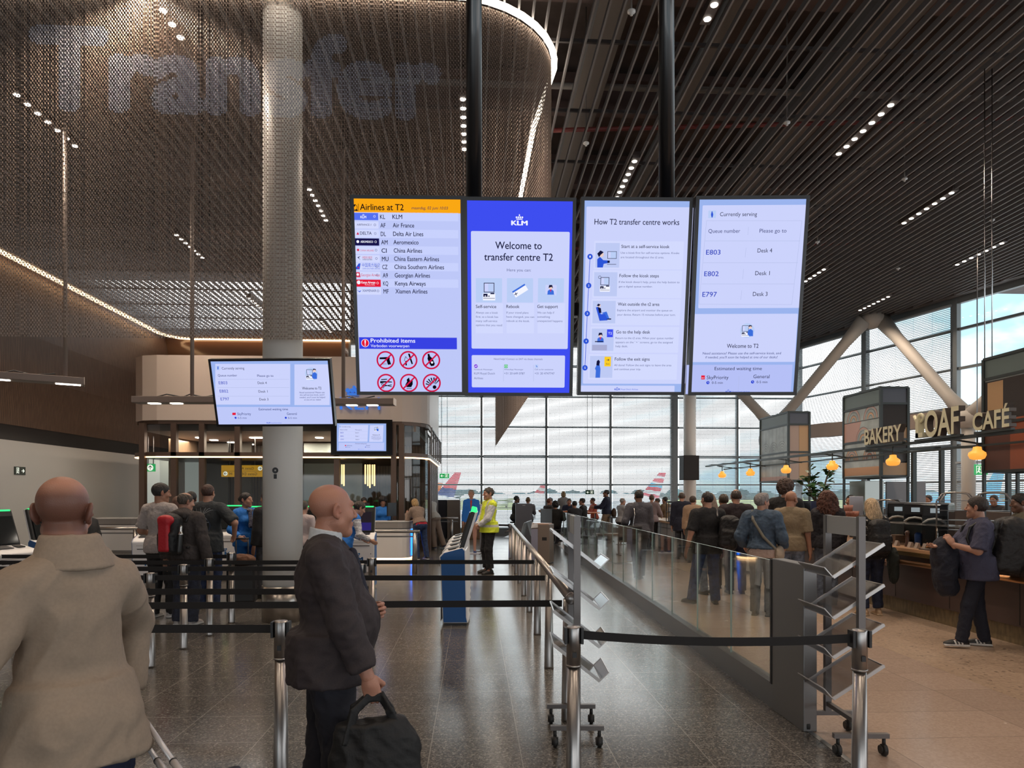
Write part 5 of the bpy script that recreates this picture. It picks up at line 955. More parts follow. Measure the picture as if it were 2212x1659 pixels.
# --- equipment behind
OV = None
for px, yc, lb in ((1941,12.0,'left of three black speed ovens behind the counter'),(1978,11.3,'middle of three black speed ovens behind the counter'),(2020,10.6,'right of three black speed ovens behind the counter')):
    p = PX(px, yc, .96)
    if OV is None:
        OV = thing('speed_oven', lb, 'oven', p, -math.radians(42), 'speed ovens behind the counter'); m = MB(); m.box((-.17,0,.02),(.17,.62,.60)); m.build('oven_body', M_BLKG, OV, bevel=.01)
        m = MB(); m.box((-.16,-.03,.04),(.16,.0,.38)); d_ = m.build('oven_door', mat('oven_glass', (.03,.04,.045), .15), OV); m = MB(); m.tube([(-.15,-.04,.33),(-.08,-.06,.38),(.0,-.065,.395),(.08,-.06,.38),(.15,-.04,.33)], .018, 8); m.build('door_handle', M_HEAD, d_)
        m = MB(); m.box((-.15,-.012,.44),(.15,.0,.58)); m.build('control_panel', mat('oven_panel', (.025,.026,.03), .2), OV); m = MB(); m.box((-.06,-.016,.48),(.06,-.012,.55)); m.build('oven_display', emis('oven_lcd', (.35,.40,.42), .5), OV); m = MB(); m.box((-.17,.05,.60),(.17,.55,.625)); m.build('top_tray', M_ST, OV)
        m = MB(); [m.box((x-.02,y-.02,0),(x+.02,y+.02,.02)) for x in (-.14,.14) for y in (.05,.55)]; m.build('oven_foot', M_BLK, OV)
    else: dup(OV, p, -math.radians(42), lb)
def tray_rack(label, px, yc, h=.78):
    t = thing('tray_rack', label, 'tray rack', PX(px, yc, .96), -math.radians(40), 'arched steel tray racks'); m = MB()
    for y in (0,.4): m.tube([(-.22,y,0),(-.22,y,h-.12),(-.15,y,h-.02),(-.05,y,h),(.05,y,h),(.15,y,h-.02),(.22,y,h-.12),(.22,y,0)], .013, 6)
    m.build('rack_frame', M_ST, t)
    m = MB(); [m.box((-.21,0,.1+.14*k),(.21,.4,.108+.14*k)) for k in range(5)]; m.build('rack_tray', M_STD, t)
tray_rack('arched steel tray rack right of the three ovens', 2062, 10.2); tray_rack('arched steel tray rack behind the server in olive', 2143, 9.9); tray_rack('arched steel tray rack left of the three ovens', 1912, 12.6, .66)
def slab(name, label, px0, py0, px1, py1, yc, m, cat, d=.5, z0=None): a, b = WP(px0,py0,yc), WP(px1,py1,yc); q = MB(); q.box((0,0,(z0 if z0 is not None else b.z)-b.z),((PX(px1,yc)-PX(px0,yc)).length,d,a.z-b.z)); return tag(q.build(name, m, loc=(a.x,a.y,b.z), bevel=.008), label, cat)
slab('steel_hood', 'brushed steel box hood right of the mural tower foot', 1868, 1038, 1911, 1100, 14.6, mat('soft_steel', (.42,.45,.43), .3, .7), 'cooker hood', .6, 0.96); slab('menu_board', 'large plain grey board behind the ovens', 1915, 1040, 1966, 1098, 14.9, mat('board_grey', (.24,.24,.26), .4), 'board', .05, .0); slab('menu_board', 'smaller grey board with a hanging key right of the large one', 1975, 1040, 2001, 1096, 15.2, mat('board_grey', (.24,.24,.26), .4), 'board', .05, .0)
for px, y0, y1, lb in ((1974,975,1100,'dark frame post left of the smaller grey board'),(2034,965,1085,'dark frame post between ovens and exit sign'),(2178,1015,1100,'thick dark post under the rust tower')):
    c = PX(px, 13.0); m = MB(); m.box((-.035,-.035,0),(.035,.035,ZF(y0,13.0))); tag(m.build('frame_post', M_FRM, loc=c), lb, 'post')
m = MB(); a, b = WP(1870,974,13.2), WP(2180,962,13.0); m.beam(a, b, .05, .05); tag(m.build('frame_rail', M_FRM), 'dark rail joining the frame posts behind the letters', 'rail')
# espresso area, cups, small counter things
slab('coffee_machine', 'black espresso machine behind the curly haired woman', 1722, 1082, 1768, 1118, 14.2, M_BLKG, 'coffee machine', .5, .92); slab('card_terminal_screen', 'dark blue till screen by the lantern post', 1752, 1083, 1772, 1098, 13.8, mat('till_screen', (.03,.04,.09), .2), 'till', .03, .92)
slab('printed_board', 'pale board with curved lines leaning by the steel hood', 1836, 1072, 1866, 1118, 13.0, mat('pale_board', (.42,.42,.47), .5), 'board', .03, .92)
c = PX(1850, 12.2, 1.09)
for k in range(9):
    cp = MB(); cp.lathe([(.0,0),(.032,0),(.042,.105),(.0,.105)], n=12); xx = PX(1828+4.6*(k%6), 12.6-.12*(k//6), 1.32+.106*(k//6)); tag(cp.build('paper_cup', mat('paper_cup', (.48,.22,.17), .6), loc=xx), 'stacked patterned paper cup on the shelf by the steel hood', 'cup', 'paper cups on the shelf')
sh = MB(); sh.box((0,0,0),(.42,.3,.02)); sh.box((.02,.02,-.38),(.05,.28,0)); sh.box((.37,.02,-.38),(.40,.28,0)); p = PX(1824, 12.75, 1.30); tag(sh.build('cup_shelf', M_STD, loc=p), 'small dark shelf holding the paper cups', 'shelf')
cz = .956
def at_c(px, dx): return Vector((XC_+dx, PX(px, wx_at(px, XC_+dx)).y, cz))
m = MB(); m.lathe([(.0,0),(.035,0),(.036,.03),(.022,.08),(.026,.12),(.018,.15),(.030,.18),(.034,.205),(.02,.23),(.0,.235)], n=18); tag(m.build('pepper_mill', mat('dark_walnut', (.07,.035,.025), .3), loc=at_c(1960,.16)), 'dark wooden pepper mill on the bakery counter', 'pepper mill')
for i, px in enumerate((1937,1966,1981,1998)):
    m = MB(); m.prism([(-.03,0),(.03,0),(.02,.075),(.0,.08)], -.035, .035, 'y'); o = m.build('price_block', mat('price_block', (.30,.24,.20), .6), loc=at_c(px,.10)); tag(o, ['wooden price block left of the pepper mill','wooden price block just right of the pepper mill','third wooden price block on the bakery counter','wooden price block nearest the pastries'][i], 'price tag', 'wooden price blocks')
m = MB(); m.box((-.12,-.15,0),(.12,.15,.12)); tag(m.build('wooden_crate', mat('crate_wood', (.36,.22,.13), .6, noise=.2, nscale=10), loc=at_c(1938,.55), bevel=.006), 'small wooden crate behind the sneeze glass', 'crate')
m = MB(); m.lathe([(.0,0),(.05,0),(.055,.16),(.03,.19),(.0,.19)], n=14); m.tube([(.055,0,.14),(.09,0,.12),(.09,0,.06),(.055,0,.03)], .01, 6); tag(m.build('jug', mat('blue_jug', (.03,.14,.55), .3), loc=at_c(1984,.50)), 'blue jug behind the sneeze glass', 'jug')
dish = MB(); dish.box((-.14,-.28,0),(.14,.28,.015)); tag(dish.build('pastry_tray', M_STD, loc=at_c(2034,.12)), 'dark tray with pastries on the bakery counter', 'tray')
for k in range(6):
    p = at_c(2034,.12)+Vector((-.06+.10*(k%2),-.18+.17*(k//2),.045)); m = MB(); m.tube([(.0,-.07,-.012),(.02,-.045,.0),(.03,0,.008),(.02,.045,.0),(.0,.07,-.012)], [.012,.026,.034,.026,.012], 8); tag(m.build('croissant', mat('baked_crust', (.55,.22,.06), .45, noise=.3, nscale=30), loc=p), 'golden croissant on the dark pastry tray', 'croissant', 'croissants on the tray')
m = MB(); m.lathe([(.0,0),(.11,.0),(.13,.05),(.09,.09),(.0,.11)], n=16); tag(m.build('bread_round', mat('baked_crust'), loc=at_c(1738,.2)) if False else m.build('bread_round', mat('brown_crust', (.26,.11,.05), .5, noise=.3, nscale=25), loc=at_c(1742,.2)), 'round brown loaf on the counter between beige polo and curly hair', 'bread')
# plant
pt = PX(1766, 15.6); pz = .96; pl = thing('potted_plant', 'glossy broad-leaved potted plant between the two lantern towers', 'plant', (pt.x,pt.y,pz))
m = MB(); m.lathe([(.0,0),(.13,0),(.16,.30),(.14,.30),(.13,.26),(.0,.26)], n=20); m.build('pot', mat('grey_pot', (.2,.2,.2), .6), pl)
stm = MB(); lvm = MB(); R = random.Random(3)
for k in range(7):
    a = R.uniform(0,2*PI); top = Vector((.28*math.cos(a), .28*math.sin(a), R.uniform(.9,1.45))); pts = [Vector((0,0,.26)), Vector((.05*math.cos(a),.05*math.sin(a),.6)), top*.75+Vector((0,0,.15)), top]; stm.tube(pts, [.016,.013,.01,.006], 6)
    for j in range(11):
        s = .25+.75*j/10; c = pts[1].lerp(pts[3], s) if s > .2 else pts[1]; b = R.uniform(0,2*PI); el = R.uniform(-.2,.9); d = Vector((math.cos(b)*math.cos(el), math.sin(b)*math.cos(el), math.sin(el))); sd = d.cross(Vector((0,0,1))).normalized(); up = sd.cross(d); L = R.uniform(.14,.24); w = L*.36
        q = [c, c+d*L*.35+sd*w*.8-up*.01, c+d*L*.72+sd*w, c+d*L-up*.04, c+d*L*.72-sd*w, c+d*L*.35-sd*w*.8-up*.01, c+d*L*.55+up*.018]; lvm.add(q, [(0,1,6),(1,2,6),(2,3,6),(3,4,6),(4,5,6),(5,0,6)])
stm.build('stem', mat('plant_stem', (.12,.09,.05), .7), pl); lvm.build('foliage', mat('plant_leaf', (.035,.10,.03), .3), pl)
# --- seating: tables by the windows
M_ORT = mat('orange_table_top', (.62,.19,.05), .4); M_WDT = mat('wood_table_top', (.38,.24,.15), .45)
def table(label, px, yc, m, w=1.2, d=.7, h=.75, rz=0):
    t = thing('cafe_table', label, 'table', PX(px, yc), rz, 'tables by the windows'); q = MB(); q.box((-w/2,-d/2,h-.035),(w/2,d/2,h)); q.build('table_top', m, t, bevel=.005)
    for sx in (-1,1): q = MB(); q.box((sx*w*.4-.025,-.025,0),(sx*w*.4+.025,.025,h-.035)); q.box((sx*w*.4-.03,-d*.4,0),(sx*w*.4+.03,d*.4,.03)); q.build('leg', M_STD, t)
table('high orange table by the windows, left of the standing navy man', 1232, 26.2, M_ORT, 1.3, .6, 1.13); table('orange table by the windows, behind the left leaflet rack', 1258, 26.5, M_ORT, 1.2, .6, 1.08); table('low wooden table seen through the glass balustrade', 1312, 20.5, M_WDT, .8, .6, .62); table('dark table by the windows near the man in white', 1352, 26.8, mat('dark_table', (.05,.05,.055), .4), 1.3, .7, .9)
m = MB(); m.prism([(0,0),(.26,0),(.0,.16)], 0, .004, 'y'); tag(m.build('paper_sheet', mat('pale_blue_paper', (.55,.68,.74), .6), loc=PX(1296,20.3,.625)), 'pale blue sheet standing on the low wooden table', 'paper')
p = PX(1462, 21.5, .92); cr = thing('snack_rack', 'black wire rack of snacks on the far counter', 'rack', p, 0); m = MB(); [m.box((x-.01,y-.01,0),(x+.01,y+.01,.60)) for x in (-.28,.28) for y in (-.14,.14)]; m.box((-.29,-.15,.56),(.29,.15,.60)); m.box((-.29,-.15,.28),(.29,.15,.30)); m.box((-.29,-.15,.0),(.29,.15,.02)); m.build('rack_frame', M_BLK, cr)
for z in (.02,.30):
    for k in range(4): m = MB(); m.box((-.24+.13*k,-.1,z),(-.14+.13*k,.1,z+.12)); m.build('snack_pack', mat('snack_%d' % (k%3), [(.5,.5,.52),(.35,.12,.12),(.4,.3,.12)][k%3], .5), cr)
# ================================================================== AIRCRAFT OUTSIDE
M_FUS = mat('aircraft_white', (.75,.77,.80), .4); M_AGL = mat('aircraft_glass', (.05,.06,.08), .2)
def plane(label, px, D, rz, tailm, L=38, stripes=None, fus=None):
    c = c2w((px-CX)/F_PX*D, D, -4.0); t = thing('airliner', label, 'aircraft', c, rz, 'parked airliners')
    r = L*.052; z = r+2.2; m = MB(); o = m.M; m.M = Matrix.Translation((0,0,z)) @ Matrix.Rotation(PI/2,4,'Y')
    m.lathe([(0,-L*.5),(r*.55,-L*.48),(r*.9,-L*.44),(r,-L*.38),(r,L*.22),(r*.75,L*.36),(r*.3,L*.48),(.0,L*.5)], n=16); m.M = o; m.build('fuselage', fus or M_FUS, t)
    m = MB()
    for s in (-1,1): m.add([(-L*.10,s*r*.5,z-r*.5),(L*.07,s*r*.5,z-r*.5),(L*.20,s*L*.46,z+.6),(L*.15,s*L*.46,z+.6),(-L*.10,s*r*.5,z-r*.2),(L*.07,s*r*.5,z-r*.3),(L*.20,s*L*.46,z+.75),(L*.15,s*L*.46,z+.75)], [(0,1,2,3),(4,7,6,5),(0,4,5,1),(1,5,6,2),(2,6,7,3),(3,7,4,0)])
    m.build('wing', fus or M_FUS, t)
    f = MB(); pts = [(L*.33,z+r*.7),(L*.45,z+r*.3),(L*.50,z+r*.3+L*.17),(L*.455,z+r*.3+L*.17)]; f.prism(pts, -.2, .2, 'y'); f.build('tail_fin', tailm, t)
    if stripes:
        for i, (a, b, mm) in enumerate(stripes):
            q = lambda u: [(pts[0][0]+(pts[3][0]-pts[0][0])*u, pts[0][1]+(pts[3][1]-pts[0][1])*u), (pts[1][0]+(pts[2][0]-pts[1][0])*u, pts[1][1]+(pts[2][1]-pts[1][1])*u)]
            s = MB(); (x0,y0),(x1,y1) = q(a); (x2,y2),(x3,y3) = q(b); s.prism([(x0,y0),(x1,y1),(x3,y3),(x2,y2)], -.22, .22, 'y'); s.build('tail_stripe', mm, t)
    s = MB(); s.add([(L*.40,-r*.3,z+r*.4),(L*.40,r*.3,z+r*.4),(L*.49,L*.17,z+r*.6),(L*.46,L*.17,z+r*.6),(L*.49,-L*.17,z+r*.6),(L*.46,-L*.17,z+r*.6)], [(0,1,2,3),(1,0,5,4)]); s.build('tailplane', fus or M_FUS, t)
    for sg in (-1,1): e = MB(); e.cyl((-L*.08,sg*L*.17,z-r*1.0),(L*.03,sg*L*.17,z-r*1.0), r*.5, r*.4, n=12); e.build('engine', M_FUS, t)
    g = MB(); [g.cyl((x,y,0),(x,y,z-r*.6), .25, n=6) for x,y in ((-L*.36,0),(L*.03,2),(L*.03,-2))]; g.build('landing_gear', M_STD, t)
M_RD = mat('tail_red', (.62,.04,.07), .4); M_NV = mat('tail_navy', (.02,.05,.22), .4); M_OR = mat('tail_orange', (.72,.16,.02), .4); M_SK = mat('sky_blue_paint', (.06,.38,.68), .4); M_FUSW = M_FUS
plane('white airliner with red and navy tail beyond the windows, left', 832, 190, 0.1, M_RD, 40, [(0,.35,M_NV)])
plane('airliner with orange tail at the left edge of the windows', 850, 262, .05, M_FUS, 36, [(.1,.9,M_OR)])
plane('airliner with red, white and blue striped tail behind the grey jacket man', 1275, 175, .08, M_FUS, 38, [(.0,.14,M_RD),(.28,.42,M_RD),(.42,.56,M_SK),(.62,.76,M_RD),(.86,1.,M_RD)])
plane('small white airliner with striped tail in the middle distance', 1088, 330, .05, M_FUS, 40, [(.2,.4,M_RD),(.6,.8,M_RD)])
plane('sky blue airliner with white markings, seen at the right through the blinds', 2010, 130, .3, M_SK, 38, fus=M_SK)
# ================================================================== PEOPLE: signed-distance bodies turned into one smooth surface
V3 = lambda *a: np.array(a, float)
def rotm(rx=0, ry=0, rz=0):
    m = Euler((rx, ry, rz)).to_matrix(); return np.array(m)
class SDF:
    def __init__(s): s.p = []; s.T = (np.eye(3), np.zeros(3))
    def _w(s, c): return s.T[0] @ np.asarray(c, float) + s.T[1]
    def rc(s, a, b, ra, rb=None, k=.02, sub=False, clip=None):
        rb = ra if rb is None else rb; a, b = s._w(a), s._w(b); r = max(ra, rb); s.p.append(('rc', (a, b, ra, rb), np.minimum(a,b)-r, np.maximum(a,b)+r, k, sub, clip)); return s
    def el(s, c, r, k=.02, sub=False, R=None, clip=None):
        c = s._w(c); r = np.array(r, float); R = s.T[0] if R is None else s.T[0] @ R; e = np.abs(R) @ r; s.p.append(('el', (c, r, R), c-e, c+e, k, sub, clip)); return s
    def bx(s, c, h, r=.01, k=.01, sub=False, R=None, clip=None):
        c = s._w(c); h = np.array(h, float); R = s.T[0] if R is None else s.T[0] @ R; e = np.abs(R) @ h; s.p.append(('bx', (c, h, R, r), c-e, c+e, k, sub, clip)); return s
    def ec(s, a, b, ra, rb, k=.02, sub=False, R=None, clip=None):        # elliptical frustum from a (radii ra) to b (radii rb), along its local z
        a, b = s._w(a), s._w(b); R = s.T[0] if R is None else s.T[0] @ R; ra, rb = np.array(ra), np.array(rb); r = max(ra.max(), rb.max()); s.p.append(('ec', (a, b, ra, rb, R), np.minimum(a,b)-r, np.maximum(a,b)+r, k, sub, clip)); return s
    def cut(s, pt, n, k=.006): n = s.T[0] @ (np.array(n, float)/np.linalg.norm(n)); s.p.append(('cut', (s._w(pt), n), None, None, k, False, None)); return s
    def grid(s, h):
        lo = np.min([q[2] for q in s.p if q[2] is not None and not q[5]], 0)-3*h-.02; hi = np.max([q[3] for q in s.p if q[3] is not None and not q[5]], 0)+3*h+.02
        n = np.ceil((hi-lo)/h).astype(int)+1; D = np.full(n, 1.0, np.float32); ax = [lo[i]+h*np.arange(n[i]) for i in range(3)]
        for t, a, b0, b1, k, sub, clip in s.p:
            if t == 'cut': i0, i1 = np.zeros(3,int), n
            else:
                m = k+3*h; i0 = np.clip(np.floor((b0-m-lo)/h).astype(int), 0, n); i1 = np.clip(np.ceil((b1+m-lo)/h).astype(int)+1, 0, n)
                if np.any(i1 <= i0): continue
            sl = tuple(slice(i0[q], i1[q]) for q in range(3)); x, y, z = np.meshgrid(*[ax[q][sl[q]] for q in range(3)], indexing='ij', sparse=True)
            if t == 'rc':
                A, B, ra, rb = a; d = B-A; L = max(d@d, 1e-9); u = np.clip(((x-A[0])*d[0]+(y-A[1])*d[1]+(z-A[2])*d[2])/L, 0, 1)
                v = np.sqrt((x-A[0]-u*d[0])**2+(y-A[1]-u*d[1])**2+(z-A[2]-u*d[2])**2)-(ra+(rb-ra)*u)
            elif t == 'cut': P, N = a; v = (x-P[0])*N[0]+(y-P[1])*N[1]+(z-P[2])*N[2]
            else:
                c, R = (a[0], a[2]) if t != 'ec' else (a[0], a[4]); dx, dy, dz = x-c[0], y-c[1], z-c[2]
                lx, ly, lz = (dx*R[0,i]+dy*R[1,i]+dz*R[2,i] for i in range(3))
                if t == 'el':
                    r = a[1]; k0 = np.sqrt((lx/r[0])**2+(ly/r[1])**2+(lz/r[2])**2); k1 = np.sqrt((lx/r[0]**2)**2+(ly/r[1]**2)**2+(lz/r[2]**2)**2)+1e-6; v = k0*(k0-1)/k1
                elif t == 'bx':
                    h_, r = a[1]-a[3], a[3]; qx, qy, qz = np.abs(lx)-h_[0], np.abs(ly)-h_[1], np.abs(lz)-h_[2]
                    v = np.sqrt(np.maximum(qx,0)**2+np.maximum(qy,0)**2+np.maximum(qz,0)**2)+np.minimum(np.maximum(np.maximum(qx,qy),qz),0)-r
                else:
                    d = (a[1]-a[0]) @ R; L = d[2] if abs(d[2]) > 1e-6 else 1e-6; u = np.clip(lz/L, 0, 1); rx = a[2][0]+(a[3][0]-a[2][0])*u; ry = a[2][1]+(a[3][1]-a[2][1])*u
                    px, py = lx-d[0]*u, ly-d[1]*u; v = (np.sqrt((px/rx)**2+(py/ry)**2)-1)*np.minimum(rx, ry); e = np.maximum(lz*np.sign(L)-abs(L), -lz*np.sign(L)); v = np.maximum(v, e)
            if clip is not None:
                for P, N in clip: v = np.maximum(v, (x-P[0])*N[0]+(y-P[1])*N[1]+(z-P[2])*N[2])
            o = D[sl]
            if t == 'cut' or sub:
                w = v if t == 'cut' else -v; hh = np.clip(.5-.5*(o-w)/k, 0, 1) if k > 0 else (w > o); D[sl] = o*(1-hh)+w*hh+(k*hh*(1-hh) if k > 0 else 0)
            else:
                kk = max(k, 1e-4); hh = np.clip(.5+.5*(v-o)/kk, 0, 1); D[sl] = v*(1-hh)+o*hh-kk*hh*(1-hh)
        return D, lo
    def mesh(s, h):
        D, lo = s.grid(h); I = D < 0; n = np.array(D.shape)-1
        off = np.array([(i,j,k) for i in (0,1) for j in (0,1) for k in (0,1)]); cnt = sum(I[o[0]:o[0]+n[0],o[1]:o[1]+n[1],o[2]:o[2]+n[2]].astype(np.int8) for o in off)
        C_ = np.argwhere((cnt > 0) & (cnt < 8))
        if len(C_) == 0: return np.zeros((0,3)), np.zeros((0,4),int)
        cd = np.stack([D[C_[:,0]+o[0],C_[:,1]+o[1],C_[:,2]+o[2]] for o in off], 1); P = np.zeros((len(C_),3)); w = np.zeros(len(C_))
        for i in range(8):
            for j in range(i+1, 8):
                if np.abs(off[i]-off[j]).sum() == 1:
                    m = (cd[:,i] < 0) != (cd[:,j] < 0); t = np.where(m, cd[:,i]/np.where(m, cd[:,i]-cd[:,j], 1), 0)[:,None]; P += m[:,None]*(off[i]+t*(off[j]-off[i])); w += m
        V = lo+h*(C_+P/w[:,None]); ID = np.full(n, -1, np.int64); ID[C_[:,0],C_[:,1],C_[:,2]] = np.arange(len(C_)); Q = []
        for ax in range(3):
            e = np.zeros(3,int); e[ax] = 1; u, v = [q for q in range(3) if q != ax]
            A = I[tuple(slice(0, D.shape[q]-e[q]) for q in range(3))]; B = I[tuple(slice(e[q], None) for q in range(3))]; G = np.argwhere(A != B); G = G[(G[:,u] > 0) & (G[:,v] > 0) & (G[:,u] < n[u]) & (G[:,v] < n[v])]
            if len(G) == 0: continue
            fl = A[G[:,0],G[:,1],G[:,2]]; q = []
            for du, dv in ((1,1),(0,1),(0,0),(1,0)): c = G.copy(); c[:,u] -= du; c[:,v] -= dv; q.append(ID[c[:,0],c[:,1],c[:,2]])
            q = np.stack(q, 1); flip = fl if ax != 1 else ~fl; q[~flip] = q[~flip][:,::-1]; Q.append(q)
        Q = np.concatenate(Q); return V, Q[(Q >= 0).all(1)]
def vnormals(V, Q):
    a = V[Q[:,1]]-V[Q[:,0]]; b = V[Q[:,3]]-V[Q[:,0]]; fn = np.cross(a, b); N = np.zeros_like(V)
    for i in range(4): np.add.at(N, Q[:,i], fn)
    return N/(np.linalg.norm(N, axis=1)[:,None]+1e-12)
def wrinkle(V, f, seed=0, zs=1.0):
    r = np.random.default_rng(seed); o = np.zeros(len(V))
    for k in range(5):
        d = r.normal(size=3); d[2] *= zs; d /= np.linalg.norm(d); d2 = r.normal(size=3); ph = r.uniform(0, 6.3, 2); q = f*(1+.55*k); o += np.sin(q*(V@d)+ph[0]+1.6*np.sin(.6*q*(V@d2)+ph[1]))/(1+.5*k)
    return 1-np.abs(o/2.2)*1.4
def mk(name, parts, mats, parent=None, wr=0.0, wf=26, seed=1, paint=None, tint=None, wfun=None, wzs=.5):
    """parts: list of (V, Q); joined into one mesh object"""
    Vs, Qs, n = [], [], 0
    for V, Q in parts:
        if len(V) == 0: continue
        if wr: V = V + vnormals(V, Q)*(wrinkle(V, wf, seed, wzs)*wr*(wfun(V) if wfun else 1.0) if np.ndim(wr) == 0 else wr)[:,None]
        Vs.append(V); Qs.append(Q+n); n += len(V)
    V = np.concatenate(Vs); Q = np.concatenate(Qs); me = bpy.data.meshes.new(name); me.vertices.add(len(V)); me.vertices.foreach_set('co', V.astype(np.float32).reshape(-1))
    me.loops.add(len(Q)*4); me.loops.foreach_set('vertex_index', Q.astype(np.int32).reshape(-1)); me.polygons.add(len(Q)); me.polygons.foreach_set('loop_start', np.arange(len(Q))*4)
    for m in (mats if isinstance(mats, (list, tuple)) else [mats]): me.materials.append(m)
    if paint is not None: me.polygons.foreach_set('material_index', np.asarray(paint(V[Q].mean(1)), np.int32))
    me.polygons.foreach_set('use_smooth', np.ones(len(Q), bool))
    if tint is not None:
        at = me.color_attributes.new('tint', 'FLOAT_COLOR', 'POINT'); c = np.ones((len(V),4)); c[:,:3] = tint(V); at.data.foreach_set('color', c.astype(np.float32).reshape(-1))
    me.update(calc_edges=True); me.validate(); o = bpy.data.objects.new(name, me); C.objects.link(o)
    if parent: o.parent = parent
    return o
def skin_mat(name, col):
    if name in MATS: return MATS[name]
    m = mat(name, col, .48, bump=.12, bscale=220); t = m.node_tree; p = t.nodes['Principled BSDF']; a = t.nodes.new('ShaderNodeAttribute'); a.attribute_name = 'tint'
    x = t.nodes.new('ShaderNodeMix'); x.data_type = 'RGBA'; x.blend_type = 'MULTIPLY'; x.inputs[0].default_value = 1; x.inputs[6].default_value = (*col,1); t.links.new(a.outputs[0], x.inputs[7]); t.links.new(x.outputs[2], p.inputs['Base Color'])
    p.inputs['Subsurface Weight'].default_value = .08; p.inputs['Subsurface Radius'].default_value = (.01,.004,.002); return m
def cloth(name, col, rough=.85, b=.35, **k): return mat('cloth_'+name, col, rough, bump=b, bscale=k.pop('bscale', 45), **k)
def hairm(name, col, col2=None): return mat('hair_'+name, col, .5, bump=.5, bscale=160, stretch=(1,1,.25), noise=.45, nscale=60)
SKIN_T = {'fair': (.44,.235,.165), 'tan': (.36,.18,.115), 'brown': (.17,.085,.055), 'dark': (.07,.036,.026), 'pink': (.42,.20,.135)}
def nrm(v): v = np.asarray(v, float); return v/(np.linalg.norm(v)+1e-9)
def ik(S, W, l1, l2, pole):
    d = W-S; L = np.linalg.norm(d); m = (l1+l2)*.998
    if L > m: W = S+d/L*m; L = m
    u = nrm(W-S); a = (l1*l1-l2*l2+L*L)/(2*L); h = math.sqrt(max(l1*l1-a*a, 0)); p = np.asarray(pole, float); p = nrm(p-u*(p@u)); return S+u*a+p*h, W
def hand_sdf(s, W, f, n, side, curl=.35, r=1.0, spread=.0):
    f, n = nrm(f), np.asarray(n, float); n = nrm(n-f*(n@f)); l = side*np.cross(f, n); P = lambda a, b, c: W+(f*a+l*b+n*c)*r
    R = np.stack([l, f, n], 1)
    s.el(P(.05,.0,.0), (.040*r,.054*r,.019*r), .012, R=R); s.rc(P(-.03,0,0), P(.03,.0,0), .026*r, .027*r, .02)
    for b, L, fr in ((.030,.070,.088),(.010,.079,.094),(-.011,.073,.091),(-.030,.056,.083)):
        p = P(fr, b, 0); s.rc(P(.05, b*.8, 0), p, .0115*r, .0105*r, .006); a = curl*.5
        for k, (q, rr) in enumerate(((.44,.0095),(.31,.0085),(.25,.0075))):
            d = f*math.cos(a)+n*math.sin(a)+l*b*(spread*4); e = p+nrm(d)*L*q*r; s.rc(p, e, (rr+.0008)*r, rr*r, .004); p = e; a += curl*(1.0 if k == 0 else .8)
    t0 = P(.018,.028,.008); t1 = P(.055,.052,.020+.012*curl); t2 = P(.082,.050-.022*curl,.026+.020*curl); s.rc(t0, t1, .0150*r, .0115*r, .010); s.rc(t1, t2, .0110*r, .0088*r, .005)
def head_sdf(s, R, c, r, fem=False, jaw=1.0, detail=True):
    s.T = (R*1.0, c); sc = lambda *a: tuple(q*r for q in a)
    s.el(sc(0,-.014,.040), sc(.0765,.099,.086), .01); s.el(sc(0,.028,-.025), sc(.059*jaw,.064,.082), .03*r); s.rc(sc(-.042*jaw,.005,-.055), sc(0,.070,-.098), .024*r, .019*r, .03*r); s.rc(sc(.042*jaw,.005,-.055), sc(0,.070,-.098), .024*r, .019*r, .03*r); s.el(sc(0,.079,-.097), sc(.022,.018,.018), .02*r)
    s.rc(sc(-.036,.080,.036), sc(.036,.080,.036), .013*r, .013*r, .016*r)
    if detail:
        for x in (-1,1): s.el(sc(x*.033,.100,.014), sc(.020,.014,.014), .012*r, sub=True); s.el(sc(x*.032,.081,.013), sc(.0145,.0135,.0125), .003*r); s.el(sc(x*.043,.062,-.022), sc(.022,.026,.022), .025*r)
        s.rc(sc(0,.092,.022), sc(0,.116,-.018), .0085*r, .0125*r, .012*r); s.el(sc(0,.112,-.024), sc(.014,.013,.011), .008*r)
        for x in (-1,1): s.el(sc(x*.013,.102,-.026), sc(.009,.011,.008), .006*r)
        s.el(sc(0,.084,-.062), sc(.026,.017,.020), .014*r); s.rc(sc(-.017,.094,-.056), sc(.017,.094,-.056), .0058*r, .0058*r, .006*r); s.rc(sc(-.015,.093,-.066), sc(.015,.093,-.066), .0068*r, .0068*r, .006*r); s.rc(sc(-.020,.101,-.061), sc(.020,.101,-.061), .0022*r, .0022*r, .003*r, sub=True)
        for x in (-1,1):
            Re = rotm(0, x*.16, x*.42); s.el(sc(x*.082,-.014,.004), sc(.0105,.022,.036), .006*r, R=Re); s.el(sc(x*.079,-.004,-.024), sc(.008,.010,.014), .008*r); s.el(sc(x*.0915,-.009,.006), sc(.0075,.012,.021), .004*r, sub=True, R=Re); s.el(sc(x*.084,.0045,-.002), sc(.006,.005,.009), .004*r)
    else:
        s.rc(sc(0,.090,.018), sc(0,.112,-.022), .010*r, .013*r, .015*r)
        for x in (-1,1): s.el(sc(x*.082,-.012,.0), sc(.012,.020,.032), .008*r)
    s.T = (np.eye(3), np.zeros(3))
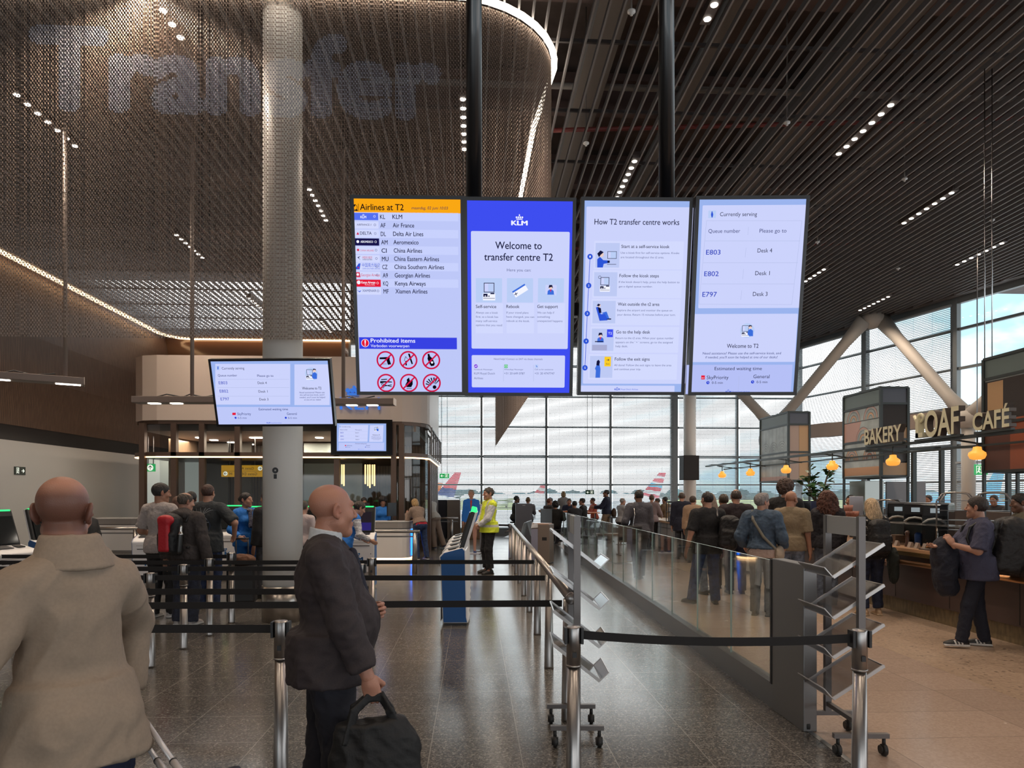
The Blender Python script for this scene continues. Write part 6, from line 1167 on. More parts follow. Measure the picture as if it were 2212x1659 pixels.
def hair_sdf(style, R, c, r, th=.011):
    s = SDF(); s.T = (R, c); sc = lambda *a: tuple(q*r for q in a); E = lambda t: (.0765*r+t, .099*r+t, .086*r+t); ctr = sc(0,-.014,.040); N = lambda: s
    if style in ('short','bun','ring','crop','quiff','mop'):
        th = {'crop': .005, 'ring': .004, 'bun': .010, 'quiff': .014, 'mop': .030}.get(style, th); s.el(ctr, E(th), .01)
        if style == 'quiff': s.el(sc(.0,.045,.105), sc(.055,.050,.035), .03*r)
        if style == 'mop': s.el(sc(0,-.01,.09), sc(.095,.105,.075), .03*r)
        s.el(sc(0,.085,-.02), sc(.070,.075,.095), .012*r, sub=True); s.cut(sc(0,.085,.068), (0,1.0,-1.0), .006); s.cut(sc(0,-.05,-.072), (0,.25,-1), .006)
        for x in (-1,1): s.el(sc(x*.088,-.006,-.016), sc(.020,.026,.036), .006*r, sub=True)
        if style == 'ring': s.el(sc(0,.0,.140), sc(.066,.085,.062), .012*r, sub=True)
        if style == 'bun': s.el(sc(0,-.118,.020), sc(.042,.034,.040), .012*r)
    elif style in ('bob','long','curly','ponytail'):
        g = .03 if style == 'curly' else .014; s.el(ctr, E(g), .01)
        if style == 'bob': s.el(sc(0,-.025,-.025), sc(.100,.098,.110), .03*r)
        if style == 'long': s.el(sc(0,-.050,-.04), sc(.112,.092,.14), .03*r); s.el(sc(0,-.090,-.15), sc(.130,.062,.13), .04*r)
        if style == 'curly': s.el(sc(0,-.040,-.04), sc(.150,.125,.16), .03*r); s.el(sc(0,-.075,-.15), sc(.160,.095,.11), .04*r)
        if style == 'ponytail': s.rc(sc(0,-.11,.04), sc(0,-.14,-.10), .030*r, .018*r, .02*r)
        s.el(sc(0,.098,-.035), sc(.066,.090,.118), .012*r, sub=True); s.cut(sc(0,.090,.066), (0,1.0,-.75), .006)
    s.T = (np.eye(3), np.zeros(3)); return s
DARKSHOE = ('dark', (.015,.015,.016), (.02,.02,.02))
class Person: pass
def person(label, loc, H, rz, lod=1, skin='fair', hair=('short',(.05,.035,.025)), top=None, legs=None, shoes=((.02,.02,.02),(.03,.03,.03)), armR=None, armL=None, feet=((.10,.0,.1),(-.10,.0,-.1)), lean=0.0, hyaw=0.0, hpit=0.0, hroll=0.0, belly=0.0, fem=False, sit=None, wide=1.0, group=None, stub=None, flat=None, jaw=1.0, name='person', cat='person', pel=(0,0), shrug=0.0):
    """faces +Y at rz = 0; x > 0 is the right side; metres for a body of 1.75 m, scaled to H. Returns the parts' frame for things carried."""
    k = H/1.75; res = {0: .0085, 1: .0125, 2: .019, 3: .026}[lod]; hres = {0: .0042, 1: .0072, 2: .011, 3: .016}[lod]; fres = {0: .0036, 1: .0062, 2: .010, 3: .015}[lod]
    root = thing(name, label, cat, loc, math.radians(rz), group); root.scale = (k, k*(flat or 1), k)
    q = Person(); q.root = root; hz = .93 if sit is None else sit; PE = V3(pel[0], pel[1], hz+.03); Rl = rotm(-lean, 0, 0); ch = lambda p: PE + Rl @ (V3(*p)-V3(0,0,.96))
    hw = .100 if fem else .095; hips = [V3(x*hw+pel[0], pel[1], hz) for x in (1,-1)]; sw = (.165 if fem else .187)*wide
    SH = [ch((x*sw,-.012,1.412+shrug)) for x in (1,-1)]; NB = ch((0,-.02,1.47)); HCc = ch((0,.012,1.625)); Rh = rotm(0,0,hyaw) @ rotm(hpit,hroll,0) if lean == 0 else rotm(0,0,hyaw) @ rotm(hpit-lean*.35,hroll,0)
    A = []
    for i, (sd, arm) in enumerate(((1, armR), (-1, armL))):
        a = dict(w=None, pole=(sd*.35,-1,-.15), palm=None, curl=.35, f=None); a.update(arm or {}); Wd = ch((sd*(sw+.065),.03,.865)) if a['w'] is None else V3(*a['w']); E, Wd = ik(SH[i], Wd, .295, .258, a['pole']); f = nrm(Wd-E) if a['f'] is None else nrm(a['f']); n = V3(-sd,0,0) if a['palm'] is None else V3(*a['palm'])
        A.append((SH[i], E, Wd, f, n, sd, a['curl'], a.get('spread', 0)))
    Lg = []
    for i, (sd, ft) in enumerate(((1, feet[0]), (-1, feet[1]))): An = V3(ft[0], ft[1], .085+(ft[3] if len(ft) > 3 else 0)); K, An2 = ik(hips[i], An, .435, .415, (ft[0]*.4-sd*.0, 1, .05)); Lg.append((hips[i], K, An2, ft[2]))
    q.A, q.L, q.ch, q.head, q.Rh, q.NB, q.SH = A, Lg, ch, HCc, Rh, NB, SH
    def torso(s, t=0.0, lo=.86):
        s.T = (Rl, PE-Rl@V3(0,0,.96))
        s.el((0,-.005,.955), ((.172 if fem else .160)+t,.118+t+belly*.15,.135+t), .05); s.el((0,.008+belly*.45,1.10), ((.132 if fem else .146)+t+belly*.35,.100+t+belly*.55,.16+t), .06); s.el((0,-.006,1.295), (.158*wide+t,.112+t+belly*.15,.165+t), .06); s.rc((-.125*wide,-.016,1.405+shrug*.6), (.125*wide,-.016,1.405+shrug*.6), .058+t, .058+t, .05); s.rc((-.07,-.025,1.44), (.07,-.025,1.44), .048+t, .048+t, .05)
        if fem: [s.el((x*.072,.078,1.285), (.066+t,.060+t,.066+t), .035) for x in (-1,1)]
        for x in (-1,1): s.el((x*.075,-.062,.93), (.085+t,.075+t,.095+t), .05)
        s.T = (np.eye(3), np.zeros(3))
    af = .88 if fem else 1.0
    def arm(s, a, t=0.0, upto=1.0, flare=0.0, clip=True):
        S, E, Wd = a[0], a[1], a[2]; s.rc(S, E, .056*af+t*1.15, .043*af+t, .045)
        if upto > .5: u = (upto-.5)*2; e = E+(Wd-E)*u; s.rc(E, e, .043*af+t, (.043-.013*u)*af+t+flare, .03, clip=[(e, nrm(Wd-E))] if clip else None)
    def arm_short(s, a, t, frac): S, E = a[0], a[1]; e = S+(E-S)*frac; u = nrm(E-S); s.rc(S, e+u*.05, .058*af+t, .050*af+t+.012, .045, clip=[(e, u)])
    # --- body: one surface
    bs = SDF(); torso(bs, -.008); [arm(bs, a, 0.0, 1.0, 0, False) for a in A]
    for Hh, K, An, yw in Lg: bs.rc(Hh, K, .080, .054, .04); bs.rc(K, An, .052, .034, .03); bs.rc(An, An+V3(.10*math.sin(yw),.10*math.cos(yw),-.05), .034, .028, .02)
    bs.rc(NB-V3(0,0,.05), HCc+Rh@V3(0,-.022,-.06), .062 if not fem else .054, .054 if not fem else .047, .035); parts = [bs.mesh(res)]
    hs = SDF(); hs.rc(NB-V3(0,0,.0), HCc+Rh@V3(0,-.024,-.055), .060 if not fem else .052, .053 if not fem else .046, .03); head_sdf(hs, Rh, HCc, .97 if fem else 1.0, fem, jaw*(.92 if fem else 1.0), lod < 3); parts.append(hs.mesh(hres))
    if lod < 3:
        for a in A: h_ = SDF(); hand_sdf(h_, a[2], a[3], a[4], a[5], a[6], .90 if fem else 1.0, a[7]); parts.append(h_.mesh(fres))
    sk = skin_mat('skin_'+skin, SKIN_T[skin])
    def tint(V):
        c = np.ones((len(V),3)); L = (V-HCc) @ Rh; d = lambda p, r: np.exp(-(((L-np.array(p))/r)**2).sum(1))
        lip = d((0,.10,-.061), np.array((.022,.014,.010)))[:,None]; c *= 1-lip*np.array((.10,.45,.40)); br = (d((-.033,.09,.040), np.array((.020,.02,.005)))+d((.033,.09,.040), np.array((.020,.02,.005))))[:,None]; c *= 1-np.clip(br,0,1)*.55
        ey = (d((-.032,.096,.013), np.array((.012,.010,.005)))+d((.032,.096,.013), np.array((.012,.010,.005))))[:,None]; c *= 1-np.clip(ey*1.3,0,1)*.75
        er = np.clip(d((-.088,-.012,.0), .026)+d((.088,-.012,.0), .026),0,1)[:,None]; c *= 1-er*np.array((.02,.22,.22))
        if stub is not None:
            lo = np.clip((L[:,1]*-1+.030+.25*(L[:,2]-.0))/.03,0,1)*np.clip((.098-L[:,2])/.045,0,1)*np.clip((L[:,2]+.085)/.03,0,1)*(np.linalg.norm(L,axis=1)<.16); c = c*(1-(lo*stub[1])[:,None]) + (lo*stub[1])[:,None]*np.array(stub[0])
        return c
    mk('body', parts, sk, root, tint=tint)
    # --- hair
    if hair and hair[0] != 'bald':
        hm = hairm('_'.join('%d' % (x*255) for x in hair[1]), hair[1]); hh = hair_sdf(hair[0], Rh, HCc, .97 if fem else 1.0); mk('hair', [hh.mesh(hres*1.1)], hm, root, wr={'curly': .022, 'mop': .018}.get(hair[0], .004 if lod < 2 else 0), wf={'curly': 75, 'mop': 80}.get(hair[0], 90), seed=3)
    # --- trousers or skirt
    L_ = dict(col=(.02,.02,.03), nm='dark_trousers', loose=.012, kind='trousers', cuff=.055, pt=None, m=None); L_.update(legs or {}); lm = L_['m'] or cloth(L_['nm'], L_['col'])
    t = L_['loose']; ls = SDF(); ls.T = (Rl*1.0, PE-Rl@V3(0,0,.96)); ls.el((0,-.005,.955), ((.172 if fem else .160)+t*.7,.118+t*.7+belly*.15,.125), .05); ls.el((0,.004+belly*.25,1.02), ((.148 if fem else .152)+t*.5+belly*.3,.108+t*.5+belly*.35,.09), .05); [ls.el((x*.075,-.062,.93), (.085+t*.7,.075+t*.7,.095), .05) for x in (-1,1)]; ls.cut((0,0,1.065), (0,0,1)); ls.T = (np.eye(3), np.zeros(3))
    for Hh, K, An, yw in Lg: u = nrm(An-K); e = An+u*(.085-L_['cuff']); ls.rc(Hh, K, .086+t, .060+t, .045); ls.rc(K, e, .060+t, .046+t*1.5, .03, clip=[(e, u)])
    mk('trousers', [ls.mesh(res)], lm, root, wr=.006 if lod < 2 else (.003 if lod == 2 else 0), wf=34, seed=5, paint=L_['pt'])
    # --- shoes
    if shoes:
        sm = [mat('shoe_%d_%d_%d' % tuple(int(c*255) for c in shoes[0]), shoes[0], .5), mat('sole_%d_%d_%d' % tuple(int(c*255) for c in shoes[1]), shoes[1], .6)]; st3 = shoes[2] if len(shoes) > 2 else None
        for i, (Hh, K, An, yw) in enumerate(Lg):
            f = V3(math.sin(yw), math.cos(yw), 0); r = V3(f[1],-f[0],0); z0 = An[2]-.085; pit = 0; s = SDF(); b = V3(An[0],An[1],z0); R = np.stack([r,f,V3(0,0,1)],1)
            s.el(b+f*-.035+V3(0,0,.045), (.038,.045,.050), .02, R=R); s.el(b+f*.06+V3(0,0,.038), (.041,.085,.042), .03, R=R); s.el(b+f*.135+V3(0,0,.028), (.043,.062,.032), .03, R=R); s.rc(b+V3(0,0,.06), b+V3(0,0,.11), .040, .042, .02, clip=[(b+V3(0,0,.105), V3(0,0,1))]); s.bx(b+f*.055+V3(0,0,.012), (.040,.135,.014), .012, .012, R=R); s.cut(b+V3(0,0,.001), (0,0,-1), .002)
            def pnt(Cn, b=b, f=f, r=r):
                zz = Cn[:,2]-b[2]; m = (zz < .026).astype(int)
                if st3: u = (Cn-b)@f; g = (np.abs((Cn-b)@r) > .022) & (zz > .028) & (zz < .082); w = (u-.35*(zz-.03)); m = np.where(g & (w > -.005) & (w < .085) & (((w+.005) % .034) < .017), 1, m)
                return m
            mk('shoe', [s.mesh(max(fres, .0045))], sm, root, paint=pnt)
    # --- top garments (list)
    for g in (top or []):
        g = dict(dict(nm='shirt', col=(.1,.1,.1), t=.012, sleeve=1.0, hem=.90, flare=.0, part='shirt', wr=.007, collar=None, open=None, m=None, pt=None, mats=None, seed=2, vneck=None, cufft=.0, wzs=.5, wf=26), **g); s = SDF(); t = g['t']; torso(s, t)
        for a in A:
            if g['sleeve'] >= .6: arm(s, a, t, g['sleeve'], g['cufft'])
            elif g['sleeve'] > 0: arm_short(s, a, t, g['sleeve']*2)
            else: s.el(a[0], (.05+t,.05+t,.05+t), .03)
        s.T = (Rl, PE-Rl@V3(0,0,.96)); h_ = g['hem']; wv = (.166 if fem else .158)+t+belly*.3
        if h_ < .93: s.ec((0,-.004,1.06), (0,-.004+g['flare']*.05,h_), (wv,.118+t+belly*.45), (wv+.012+g['flare'],.126+t+g['flare']*.7+belly*.3), .05)
        elif g['flare']: s.ec((0,-.0,1.12), (0,0,h_), (.135+t,.10+t+belly*.4), (wv+g['flare'],.12+t+g['flare']+belly*.4), .05)
        s.cut((0,0,h_), (0,0,-1), .004); s.el((0,-.008,1.525), (.062,.062,.058), .008, sub=True)
        if g.get('vent'): s.bx((.02,-.20,.90), (.005,.12,.12), .003, .004, sub=True)
        if g['vneck']: s.rc((0,.14,1.50), (0,.16,1.50-g['vneck']), .045, .012, .01, sub=True)
        if g['open']: s.bx((0,.2,1.0), (g['open'],.13,.6), .01, .01, sub=True)
        s.T = (np.eye(3), np.zeros(3)); m = g['mats'] or [g['m'] or cloth(g['nm'], g['col'])]; o_ = mk(g['part'], [s.mesh(res)], m, root, wr=g['wr'] if lod < 2 else g['wr']*.5*(lod < 3), wf=g['wf'], seed=g['seed'], paint=g['pt'], wzs=g['wzs'])
        if g['collar']:
            c = SDF(); hgt, cm = g['collar'][0], g['collar'][1]; c.T = (Rl, PE-Rl@V3(0,0,.96)); c.rc((0,-.024,1.445), (0,-.016,1.475+hgt), .074+t, .072+t*.6, .02, clip=[(ch((0,-.016,1.475+hgt)), Rl@nrm((0,.18,1)))]); c.rc((0,-.02,1.45), (0,-.006,1.56), .062, .064, .005, sub=True)
            if len(g['collar']) > 2: c.rc((0,.10,1.49), (0,.12,1.34), .040, .01, .01, sub=True)
            c.T = (np.eye(3), np.zeros(3)); mk('collar', [c.mesh(hres)], cm, o_)
    return q
def carried(q, name, label, cat, sdf, res, m, wr=0.0, paint=None, group=None, wf=30, kids=()):
    """an object worn or held: built in the person's own frame, kept as a thing of its own"""
    if isinstance(sdf, SDF): o = mk(name, [sdf.mesh(res)], m, None, wr=wr, wf=wf, paint=paint)
    else: o = sdf
    o.location = q.root.location; o.rotation_euler = q.root.rotation_euler; o.scale = q.root.scale; tag(o, label, cat, group)
    for n_, s_, r_, m_ in kids: mk(n_, [s_.mesh(r_)], m_, o)
    return o
def backpack_sdf(q, w=.15, h=.24, d=.085, z=1.22, y=-.235, x=0.0, tilt=0.0, R=None):
    s = SDF(); c = q.ch((x, y, z)); R_ = rotm(tilt,0,0) if R is None else R
    s.bx(c, (w,d,h), .06, .02, R=R_); s.bx(c+R_@V3(0,-d,-h*.30), (w*.80,.045,h*.52), .04, .025, R=R_); s.el(c+R_@V3(0,-.0,h*.85), (w*.85,d*.9,h*.28), .04, R=R_); return s, c, R_
def strap_sdf(q, sides=(1,-1), off=.030, y0=-.15, low=1.02, wd=.017):
    s = SDF()
    for x in sides:
        P = [q.ch((x*.10,-.135,1.38)), q.ch((x*.115,-.075,1.472+off*.4)), q.ch((x*.118,.0,1.470+off*.5)), q.ch((x*.120,.085+off,1.40)), q.ch((x*.125,.118+off,1.28)), q.ch((x*.155,.085+off,1.14)), q.ch((x*.165,.0,1.08)), q.ch((x*.13,-.15,1.04))]
        for a, b in zip(P[:-1], P[1:]): s.rc(a, b, wd, wd, .01)
    return s
# ================================================================== THE PEOPLE
NAVYC = (.018,.022,.045); JEAN = (.03,.05,.10); BLKC = (.010,.010,.012); GREYC = (.09,.09,.10)
def jeans(nm='jeans', col=JEAN, **k): return dict(nm=nm, col=col, m=mat('denim_'+nm, col, .8, noise=.35, nscale=18, bump=.3, bscale=60), **k)
# ---- 1 man in beige coat
c = PX(160, 2.44); MC = mat('beige_coat_cloth', (.29,.225,.17), .85, noise=.05, nscale=90, bump=.22, bscale=14); RZ1 = 55; K1 = 1.765/1.75
g1, g2 = WP(290,1521,2.70), WP(420,1712,2.34); f1, f2 = WP(280,1556,2.80), WP(372,1690,2.47); ga, fa = g1+(g1-g2)*.0, f1+(f1-f2)*.02
FW = nrm((.10,-.25,-.96)); Wt = (Matrix.Rotation(-math.radians(RZ1),3,'Z') @ ((ga+fa)/2 - Vector((c.x,c.y,0))))/K1; Wt = np.array(Wt)-FW*.075
q = person('bald man in a beige coat seen from behind at the left edge', (c.x,c.y,0), 1.765, RZ1, 0, 'pink', ('bald',), hyaw=-.78, hpit=-.05, stub=((.27,.23,.23), .85), wide=.84, jaw=1.02, lean=.08, shrug=-.03,
  top=[dict(part='coat', m=MC, t=.017, hem=.80, flare=.06, sleeve=.97, wr=.011, wf=15, wzs=.14, cufft=.008, seed=11)],
  armL=dict(w=(-.24,.20,1.02), pole=(-.6,-.7,-.3), curl=.7, palm=(1,0,.3)), armR=dict(w=tuple(Wt), f=tuple(FW), pole=(.72,.70,0), curl=1.45, palm=(-.6,.8,0)), legs=dict(nm='navy_trousers', col=(.012,.016,.045)), feet=((.10,-.12,.05),(-.10,.22,.05)))
def coat_collar(q, m):
    s = SDF(); s.T = (np.eye(3), np.zeros(3)); a = q.ch((0,-.045,1.50))
    s.ec(q.ch((0,-.034,1.44)), q.ch((0,-.026,1.555)), (.130,.105), (.088,.086), .01); s.ec(q.ch((0,-.02,1.40)), q.ch((0,-.016,1.59)), (.090,.085), (.072,.072), .006, sub=True); s.rc(q.ch((0,.16,1.46)), q.ch((0,.10,1.56)), .06, .075, .01, sub=True)
    mk('coat_collar', [s.mesh(.006)], m, q.root, wr=.003)
coat_collar(q, MC)
# suitcase pulled behind him
case_b = PX(440, 2.1)
t = thing('suitcase', 'rolling suitcase with white telescopic handle behind the beige coat', 'suitcase', (case_b.x,case_b.y,0)); lc = lambda v: Vector(v)-t.location
M_HW = mat('white_handle_tube', (.62,.60,.60), .3, .3)
for a, b in ((g1,g2),(f1,f2)): m = MB(); up = a+(a-b)*.01; m.cyl(lc(up), lc(a.lerp(b,.68)), .0095, n=12); m.cyl(lc(a.lerp(b,.68)), lc(b), .0125, n=12); m.cyl(lc(a.lerp(b,.675)), lc(a.lerp(b,.685)), .0135, n=12, mi=1); m.build('handle_tube', [M_HW, M_BLK], t)
m = MB(); m.cyl(lc(ga), lc(fa), .015, n=12); m.build('grip', M_BLK, t)
m = MB(); d = (g2-g1).normalized(); m.beam(lc((g2+f2)/2-Vector((0,0,.01))), lc((g2+f2)/2+Vector((d.x*.42,d.y*.42,-.42))), .34, .22); m.build('case_shell', mat('case_shell', (.03,.03,.035), .4), t, bevel=.03)
# ---- 2 man in charcoal suit, bag in the right hand
c = PX(712, 3.42); MS = mat('charcoal_suit_cloth', (.031,.023,.026), .8, noise=.12, nscale=140, bump=.22, bscale=16); MWH = cloth('white_shirt', (.55,.57,.60)); MNV = cloth('dark_tie', (.015,.016,.03))
q = person('bald man in a charcoal suit walking right, in front of the white pillar', (c.x,c.y,0), 1.75, -80, 0, 'pink', ('bald',), hyaw=.42, hpit=-.02, stub=((.80,.74,.72), .35), belly=.10, wide=1.08, jaw=1.10,
  top=[dict(part='shirt', m=MWH, t=.006, hem=.95, sleeve=1.0, wr=0, collar=(.064, MWH)), dict(part='jacket', m=MS, t=.022, hem=.84, flare=.02, sleeve=.915, wr=.010, wf=20, cufft=.006, vneck=.34, vent=1, seed=4, collar=(.004, MS))],
  armR=dict(w=(.285,.175,.885), pole=(.25,-1,-.1), curl=1.45, palm=(-1,0,.2), f=(0,.25,-.97)), armL=dict(w=(-.09,.17,1.14), pole=(-.7,-.8,-.3), curl=.9, palm=(1,-.3,0)), legs=dict(m=mat('charcoal_trouser_cloth', (.012,.012,.020), .8, bump=.2, bscale=16), loose=.022), feet=((.10,.02,.0),(-.10,-.10,.0)), shoes=((.012,.010,.010),(.015,.015,.015)))
s = SDF(); s.rc(q.ch((0,.105,1.43)), q.ch((0,.165,1.18)), .022, .034, .01); mk('tie', [s.mesh(.006)], MNV, q.root)
# black tote bag
W2 = q.A[0][2]+q.A[0][3]*.085; B0 = W2+V3(.02,-.045,-.33); s = SDF(); MBG = mat('black_bag_cloth', (.005,.005,.006), .65, bump=.35, bscale=22)
s.ec(B0+V3(0,.02,.22), B0+V3(0,.05,-.26), (.05,.13), (.105,.255), .03); s.el(B0+V3(.0,.06,-.14), (.115,.235,.20), .06); s.el(B0+V3(0,.10,.10), (.06,.15,.13), .06); s.el(B0+V3(0,.0,.30), (.10,.05,.08), .03, sub=True)
ks = SDF()
for x in (-.045,.045):
    P = [B0+V3(x,-.07,.15), B0+V3(x*.6,-.035,.28), W2+V3(x*.2,-.02,-.005), W2+V3(x*.2,.035,-.005), B0+V3(x*.6,.115,.27), B0+V3(x,.185,.12)]
    for a, b in zip(P[:-1], P[1:]): ks.bx((a+b)/2, (.006,.020,np.linalg.norm(b-a)/2+.012), .004, .006, R=np.array(Vector(b-a).to_track_quat('Z','X').to_matrix())@rotm(0,0,PI/2)); 
yt = SDF(); yt.bx(B0+V3(.05,.118,.20), (.004,.010,.020), .002)
rg = SDF(); P0 = B0+V3(.03,.245,-.02); [rg.rc(P0+V3(0,.012*math.cos(a),.03*math.sin(a)-.03), P0+V3(0,.012*math.cos(a+.6),.03*math.sin(a+.6)-.03), .0035) for a in np.arange(0,6.2,.6)]; rg.rc(P0+V3(0,0,.02), P0, .004); rg.rc(P0+V3(0,0,-.06), P0+V3(0,.012,-.12), .004)
carried(q, 'tote_bag', 'large black soft bag hanging from the hand of the suited man', 'bag', s, .009, MBG, wr=.010, wf=22, kids=[('bag_handle', ks, .006, MBG), ('yellow_tab', yt, .003, mat('yellow_tab', (.6,.35,.03), .5)), ('zip_pull', rg, .0035, M_BLK)])
# ---- 3 stocky man with big backpack at the right
c = FL(2112,1398); q = person('stocky man in a slate shirt with big black backpack walking left at the counter', (c.x,c.y,0), 1.68, 72, 1, 'fair', ('short',(.022,.014,.012)), hyaw=-.55, belly=.10, wide=1.05,
  top=[dict(part='shirt', nm='slate_shirt', col=(.050,.052,.095), t=.022, hem=.80, flare=.03, sleeve=.47, wr=.009, collar=(.03, cloth('slate_shirt', (.050,.052,.095))))], legs=dict(nm='navy_jeans', col=(.010,.012,.024), loose=.012),
  armL=dict(w=(-.14,.30,1.20), pole=(-.5,-.5,-1), f=(.2,.5,.9), palm=(.9,.2,0), curl=.8, spread=.4), armR=dict(w=(.02,.40,1.17), pole=(.5,-.6,-1), curl=.6, palm=(0,0,1)), feet=((.10,-.10,.15),(-.10,.20,-.05)), shoes=((.012,.012,.014),(.62,.60,.58),1))
s, cc, R_ = backpack_sdf(q, .18, .30, .14, 1.18, -.30, .0, .18); s.el(cc+V3(0,-.12,-.06), (.16,.12,.22), .06); s.el(cc+V3(0,-.05,.20), (.17,.13,.12), .05); carried(q, 'backpack', 'bulging black backpack on the stocky man in slate shirt', 'backpack', s, .013, mat('black_nylon', (.008,.008,.010), .6, bump=.4, bscale=30), wr=.012, wf=20, kids=[('strap', strap_sdf(q), .010, M_BLK)])
s = SDF(); a = q.A[0]; m_ = a[2]*.5+a[1]*.5; s.el(m_+V3(-.02,.03,-.10), (.17,.15,.20), .05); s.el(m_+V3(-.02,.04,-.32), (.19,.12,.26), .08); s.el(m_+V3(-.0,.0,-.50), (.16,.10,.10), .06); carried(q, 'folded_jacket', 'dark navy jacket draped over the forearm of the stocky man', 'jacket', s, .012, cloth('navy_jacket', (.010,.012,.024)), wr=.016, wf=20)
# ---- 4 man in yellow vest
c = FL(1056,1239); MY = mat('hi_vis_yellow', (.62,.72,.03), .6, bump=.3, bscale=20); MSV = mat('reflective_band', (.48,.48,.46), .35)
q = person('man in a yellow safety vest standing with clasped hands by the handrail', (c.x,c.y,0), 1.86, 112, 0, 'fair', ('short',(.045,.036,.030)), hyaw=.0, belly=.05,
  top=[dict(part='shirt', m=cloth('white_uniform_shirt', (.58,.58,.60)), t=.014, hem=.97, sleeve=.97, wr=.009, collar=(.03, cloth('white_uniform_shirt', (.58,.58,.60)), 1)), dict(part='safety_vest', mats=[MY, MSV], t=.028, hem=.845, flare=.02, sleeve=0, wr=.006, vneck=.22, pt=lambda P: np.where(((P[:,2] > .955) & (P[:,2] < 1.005)) | ((np.abs(np.abs(P[:,0])-.115) < .022) & (P[:,2] > 1.0)), 1, 0))],
  legs=dict(nm='black_trousers', col=(.008,.008,.011), loose=.02, cuff=.12), armR=dict(w=(.06,.24,.985), pole=(.9,-.5,-.2), f=(-.8,.3,-.5), palm=(0,-1,.2), curl=.9), armL=dict(w=(-.06,.25,.985), pole=(-.9,-.5,-.2), f=(.8,.2,-.5), palm=(0,-1,.2), curl=.9), feet=((.11,.0,.25),(-.11,.02,-.2)), shoes=((.008,.008,.009),(.01,.01,.01)))
s = SDF(); s.bx(q.ch((.262,.02,1.33)), (.004,.030,.022), .002); mk('shoulder_badge', [s.mesh(.004)], mat('badge_maroon', (.12,.02,.03), .6), q.root)
# ---- 5 man in grey t-shirt
c = PX(347, 10.0); q = person('dark haired man in a pale grey t-shirt seen from behind in the queue', (c.x,c.y,0), 1.86, -18, 1, 'tan', ('short',(.010,.008,.008)), hyaw=-.55, hpit=-.1,
  top=[dict(part='t_shirt', m=cloth('pale_grey_tee', (.36,.32,.31)), t=.018, hem=.86, flare=.02, sleeve=.42, wr=.008)], legs=dict(nm='black_joggers', col=BLKC, loose=.02), armR=dict(w=(.24,.24,1.08)), armL=dict(w=(-.22,.22,1.06), pole=(-.6,-1,-.4)), shoes=((.35,.34,.34),(.6,.6,.6)), feet=((.1,.1,.3),(-.12,0,-.1)))
# ---- 6 balding man with red backpack
c = PX(400, 9.45); q = person('balding man in a dark hooded sweater wearing the red backpack', (c.x,c.y,0), 1.73, -12, 1, 'fair', ('ring',(.06,.045,.035)), hyaw=-.5, hpit=-.15, belly=.03, wide=1.04, stub=((.35,.30,.28), .5),
  top=[dict(part='hooded_sweater', m=cloth('dark_taupe_fleece', (.045,.036,.035)), t=.026, hem=.875, flare=.015, sleeve=.98, wr=.011, cufft=.006, collar=(.035, cloth('dark_taupe_fleece', (.045,.036,.035))))], legs=jeans('dark', (.014,.018,.035), loose=.02), armR=dict(w=(.33,.0,.86), curl=.5), armL=dict(w=(-.30,.02,.86)), shoes=((.3,.28,.28),(.5,.5,.5)))
s = SDF(); s.el(q.ch((0,-.10,1.47)), (.13,.075,.065), .03); s.el(q.ch((0,-.04,1.50)), (.09,.09,.06), .02); mk('hood', [s.mesh(.010)], cloth('dark_taupe_fleece', (.045,.036,.035)), q.root, wr=.006)
s, cc, R_ = backpack_sdf(q, .145, .255, .085, 1.20, -.24, -.05, .04); MRD = mat('red_nylon', (.42,.008,.018), .5, bump=.3, bscale=40); MBK = mat('black_nylon', (.008,.008,.010), .6)
fp = SDF(); fp.bx(cc+V3(-.01,-.115,.02), (.075,.035,.225), .03, .02); fp.el(cc+V3(-.0,-.095,.20), (.115,.06,.07), .03)
bt = SDF(); bt.rc(cc+V3(.165,-.06,-.20), cc+V3(.185,-.06,.02), .034, .034, .01); bt.rc(cc+V3(.185,-.06,.03), cc+V3(.192,-.06,.12), .020, .017, .01)
carried(q, 'backpack', 'red and black backpack on the balding man in the queue', 'backpack', s, .010, MBK, wr=.006, kids=[('red_front', fp, .008, MRD), ('strap', strap_sdf(q), .009, MBK)])
carried(q, 'drink_bottle', 'slim dark bottle with silver neck in the side pocket of the red backpack', 'bottle', bt, .006, [mat('gunmetal', (.06,.06,.06), .3, .8), mat('silver_neck', (.5,.48,.46), .25, 1)], paint=lambda P, z=cc[2]: (P[:,2] > z+.02).astype(int))
# ---- 7 man in printed dark t-shirt
c = PX(449, 10.9); MT = cloth('charcoal_tee', (.030,.036,.042)); q = person('man in a dark printed t-shirt pulling a suitcase, seen from behind in the queue', (c.x,c.y,0), 1.86, -6, 1, 'fair', ('crop',(.05,.022,.016)), wide=1.08, belly=.03,
  top=[dict(part='t_shirt', m=MT, t=.022, hem=.80, flare=.02, sleeve=.46, wr=.008)], legs=jeans('blue', (.016,.03,.085), loose=.015), armR=dict(w=(.34,.10,1.02), pole=(1,-.6,-.2), curl=1.2), armL=dict(w=(-.25,.1,.9)))
MPR = mat('print_pale', (.36,.40,.44), .7); PRC = [mat('print_blue', (.03,.06,.14), .7), mat('print_yellow', (.5,.36,.03), .7), mat('print_red', (.4,.06,.03), .7), mat('print_green', (.08,.25,.05), .7)]
P = Plane((0,-.1475,1.22), (1,0,0), (0,.10,1)); P.step = .0008
T_ = lambda x, y, k=.16: (x*k, y*k)
